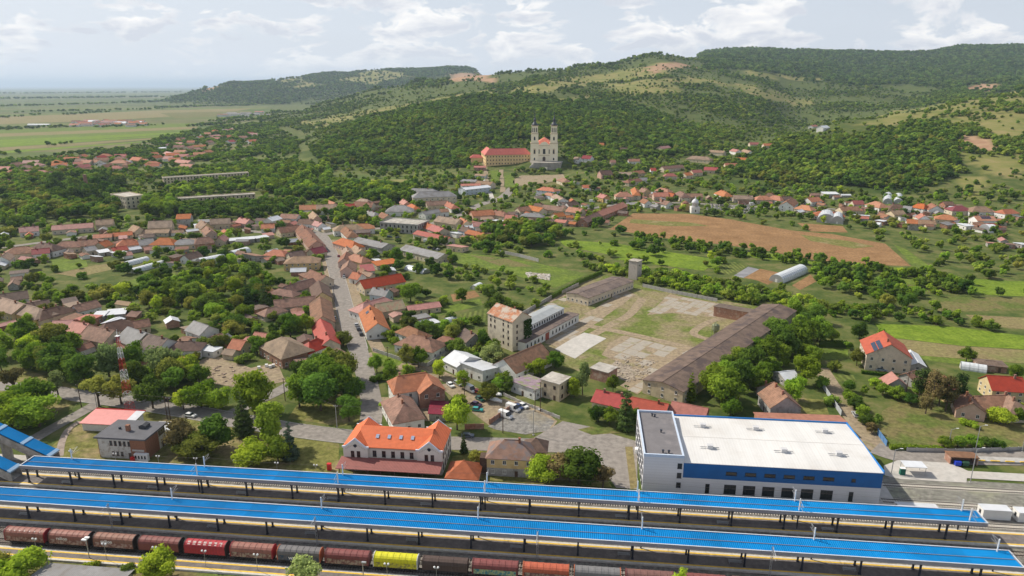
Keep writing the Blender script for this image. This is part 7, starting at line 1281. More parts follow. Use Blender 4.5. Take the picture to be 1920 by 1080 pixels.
yardp = [(975, 592), (1120, 512), (1200, 535), (1440, 578), (1235, 742), (1165, 732), (1020, 650)]
cand = []
rnd = rng.random(gx.size); gn = fbm(gx / 60, gy / 60, 3)
for i in range(gx.size):
    if bad[i] or gz[i] > 4.5: continue
    o = own[i]; r = rnd[i]
    if o >= 0:
        _, p, mixk, hr, lab = REG[o]
        if r > p: continue
    else:
        if py[i] > 700 and px[i] < 700: continue
        mixk, hr = [('round', 'mid', 3), ('wide', 'dark', 2), ('round', 'light', 1.5), ('bush', 'mid', 4), ('bush', 'scrub', 3), ('wide', 'olive', 1)], (4, 9.5)
        dn_ = (.25 if px[i] > 960 and py[i] > 425 else .7 if py[i] < 480 else 1.0)
        if r > (.17 + .95 * max(0, gn[i] - .40)) * dn_: continue
        x_, y_ = px[i], py[i]
        lab = ('garden tree among the houses left of the main street' if x_ < 620 else 'garden tree between main street and the mill yard' if x_ < 960 else 'garden tree in the fields right of the mill yard') if y_ > 450 else ('garden tree along the left cross street' if x_ < 600 else 'garden tree in the old quarter below the church' if x_ < 1150 else 'garden tree in the right hand village')
    ws = np.array([m[2] for m in mixk], float); q = mixk[rng.choice(len(mixk), p=ws / ws.sum())]; h = hr[0] + (hr[1] - hr[0]) * rng.random()
    if q[0] == 'bush': h = min(h * .75, 4.4) + .7
    cand.append((gx[i], gy[i], float(gz[i]), h, .85 + .35 * rng.random(), q[0], q[1], lab))
vis = [c for c in cand if -60 < Q(c[0], c[1], c[2])[0] < 1980]
tl = sorted([c for c in vis if c[5] != 'bush'], key=lambda c: -c[3] / c[1]); bl = sorted([c for c in vis if c[5] == 'bush'], key=lambda c: -c[3] / c[1])
NT, NB = 195, 170
LSH = {'mid': 'mid', 'dark': 'dark', 'light': 'light', 'olive': 'olive', 'scrub': 'scrub', 'needle': 'needle'}
for c in tl[:NT] + bl[:NB]:
    lab = c[7]
    if c[5] == 'bush': lab = 'low green shrub near: ' + lab if False else lab.replace('garden tree', 'low garden shrub').replace('leafy tree', 'low shrub').replace('shrubby tree', 'low shrub')
    base = lab
    for w_ in ('dark ', 'low ', 'tall ', 'leafy '):
        if lab.startswith(w_): lab = lab[len(w_):]
    big = (c[3] > 11, c[3] > 8) if c[5] != 'bush' else (c[3] > 4.2, c[3] > 3.2); lab = '%s %s %s' % ('tall' if big[0] else 'middling' if big[1] else 'low', {'mid': 'mid green', 'dark': 'dark green', 'light': 'yellow green', 'olive': 'olive', 'scrub': 'pale green', 'needle': 'blackish green'}[c[6]], lab); lab = ' '.join(lab.split()[:16])
    tree(c[0], c[1], c[2], c[3], c[4], c[5], c[6], lab, base.replace('tree', 'trees').replace('shrub ', 'shrubs ').replace('treess', 'trees')[:60])
rest = tl[NT:] + bl[NB:] + [c for c in cand if not (-60 < Q(c[0], c[1], c[2])[0] < 1980)]
# ---- the uncountable rest: point clouds carrying light weight crowns
LOW = bpy.data.collections.new('crown_library')
LOWI = {}
def lowvar(kind, mat, seed, nl, lf):
    me, cs = crown_mesh(kind, seed, nl, lf, mat, .82)
    o = bpy.data.objects.new('crown_%03d' % len(LOWI), me); LOW.objects.link(o); LOWI.setdefault((kind, mat), []).append(len(LOW.objects) - 1)
    return o
for kd in ('round', 'wide', 'tall', 'poplar', 'spruce'):
    for mt in (('mid', 'dark', 'light', 'olive') if kd in ('round', 'wide') else ('dark', 'mid') if kd != 'spruce' else ('needle',)):
        lowvar(kd, mt, 500 + len(LOWI) * 3, 330, .62 if kd != 'poplar' else .5)
for mt in ('mid', 'scrub', 'dark', 'light'): lowvar('bush', mt, 700 + len(LOWI), 110, .38)
for i in range(4): lowvar('round', 'forest', 800 + i, 170, .95)
for i in range(2): lowvar('tall', 'forest', 820 + i, 170, .9)
for i in range(3): lowvar('wide', 'scrub', 840 + i, 110, 1.0)
for i in range(3): lowvar('round', 'haze_far', 860 + i, 70, 1.5)
def scatter(name, label, pts, cat=None):
    if not pts: return
    n = len(pts); a = np.array([p[:5] for p in pts], float)
    me = bpy.data.meshes.new(name); me.vertices.add(n); me.vertices.foreach_set('co', a[:, :3].ravel())
    s = me.attributes.new('scl', 'FLOAT_VECTOR', 'POINT'); s.data.foreach_set('vector', np.stack([a[:, 3] * a[:, 4], a[:, 3] * a[:, 4], a[:, 3]], 1).ravel())
    s = me.attributes.new('rz', 'FLOAT', 'POINT'); s.data.foreach_set('value', rng.random(n) * 6.28); s = me.attributes.new('vid', 'INT', 'POINT'); s.data.foreach_set('value', [int(p[5]) for p in pts])
    o = tag(ob(name, me), label, cat, kind='stuff')
    ng = bpy.data.node_groups.new(name, 'GeometryNodeTree'); ng.interface.new_socket('Geometry', in_out='INPUT', socket_type='NodeSocketGeometry'); ng.interface.new_socket('Geometry', in_out='OUTPUT', socket_type='NodeSocketGeometry')
    gi, go = ng.nodes.new('NodeGroupInput'), ng.nodes.new('NodeGroupOutput'); ci = ng.nodes.new('GeometryNodeCollectionInfo'); ci.inputs['Collection'].default_value = LOW; ci.inputs['Separate Children'].default_value = True; ci.inputs['Reset Children'].default_value = True
    ip = ng.nodes.new('GeometryNodeInstanceOnPoints'); ip.inputs['Pick Instance'].default_value = True
    def att(nm, ty): q = ng.nodes.new('GeometryNodeInputNamedAttribute'); q.data_type = ty; q.inputs['Name'].default_value = nm; return q.outputs['Attribute']
    cx = ng.nodes.new('ShaderNodeCombineXYZ'); er = ng.nodes.new('FunctionNodeEulerToRotation'); l = ng.links.new
    l(gi.outputs[0], ip.inputs['Points']); l(ci.outputs[0], ip.inputs['Instance']); l(att('vid', 'INT'), ip.inputs['Instance Index']); l(att('rz', 'FLOAT'), cx.inputs[2]); l(cx.outputs[0], er.inputs[0]); l(er.outputs[0], ip.inputs['Rotation']); l(att('scl', 'FLOAT_VECTOR'), ip.inputs['Scale']); l(ip.outputs[0], go.inputs[0])
    md = o.modifiers.new('plants', 'NODES'); md.node_group = ng; return o
def vid(kind, mat):
    l = LOWI.get((kind, mat)) or LOWI.get((kind, 'mid')) or LOWI[('round', 'mid')]; return l[rng.integers(len(l))]
scatter('town_greenery', 'far garden trees and shrubs filling the town between the houses', [(c[0], c[1], c[2], c[3] / SHP[c[5]][2], c[4], vid(c[5], c[6])) for c in rest])
# hills
def hills(y0, y1, step, base):
    gx, gy = np.meshgrid(np.arange(-y1 * .84, y1 * .84, step), np.arange(y0, y1, step)); gx, gy = gx.ravel(), gy.ravel(); k = np.abs(gx / gy) < .84; gx, gy = gx[k], gy[k]
    gx = gx + rng.uniform(-.48, .48, gx.size) * step; gy = gy + rng.uniform(-.48, .48, gx.size) * step; gz = height(gx, gy); k = gz > 4.5; gx, gy, gz = gx[k], gy[k], gz[k]
    px, py = Q(gx, gy, gz); d, m, s = cover(px, py); n1 = fbm(gx / 170 + 9, gy / 170, 4); n2 = fbm(gx / 45, gy / 45 + 40, 3)
    p = np.where(d > 0, .97, np.clip(.42 + 3.4 * (n1 - .5), .08, .96)); p = np.where(m > 0, .05 + .35 * (n2 > .60), p); p = np.where(s > 0, .03, p)
    if y0 < 1000:
        bad = np.zeros(gx.shape, bool)
        for cx, cy, hl, hw, a in FOOT:
            if cy < 700: continue
            c, s_ = math.cos(a), math.sin(a); dx, dy = gx - cx, gy - cy; bad |= (np.abs(dx * c + dy * s_) < hl + 4) & (np.abs(-dx * s_ + dy * c) < hw + 4)
            sx, sy = -cx / math.hypot(cx, cy), -cy / math.hypot(cx, cy); al = dx * sx + dy * sy; ac = np.abs(-dx * sy + dy * sx); bad |= (al > 0) & (al < 16 + max(hl, hw)) & (ac < hl * .8)      # front gardens stay open
        p = np.where(bad, 0, p)
    keep = rng.random(gx.size) < p; out = []
    for i in np.nonzero(keep)[0]:
        if d[i] > 0:
            u_ = rng.random() + (n2[i] - .5) * 1.6; kk = ('wide', 'dark') if u_ < .18 else ('tall', 'forest') if u_ < .4 else ('round', 'forest') if u_ < .9 else ('round', 'olive') if u_ < 1.0 else ('wide', 'scrub'); sc = (.5 + .65 * rng.random() ** 1.4); sp = 1.0 + .3 * rng.random()
        else: kk = ('wide', 'scrub') if rng.random() < .65 else ('round', 'forest'); sc = .26 + .45 * rng.random() ** 1.5 + .9 * max(0, n1[i] - .5); sp = 1.15
        if base > 1: kk = ('round', 'haze_far') if d[i] > 0 or rng.random() < .4 else kk
        out.append((gx[i], gy[i], gz[i] - .6, sc * base, sp, vid(*kk)))
    return out
scatter('hill_woods', 'mixed woodland and scrub covering the near hillsides', hills(760, 1500, 6.6, 1.0) + hills(1500, 2600, 9.5, 1.1), 'woodland')
# gardens of the distant village
vp = []; gx2, gy2 = np.meshgrid(np.arange(-1500, -250, 8.0), np.arange(900, 2300, 8.0)); gx2, gy2 = gx2.ravel() + rng.uniform(-4, 4, gx2.size), gy2.ravel() + rng.uniform(-4, 4, gx2.size); qx, qy = Q(gx2, gy2, np.zeros_like(gx2))
kk_ = inpoly(qx, qy, [(-60, 312), (60, 300), (130, 288), (250, 276), (330, 252), (410, 236), (490, 232), (560, 262), (560, 330), (300, 335), (110, 335), (-60, 350)])
bad2 = np.zeros(gx2.shape, bool)
for cx, cy, hl, hw, a in FOOT:
    if cy > 850 and cx < -200: c, s_ = math.cos(a), math.sin(a); dx, dy = gx2 - cx, gy2 - cy; bad2 |= (np.abs(dx * c + dy * s_) < hl + 5) & (np.abs(-dx * s_ + dy * c) < hw + 5)
for i in np.nonzero(kk_ & ~bad2)[0]:
    n_ = vnoise(np.array([gx2[i] / 50]), np.array([gy2[i] / 50]))[0]
    if rng.random() < .18 + .6 * (n_ > .5): vp.append((gx2[i], gy2[i], float(height(gx2[i], gy2[i])[0]), .4 + .45 * rng.random(), 1.1, vid(*(('round', 'dark') if rng.random() < .5 else ('wide', 'mid')))))
scatter('village_greenery', 'garden trees filling the distant left village', vp)
scatter('far_woods', 'dark distant woodland covering the far ridges', hills(2600, 6600, 20, 1.7), 'woodland')
# belts of trees on the plain
bp = []
for (x1, y1, x2, y2, n, h) in [(0, 305, 130, 303, 60, 9), (60, 312, 220, 296, 70, 8), (200, 296, 400, 262, 90, 9), (300, 262, 420, 240, 50, 10), (0, 243, 140, 238, 60, 10), (200, 238, 280, 236, 30, 9), (360, 238, 500, 224, 80, 11), (420, 262, 560, 232, 260, 10), (440, 290, 560, 270, 260, 9), (0, 200, 360, 190, 140, 12), (0, 186, 330, 182, 160, 13), (30, 211, 300, 205, 60, 10), (120, 216, 200, 210, 25, 9), (0, 222, 60, 216, 20, 9), (300, 203, 520, 196, 120, 12), (0, 176, 350, 173, 160, 15), (400, 228, 480, 218, 60, 9), (380, 300, 480, 290, 160, 9), (0, 290, 20, 288, 8, 8), (115, 272, 122, 270, 6, 11), (390, 320, 480, 312, 120, 10)]:
    for i in range(n):
        f = rng.random(); x, y = x1 + (x2 - x1) * f, y1 + (y2 - y1) * f; p = P(x, y); j = p[1] * .012; X, Y = p[0] + rng.normal() * j * .6, p[1] + rng.normal() * j; kk = ('round', 'dark') if rng.random() < .6 else ('wide', 'mid'); s = h / 12 * (.6 + .6 * rng.random()) * (1 if Y < 2500 else 1.3 if Y < 5000 else 2.0); bp.append((X, Y, float(height(X, Y)[0]), s, 1.2, vid(*kk)))
scatter('plain_tree_belts', 'rows and belts of trees between the fields of the plain', bp, 'trees')
# ================================================================ SMALL THINGS
def car_meshes(L, Wd, hood, roof0, roof1, h, van=False):
    w = Wd / 2
    body = MB(); pr = [(-L / 2, .32), (L / 2, .32), (L / 2 + .03, .62), (L / 2 - .12, .82), (hood, .92), (-L / 2 + .1, .95), (-L / 2 - .02, .7)] if not van else [(-L / 2, .35), (L / 2, .35), (L / 2 + .02, .8), (L / 2 - .2, 1.05), (hood, 1.2), (-L / 2, 1.2)]
    body.sweep(pr, -w, w, axis='y'); z0 = .9 if not van else 1.18
    cab = MB(); i = .14
    b = [(hood, z0), (roof1, h - .03), (roof0, h - .03), (-L / 2 + (.25 if not van else .02), z0)]
    V = [(x, s * (w - .02 if z < h - .1 else w - i), z) for s in (-1, 1) for x, z in b]; cab.add(V, [(0, 1, 2, 3), (7, 6, 5, 4), (0, 4, 5, 1), (2, 6, 7, 3)], 0)
    top = MB(); top.add([(roof1, -w + i - .01, h - .04), (roof1, w - i + .01, h - .04), (roof0, w - i + .01, h - .04), (roof0, -w + i - .01, h - .04), (roof1 - .05, -w + i, h + .02), (roof1 - .05, w - i, h + .02), (roof0 + .05, w - i, h + .02), (roof0 + .05, -w + i, h + .02)], [(4, 5, 6, 7), (0, 1, 5, 4), (1, 2, 6, 5), (2, 3, 7, 6), (3, 0, 4, 7)])
    if van: top.add([(-L / 2, -w + .005, 1.2), (hood - 1.1, -w + .005, 1.2), (roof1 - .35, -w + i - .02, h), (-L / 2, -w + i - .02, h), (-L / 2, w - .005, 1.2), (hood - 1.1, w - .005, 1.2), (roof1 - .35, w - i + .02, h), (-L / 2, w - i + .02, h)], [(0, 1, 2, 3), (4, 7, 6, 5), (0, 3, 7, 4)])
    return body.mesh('body', WHITE), cab.mesh('windows', GLASS), top.mesh('roof_panel', WHITE)
CARM = {'car': (car_meshes(4.4, 1.78, 1.05, -1.5, .35, 1.47), 1.32), 'estate': (car_meshes(4.6, 1.8, 1.1, -2.0, .4, 1.5), 1.4), 'van': (car_meshes(5.6, 2.05, 2.0, -2.8, 1.2, 2.5, True), 1.75)}
tyre_me = MB().tube((0, -.11, .32), (0, .11, .32), .32, 12).mesh('wheel', BLACK); rim_me = MB().tube((0, -.125, .32), (0, .125, .32), .19, 8).mesh('rim', STEEL)
def carpaint(c): return pm('paint_%d_%d_%d' % tuple(int(x * 255) for x in c), c, .3, .03, 1, spec=.6)
WHT, SIL, DRK, REDc, BLU, GRN = (.72, .72, .71), (.40, .41, .42), (.025, .027, .03), (.5, .02, .02), (.03, .05, .14), (.02, .10, .08)
def car(x, y, x2, y2, c, kind, label, name=None, grp='parked cars'):
    p, q = PT(x, y, .6), PT(x2, y2, .6); p = p if p[1] > 640 else P(x, y, .6); a = math.atan2(q[1] - p[1], q[0] - p[0]); (b, w, r), wx = CARM[kind]
    t = thing(name or ('delivery_van' if kind == 'van' else 'car'), label, 'van' if kind == 'van' else 'car', (p[0], p[1], max(0, p[2] - .6) + .1), a, grp); m = carpaint(c)
    o = ob('body', b, t); setmat(o, m); ob('windows', w, t); o = ob('roof_panel', r, t); setmat(o, m)
    for sx in (-wx, wx):
        for sy in (-.8, .8): o = ob('wheel', tyre_me, t, (sx, sy, 0)); ob('rim', rim_me, o)
    return t
for a in [(348, 754, 370, 756, WHT, 'estate', 'white estate car parked on the front road by the grove'), (319, 750, 335, 752, DRK, 'car', 'dark car in tree shade behind the twin poles'), (357, 779, 372, 781, WHT, 'car', 'white car half hidden behind the station lawn trees'), (877, 817, 895, 817, (.08, .10, .14), 'car', 'dark blue grey car on the road right of the station'),
 (948, 780, 965, 786, WHT, 'van', 'white delivery van, the front one on the gravel car park'), (962, 767, 980, 773, WHT, 'van', 'white delivery van, the rear one on the gravel car park'), (981, 761, 990, 765, WHT, 'car', 'white car right of the two delivery vans'), (972, 763, 980, 768, BLU, 'car', 'blue car half hidden behind the rear delivery van'), (897, 735, 907, 738, REDc, 'car', 'red car in the dusty car park'), (900, 748, 909, 753, GRN, 'car', 'dark green car in the dusty car park'), (893, 758, 903, 761, (.05, .02, .06), 'car', 'dark purple car in the dusty car park'), (895, 768, 904, 769, (.03, .30, .28), 'car', 'teal car in the dusty car park'), (859, 719, 868, 724, SIL, 'estate', 'silver car by the light green tree at the workshop'), (845, 722, 850, 726, WHT, 'car', 'white car at the corner of the villa'), (882, 731, 890, 735, WHT, 'van', 'white van with blue cover beside the workshop wall'),
 (668, 609, 664, 600, SIL, 'car', 'silver car, farthest of three at the right kerb of the main street'), (672, 617, 668, 608, (.05, .05, .06), 'car', 'dark grey car, middle of three at the right kerb of the main street'), (677, 626, 673, 616, DRK, 'estate', 'black car, nearest of three at the right kerb of the main street'), (627, 596, 624, 586, SIL, 'car', 'silver car at the left kerb of the main street'), (618, 524, 615, 514, BLU, 'car', 'blue car beside the left pavement of the upper main street'), (645, 519, 642, 510, WHT, 'car', 'white car, nearest of three by the upper main street'), (642, 512, 640, 505, WHT, 'car', 'white car, middle of three by the upper main street'), (640, 506, 638, 498, DRK, 'car', 'dark car, farthest of three by the upper main street'), (635, 480, 633, 474, (.25, .03, .04), 'car', 'dark red car at the top of the main street'),
 (1604, 777, 1598, 768, SIL, 'estate', 'silver car parked on the right hand lane'), (1653, 693, 1662, 694, (.25, .32, .42), 'car', 'pale blue car under the big red roofed house'), (805, 464, 809, 462, DRK, 'car', 'dark car, left of three beside the long grey barn'), (814, 467, 818, 465, DRK, 'car', 'dark car, middle of three beside the long grey barn'), (821, 468, 825, 466, SIL, 'car', 'pale car, right of three beside the long grey barn'), (730, 444, 736, 444, BLU, 'car', 'blue car in front of the unfinished concrete block'), (746, 446, 752, 446, DRK, 'car', 'dark car right of the blue car at the concrete block'), (801, 453, 808, 453, WHT, 'van', 'white van in front of the red ribbed roof building'), (1110, 379, 1116, 379, WHT, 'van', 'white van at the edge of the old quarter'), (1410, 384, 1417, 384, WHT, 'van', 'white van on the cemetery street'), (1393, 385, 1399, 385, REDc, 'car', 'red car on the cemetery street'), (1358, 383, 1364, 383, DRK, 'car', 'dark car left on the cemetery street'), (897, 371, 906, 370, (.55, .50, .03), 'van', 'yellow truck in front of the pale blue building')]: car(*a)
# covered boats in the car park
for x, y, x2, y2, lb in ((926, 752, 940, 756, 'white covered boat hull lying in the dusty car park'), (930, 742, 938, 743, 'small white tarpaulin covered boat near the car park wall')):
    p, q = P(x, y), P(x2, y2); t = thing('boat', lb, 'boat', p, math.atan2(q[1] - p[1], q[0] - p[0])); L = 3.8 if y > 745 else 2.4; mb = MB(); xs = np.linspace(-L, L, 9); V = []
    for xx in xs:
        w = 1.3 * (1 - max(0, xx / L) ** 2.2) * (.85 if xx < 0 else 1) + .03; V += [(xx, -w, 1.0), (xx, -w * .6, .3), (xx, w * .6, .3), (xx, w, 1.0), (xx, 0, 1.45)]
    mb.add(V, [(5 * i + j, 5 * i + (j + 1) % 5, 5 * i + 5 + (j + 1) % 5, 5 * i + 5 + j) for i in range(8) for j in range(5)] + [(4, 3, 2, 1, 0), (40, 41, 42, 43, 44)]).build('hull', WHITE, t); MB().box(-L * .6, -L * .4, -.7, .7, 0, .35).box(L * .2, L * .4, -.6, .6, 0, .35).build('cradle', WOOD, t)
# poles
def pole(x, y, h, label, kind='wood'):
    p = P(x, y); m = {'wood': WOOD, 'conc': CONC, 'white': STEEL}[kind]; t = thing('lamp_post' if kind == 'white' else 'utility_pole', label, 'lamp post' if kind == 'white' else 'pole', p, RA)
    MB().tube((0, 0, -.3), (0, 0, h), .17 if kind != 'white' else .13, 8, .11).build('shaft', m, t)
    if kind == 'white': MB().tube((0, 0, h - .1), (1.6, 0, h + .5), .06, 6).build('arm', m, t); MB().box(1.4, 2.2, -.14, .14, h + .42, h + .54).build('lamp_head', WHITE, t); MB().box(-.35, .35, -.35, .35, -.2, .25).build('footing', CONC, t)
    else:
        MB().box(-.8, .8, -.06, .06, h - .5, h - .36).build('crossarm', m, t)
        for xx in (-.7, 0, .7): MB().tube((xx, 0, h - .36), (xx, 0, h - .14), .05, 5).build('insulator', WHITE, t)
    return (p[0], p[1], h - .2)
pts = [pole(*a) for a in [(153, 764, 9.5, 'dark wooden pole at the bend of the front road'), (314, 786, 9, 'wooden pole, left of the pair by the front road'), (320, 788, 9, 'wooden pole, right of the pair by the front road'), (535, 752, 9.5, 'wooden pole at the mouth of the side lane'), (632, 803, 9, 'concrete pole left of the orange roofed station', 'conc'), (728, 687, 9, 'wooden pole on the small grass triangle at the crossroads'), (871, 752, 9.5, 'wooden pole by the workshop tree'), (943, 812, 10, 'wooden pole in front of the gravel car park'), (1013, 772, 12, 'tall wooden pole behind the gravel car park, the right one'), (1003, 772, 8.5, 'shorter wooden pole behind the gravel car park, the left one'), (1000, 816, 9.5, 'white lamp post in front of the gravel car park', 'white'), (1671, 889, 8.5, 'white lamp post at the left of the concrete pad', 'white'), (1819, 905, 11.5, 'tall white lamp post beside the siding tracks', 'white'), (1828, 848, 9.5, 'grey lamp post behind the bin store', 'white'), (1916, 847, 8, 'lamp post at the right frame edge', 'white'), (1778, 838, 6.5, 'lamp post among the shrubs by the right road', 'white'), (606, 478, 8.5, 'wooden pole at the left kerb of the upper main street'), (627, 566, 8.5, 'wooden pole at the left kerb of the middle main street'), (183, 770, 7, 'thin lamp pole beside the garage lawn', 'white'), (985, 368, 10, 'wooden pole on the church square'), (1698, 742, 10, 'wooden pole beside the pale red cottage')]]
for i, j, tx in ((4, 7, 'station pole to the car park pole'), (5, 6, 'crossroads pole to the workshop pole'), (6, 8, 'workshop pole to the tall pole'), (7, 9, 'front car park pole to the rear pole'), (0, 1, 'road bend pole to the twin poles'), (2, 3, 'twin poles to the side lane pole'), (3, 4, 'side lane pole to the station pole'), (16, 17, 'upper to the middle main street pole')): wire('overhead_wire', 'thin overhead wire from the ' + tx, [pts[i], pts[j]], .03, sag=.8)
# walls, fences
def fence(name, label, pts, h, th, mat, cat='wall', cope=True):
    w = [P(x, y)[:2] for x, y in pts]; t = thing(name, label, cat, (w[0][0], w[0][1], 0))
    for k in range(len(w) - 1):
        d = w[k + 1] - w[k]; L = np.linalg.norm(d); a = math.atan2(d[1], d[0]); n = max(1, round(L / 3.0)); s = L / n
        me = MB().box(.09, s - .09, -th / 2, th / 2, -.2, h).mesh('panel', mat); po = MB().box(-.12, .12, -th / 2 - .07, th / 2 + .07, -.2, h + .15).mesh('post', mat)
        for i in range(n):
            q = w[k] + d * (i / n); ob('panel', me, t, (q[0] - w[0][0], q[1] - w[0][1], 0), a); ob('post', po, t, (q[0] - w[0][0], q[1] - w[0][1], 0), a)
fence('garden_wall', 'grey block wall along the lane below the white bungalow', [(700, 659), (760, 680), (800, 688), (850, 658)], 1.7, .25, WALL['g'])
fence('metal_fence', 'pale metal fence along the right hand lane', [(1535, 716), (1552, 742), (1577, 780)], 2.1, .1, pm('fence_sheet', (.48, .50, .52), .5, .06, .4, stripes=('X', .25, .2)), 'fence')
fence('boundary_wall', 'weathered concrete wall behind the rough field', [(935, 474), (975, 482), (1010, 491)], 2.2, .25, CONC)
fence('boundary_wall', 'weathered wall between the yard and the thick bushes', [(1205, 538), (1260, 550), (1345, 566)], 2.0, .25, CONC)
fence('boundary_wall', 'dark wall along the left side of the mill yard', [(968, 598), (1030, 562), (1085, 536)], 2.0, .25, WALL['g'])
fence('white_wall', 'white wall running right from the white gabled house', [(350, 668), (404, 652)], 2.6, .25, WALL['w'])
fence('car_park_wall', 'brown wall between the two car parks', [(918, 796), (968, 762)], 2.0, .25, WALL['k'])
fence('car_park_wall', 'low pale wall behind the gravel car park', [(945, 742), (975, 756), (1010, 770), (1050, 786)], 1.2, .25, WALL['g'])
fence('mesh_fence', 'thin grey mesh fence along the right road', [(1700, 847), (1790, 849), (1925, 845)], 1.5, .05, STEEL, 'fence')
fence('blue_gate', 'blue metal gate standing open at the end of the right hand lane', [(1645, 815), (1662, 838)], 2.2, .12, pm('gate_blue', (.10, .22, .42), .5, .1, 1), 'gate')
fence('lot_wall', 'low brick wall before the pavilion by the bright green tree', [(872, 805), (908, 804)], 2.0, .3, WALL['k'])
# hedges
def hedge(label, pts, w, h, mat):
    ps = [P(x, y) for x, y in pts]; V = []; rr = np.random.default_rng(5); mbm = MB(); tot = 0
    for k in range(len(ps) - 1):
        d = ps[k + 1] - ps[k]; L = np.hypot(d[0], d[1]); n = int(L * w * 14); a = rr.random(n)[:, None]; nrm = np.array([-d[1], d[0], 0]) / L
        c = ps[k] + d * a + nrm * (rr.uniform(-.5, .5, n)[:, None] * w); c[:, 2] = h * (.15 + .9 * rr.random(n) ** .5)
        for q in c: u = rr.normal(size=3); u /= np.linalg.norm(u); v = np.cross(u, rr.normal(size=3)); v /= np.linalg.norm(v); u *= .3; v *= .25; mbm.add([q + u, q + v, q - u, q - v], [(0, 1, 2, 3)])
        e = nrm * w * .42; a0, a1 = ps[k], ps[k + 1]; mbm.prism([(a0 - e)[:2], (a1 - e)[:2], (a1 + e)[:2], (a0 + e)[:2]], 0, h * .88)
    tag(mbm.build('hedge', LEAF[mat]), label, 'hedge')
hedge('clipped dark hedge around the small lawn right of the copse', [(1536, 650), (1588, 651)], 1.6, 3.2, 'dark')
hedge('low hedge in front of the big red roofed house', [(1615, 700), (1668, 706)], 1.4, 1.3, 'mid')
hedge('low green hedge along the fence by the right road', [(1668, 842), (1765, 845)], 1.8, 1.6, 'mid')
hedge('ivy covered wall along the far yard boundary', [(1035, 560), (1090, 530), (1128, 514)], 1.4, 2.6, 'dark')
hedge('dark hedge at the foot of the white gable wall', [(300, 668), (345, 676), (420, 655)], 2.4, 2.2, 'mid')
# polytunnels and glasshouses
FILM = pm('polythene_film', (.66, .69, .71), .35, .06, .5, stripes=('X', 1.6, .12), spec=.5)
def tunnel(x1, y1, x2, y2, w, h, label, name='polytunnel'):
    a, b = PT(x1, y1), PT(x2, y2); d = b - a; L = max(6.0, math.hypot(d[0], d[1])); c = (a + b) / 2; t = thing(name, label, 'greenhouse', (c[0], c[1], min(a[2], b[2])), math.atan2(d[1], d[0])); pr = [(-w / 2, -.2)] + [(-w / 2 * math.cos(q), h * math.sin(q) ** .85) for q in np.linspace(.15, math.pi - .15, 9)] + [(w / 2, -.2)]
    MB().sweep(pr, -L / 2, L / 2).build('film', FILM, t, smooth=False)
    hp = MB().sweep([(p[0] * 1.012, p[1] * 1.012) for p in pr], -.06, .06).mesh('hoop', STEEL)
    for k in range(int(L / 2.5) + 1): ob('hoop', hp, t, (-L / 2 + k * L / int(L / 2.5), 0, 0))
    MB().box(-.05, .05, -.7, .7, 0, 2).build('door', FRAME, t, (-L / 2 - .03, 0, 0))
for a in [(374, 497, 419, 488, 9, 4.6, 'large white arched polytunnel behind the main street gardens'), (434, 480, 464, 472, 8, 3.6, 'smaller white polytunnel behind the large white one'), (236, 498, 276, 488, 6, 2.8, 'long low greenhouse at left, the farther one'), (247, 512, 309, 495, 6, 3.0, 'long low greenhouse at left, the nearer one'), (1455, 529, 1502, 509, 9, 4.8, 'translucent polytunnel between the vegetable beds'), (1548, 418, 1549, 409, 15, 8, 'tall white arched greenhouse, larger of two by the orange roof'), (1569, 420, 1570, 411, 10, 7, 'tall white arched greenhouse, smaller of two by the orange roof'), (1664, 384, 1664, 370, 9, 6, 'grey arched greenhouse at the wood edge, the left one'), (1684, 384, 1684, 372, 9, 5.5, 'grey arched greenhouse at the wood edge, the right one'), (1845, 434, 1860, 434, 14, 6, 'white domed greenhouse in the right orchard'), (765, 504, 800, 512, 7, 2.6, 'low white arched shelter behind the long grey barn'), (836, 606, 852, 601, 5, 2.6, 'small garden greenhouse near the mill gardens'), (888, 543, 900, 537, 5, 2.6, 'pale green shelter in the gardens behind the mill'), (1800, 690, 1848, 697, 4.5, 3, 'white pergola of arches left of the garden pavilion')]: tunnel(*a)
house_px(430, 449, 476, 445, 8, 2.8, .4, 's', 'W', 'g', 'long shed with bright white roof, left of two behind the gardens', name='shed', cat='shed', chim=0, win=False)
house_px(478, 445, 501, 442, 7, 2.8, .4, 's', 'W', 'g', 'short shed with bright white roof, right of two behind the gardens', name='shed', cat='shed', chim=0, win=False)
# cemetery
gs = [MB().box(-.4, .4, -.12, .12, 0, 1.3).box(-.5, .5, -.2, 2.0, 0, .3).mesh('gravestone', pm('grave_grey', (.42, .40, .38), .7, .2, 1, objvar=.3)), MB().box(-.1, .1, -.08, .08, 0, 1.7).box(-.5, .5, -.08, .08, 1.0, 1.2).box(-.5, .5, -.2, 2, 0, .3).mesh('gravestone', MATS['grave_grey'])]
r2 = random.Random(4)
for k in range(150):
    x, y = 1322 + 92 * r2.random(), 386 + 15 * r2.random(); p = PT(x, y); o = ob('gravestone', gs[k % 2], None, p, r2.choice((0, .1, -.1)), (1.6, 1.3, 1.2 + .7 * r2.random())); tag(o, 'small stone grave marker in the crowded cemetery beside the street', 'gravestone', 'graves of the street cemetery')
p = PT(1302, 400); t = thing('chapel', 'small white chapel with domed top beside the cemetery', 'chapel', p); MB().box(-4, 4, -3.5, 3.5, -1, 6).build('wall', WALL['w'], t); MB().lathe([(3.2, 6), (3.2, 9), (3.6, 9.2), (3.2, 11), (2, 12.6), (.6, 13.4), (.5, 14.6), (.1, 15.5)], 12).build('dome', ROOF['W'], t, smooth=True); put(t, winmesh(1, 2, 'b', 1, 1), 0, -3.5, 1.5, -math.pi / 2)
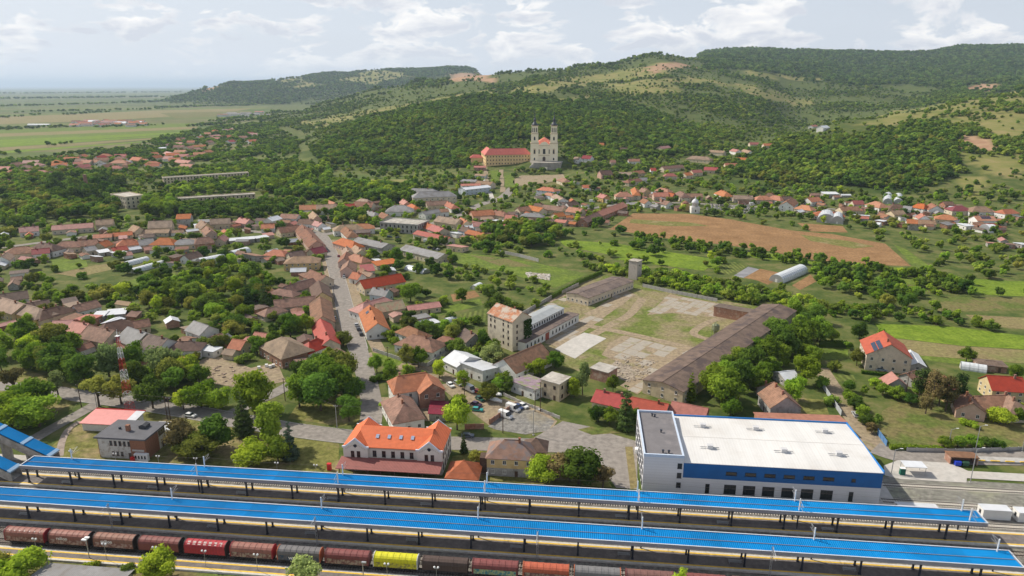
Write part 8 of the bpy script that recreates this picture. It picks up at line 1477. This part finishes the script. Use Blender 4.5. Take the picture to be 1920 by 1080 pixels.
p = PT(1284, 395); t = thing('mausoleum', 'ochre mausoleum with flat cap left of the white chapel', 'chapel', p); MB().box(-3.5, 3.5, -3, 3, -1, 7).build('wall', WALL['y'], t); MB().lathe([(3.6, 7), (3.2, 8), (1.2, 9.2), (.2, 9.6)], 8).build('cap', ROOF['B'], t)
# far hamlet on the plain
r3 = random.Random(8); hm = [MB().sweep([(-6, 0), (6, 0), (6, 4), (0, 8), (-6, 4)], -9, 9), ]
for k in range(34):
    x, y = 140 + 130 * (k + r3.random()) / 34, 229 + 9 * r3.random(); p = P(x, y); house_at(p[0], p[1], 0, r3.choice((.1, 1.6, .2)), 24 + 12 * r3.random(), 16, 5, 4.5, 'g', r3.choice('OPBPWBT'), 'w', 'tiny far house of the hamlet out on the plain', group='houses of the far hamlet', win=False, chim=0)
for k in range(9):
    x, y = 412 + 88 * (k + r3.random()) / 9, 212 + 8 * r3.random(); p = P(x, y); house_at(p[0], p[1], 0, .1, 25 + 25 * r3.random(), 18, 7, 3, 'g', r3.choice('WGGPB'), 'w', 'distant pale warehouse at the foot of the far ridge', name='warehouse', cat='warehouse', group='distant warehouses', win=False, chim=0)
for k in range(8):
    x = 58 + 36 * k / 8; p = P(x, 236); house_at(p[0], p[1], 0, .05, 14, 12, 4, 2, 'g', 'W', 'w', 'distant white shed in a row on the plain', name='shed', cat='shed', group='row of distant white sheds', win=False, chim=0)
# loose stones and building material
def debris(label, poly, n, smin, smax, mat, seed):
    rr = random.Random(seed); mb = MB(); xs = [p[0] for p in poly]; ys = [p[1] for p in poly]; k = 0
    while k < n:
        x, y = rr.uniform(min(xs), max(xs)), rr.uniform(min(ys), max(ys))
        if not inpoly(np.array([x]), np.array([y]), poly)[0]: continue
        p = P(x, y); s = rr.uniform(smin, smax); a = rr.random() * 6; c_, s_ = math.cos(a), math.sin(a); h = s * rr.uniform(.25, .7); mb.add([(p[0] + c_ * u * s - s_ * v * s * .6, p[1] + s_ * u * s + c_ * v * s * .6, z) for z, f in ((0, 1), (h, .75)) for u, v in ((-f, -f), (f, -f), (f, f), (-f, f))], [(4, 5, 6, 7), (0, 1, 5, 4), (1, 2, 6, 5), (2, 3, 7, 6), (3, 0, 4, 7)]); k += 1
    tag(mb.build('rubble', mat), label, 'rubble', kind='stuff')
debris('heap of broken concrete rubble in the yard', [(1145, 685), (1170, 664), (1235, 676), (1220, 705), (1180, 718), (1150, 705)], 230, .2, .85, pm('broken_concrete', (.33, .275, .215), .95, .25, .8, coord='World'), 1)
debris('building rubble scattered on the plot by the lane', [(385, 695), (420, 682), (460, 690), (450, 715), (400, 718)], 55, .2, .9, pm('mixed_debris', (.28, .21, .16), .95, .35, .4, coord='World'), 2)
debris('stone rubble on the rough field behind the mill', [(985, 510), (1032, 514), (1030, 526), (990, 520)], 160, .3, .9, pm('pale_rubble', (.5, .47, .42), .95, .2, .8, coord='World'), 3)
for k, (x, y) in enumerate(((500, 688), (507, 690), (513, 688), (486, 692))):
    p = P(x, y); t = thing('wrapped_pallet', 'white wrapped pallet, %s of four on the building plot' % ('leftmost', 'second', 'third', 'rightmost')[(1, 2, 3, 0)[k]], 'pallet', p, .3, 'wrapped pallets'); MB().box(-.6, .6, -.5, .5, .14, 1.3).build('load', WHITE, t); MB().box(-.65, .65, -.55, -.35, 0, .14).box(-.65, .65, .35, .55, 0, .14).build('pallet_boards', WOOD, t)
# ================================================================ HAZE
hz = MB().box(-110000, 110000, -700, 124000, -2, 420).mesh('haze', []); ho = tag(ob('haze', hz), 'thin bluish summer haze over the whole valley', kind='stuff')
hm_ = bpy.data.materials.new('haze'); hm_.use_nodes = True; nt = hm_.node_tree; nt.nodes.clear(); out = N(nt, 'ShaderNodeOutputMaterial'); pv = N(nt, 'ShaderNodeVolumePrincipled')
pv.inputs['Color'].default_value = (.66, .82, 1.0, 1); pv.inputs['Density'].default_value = 5e-5; pv.inputs['Anisotropy'].default_value = 0.2; nt.links.new(pv.outputs[0], out.inputs['Volume']); hz.materials.clear(); hz.materials.append(hm_)
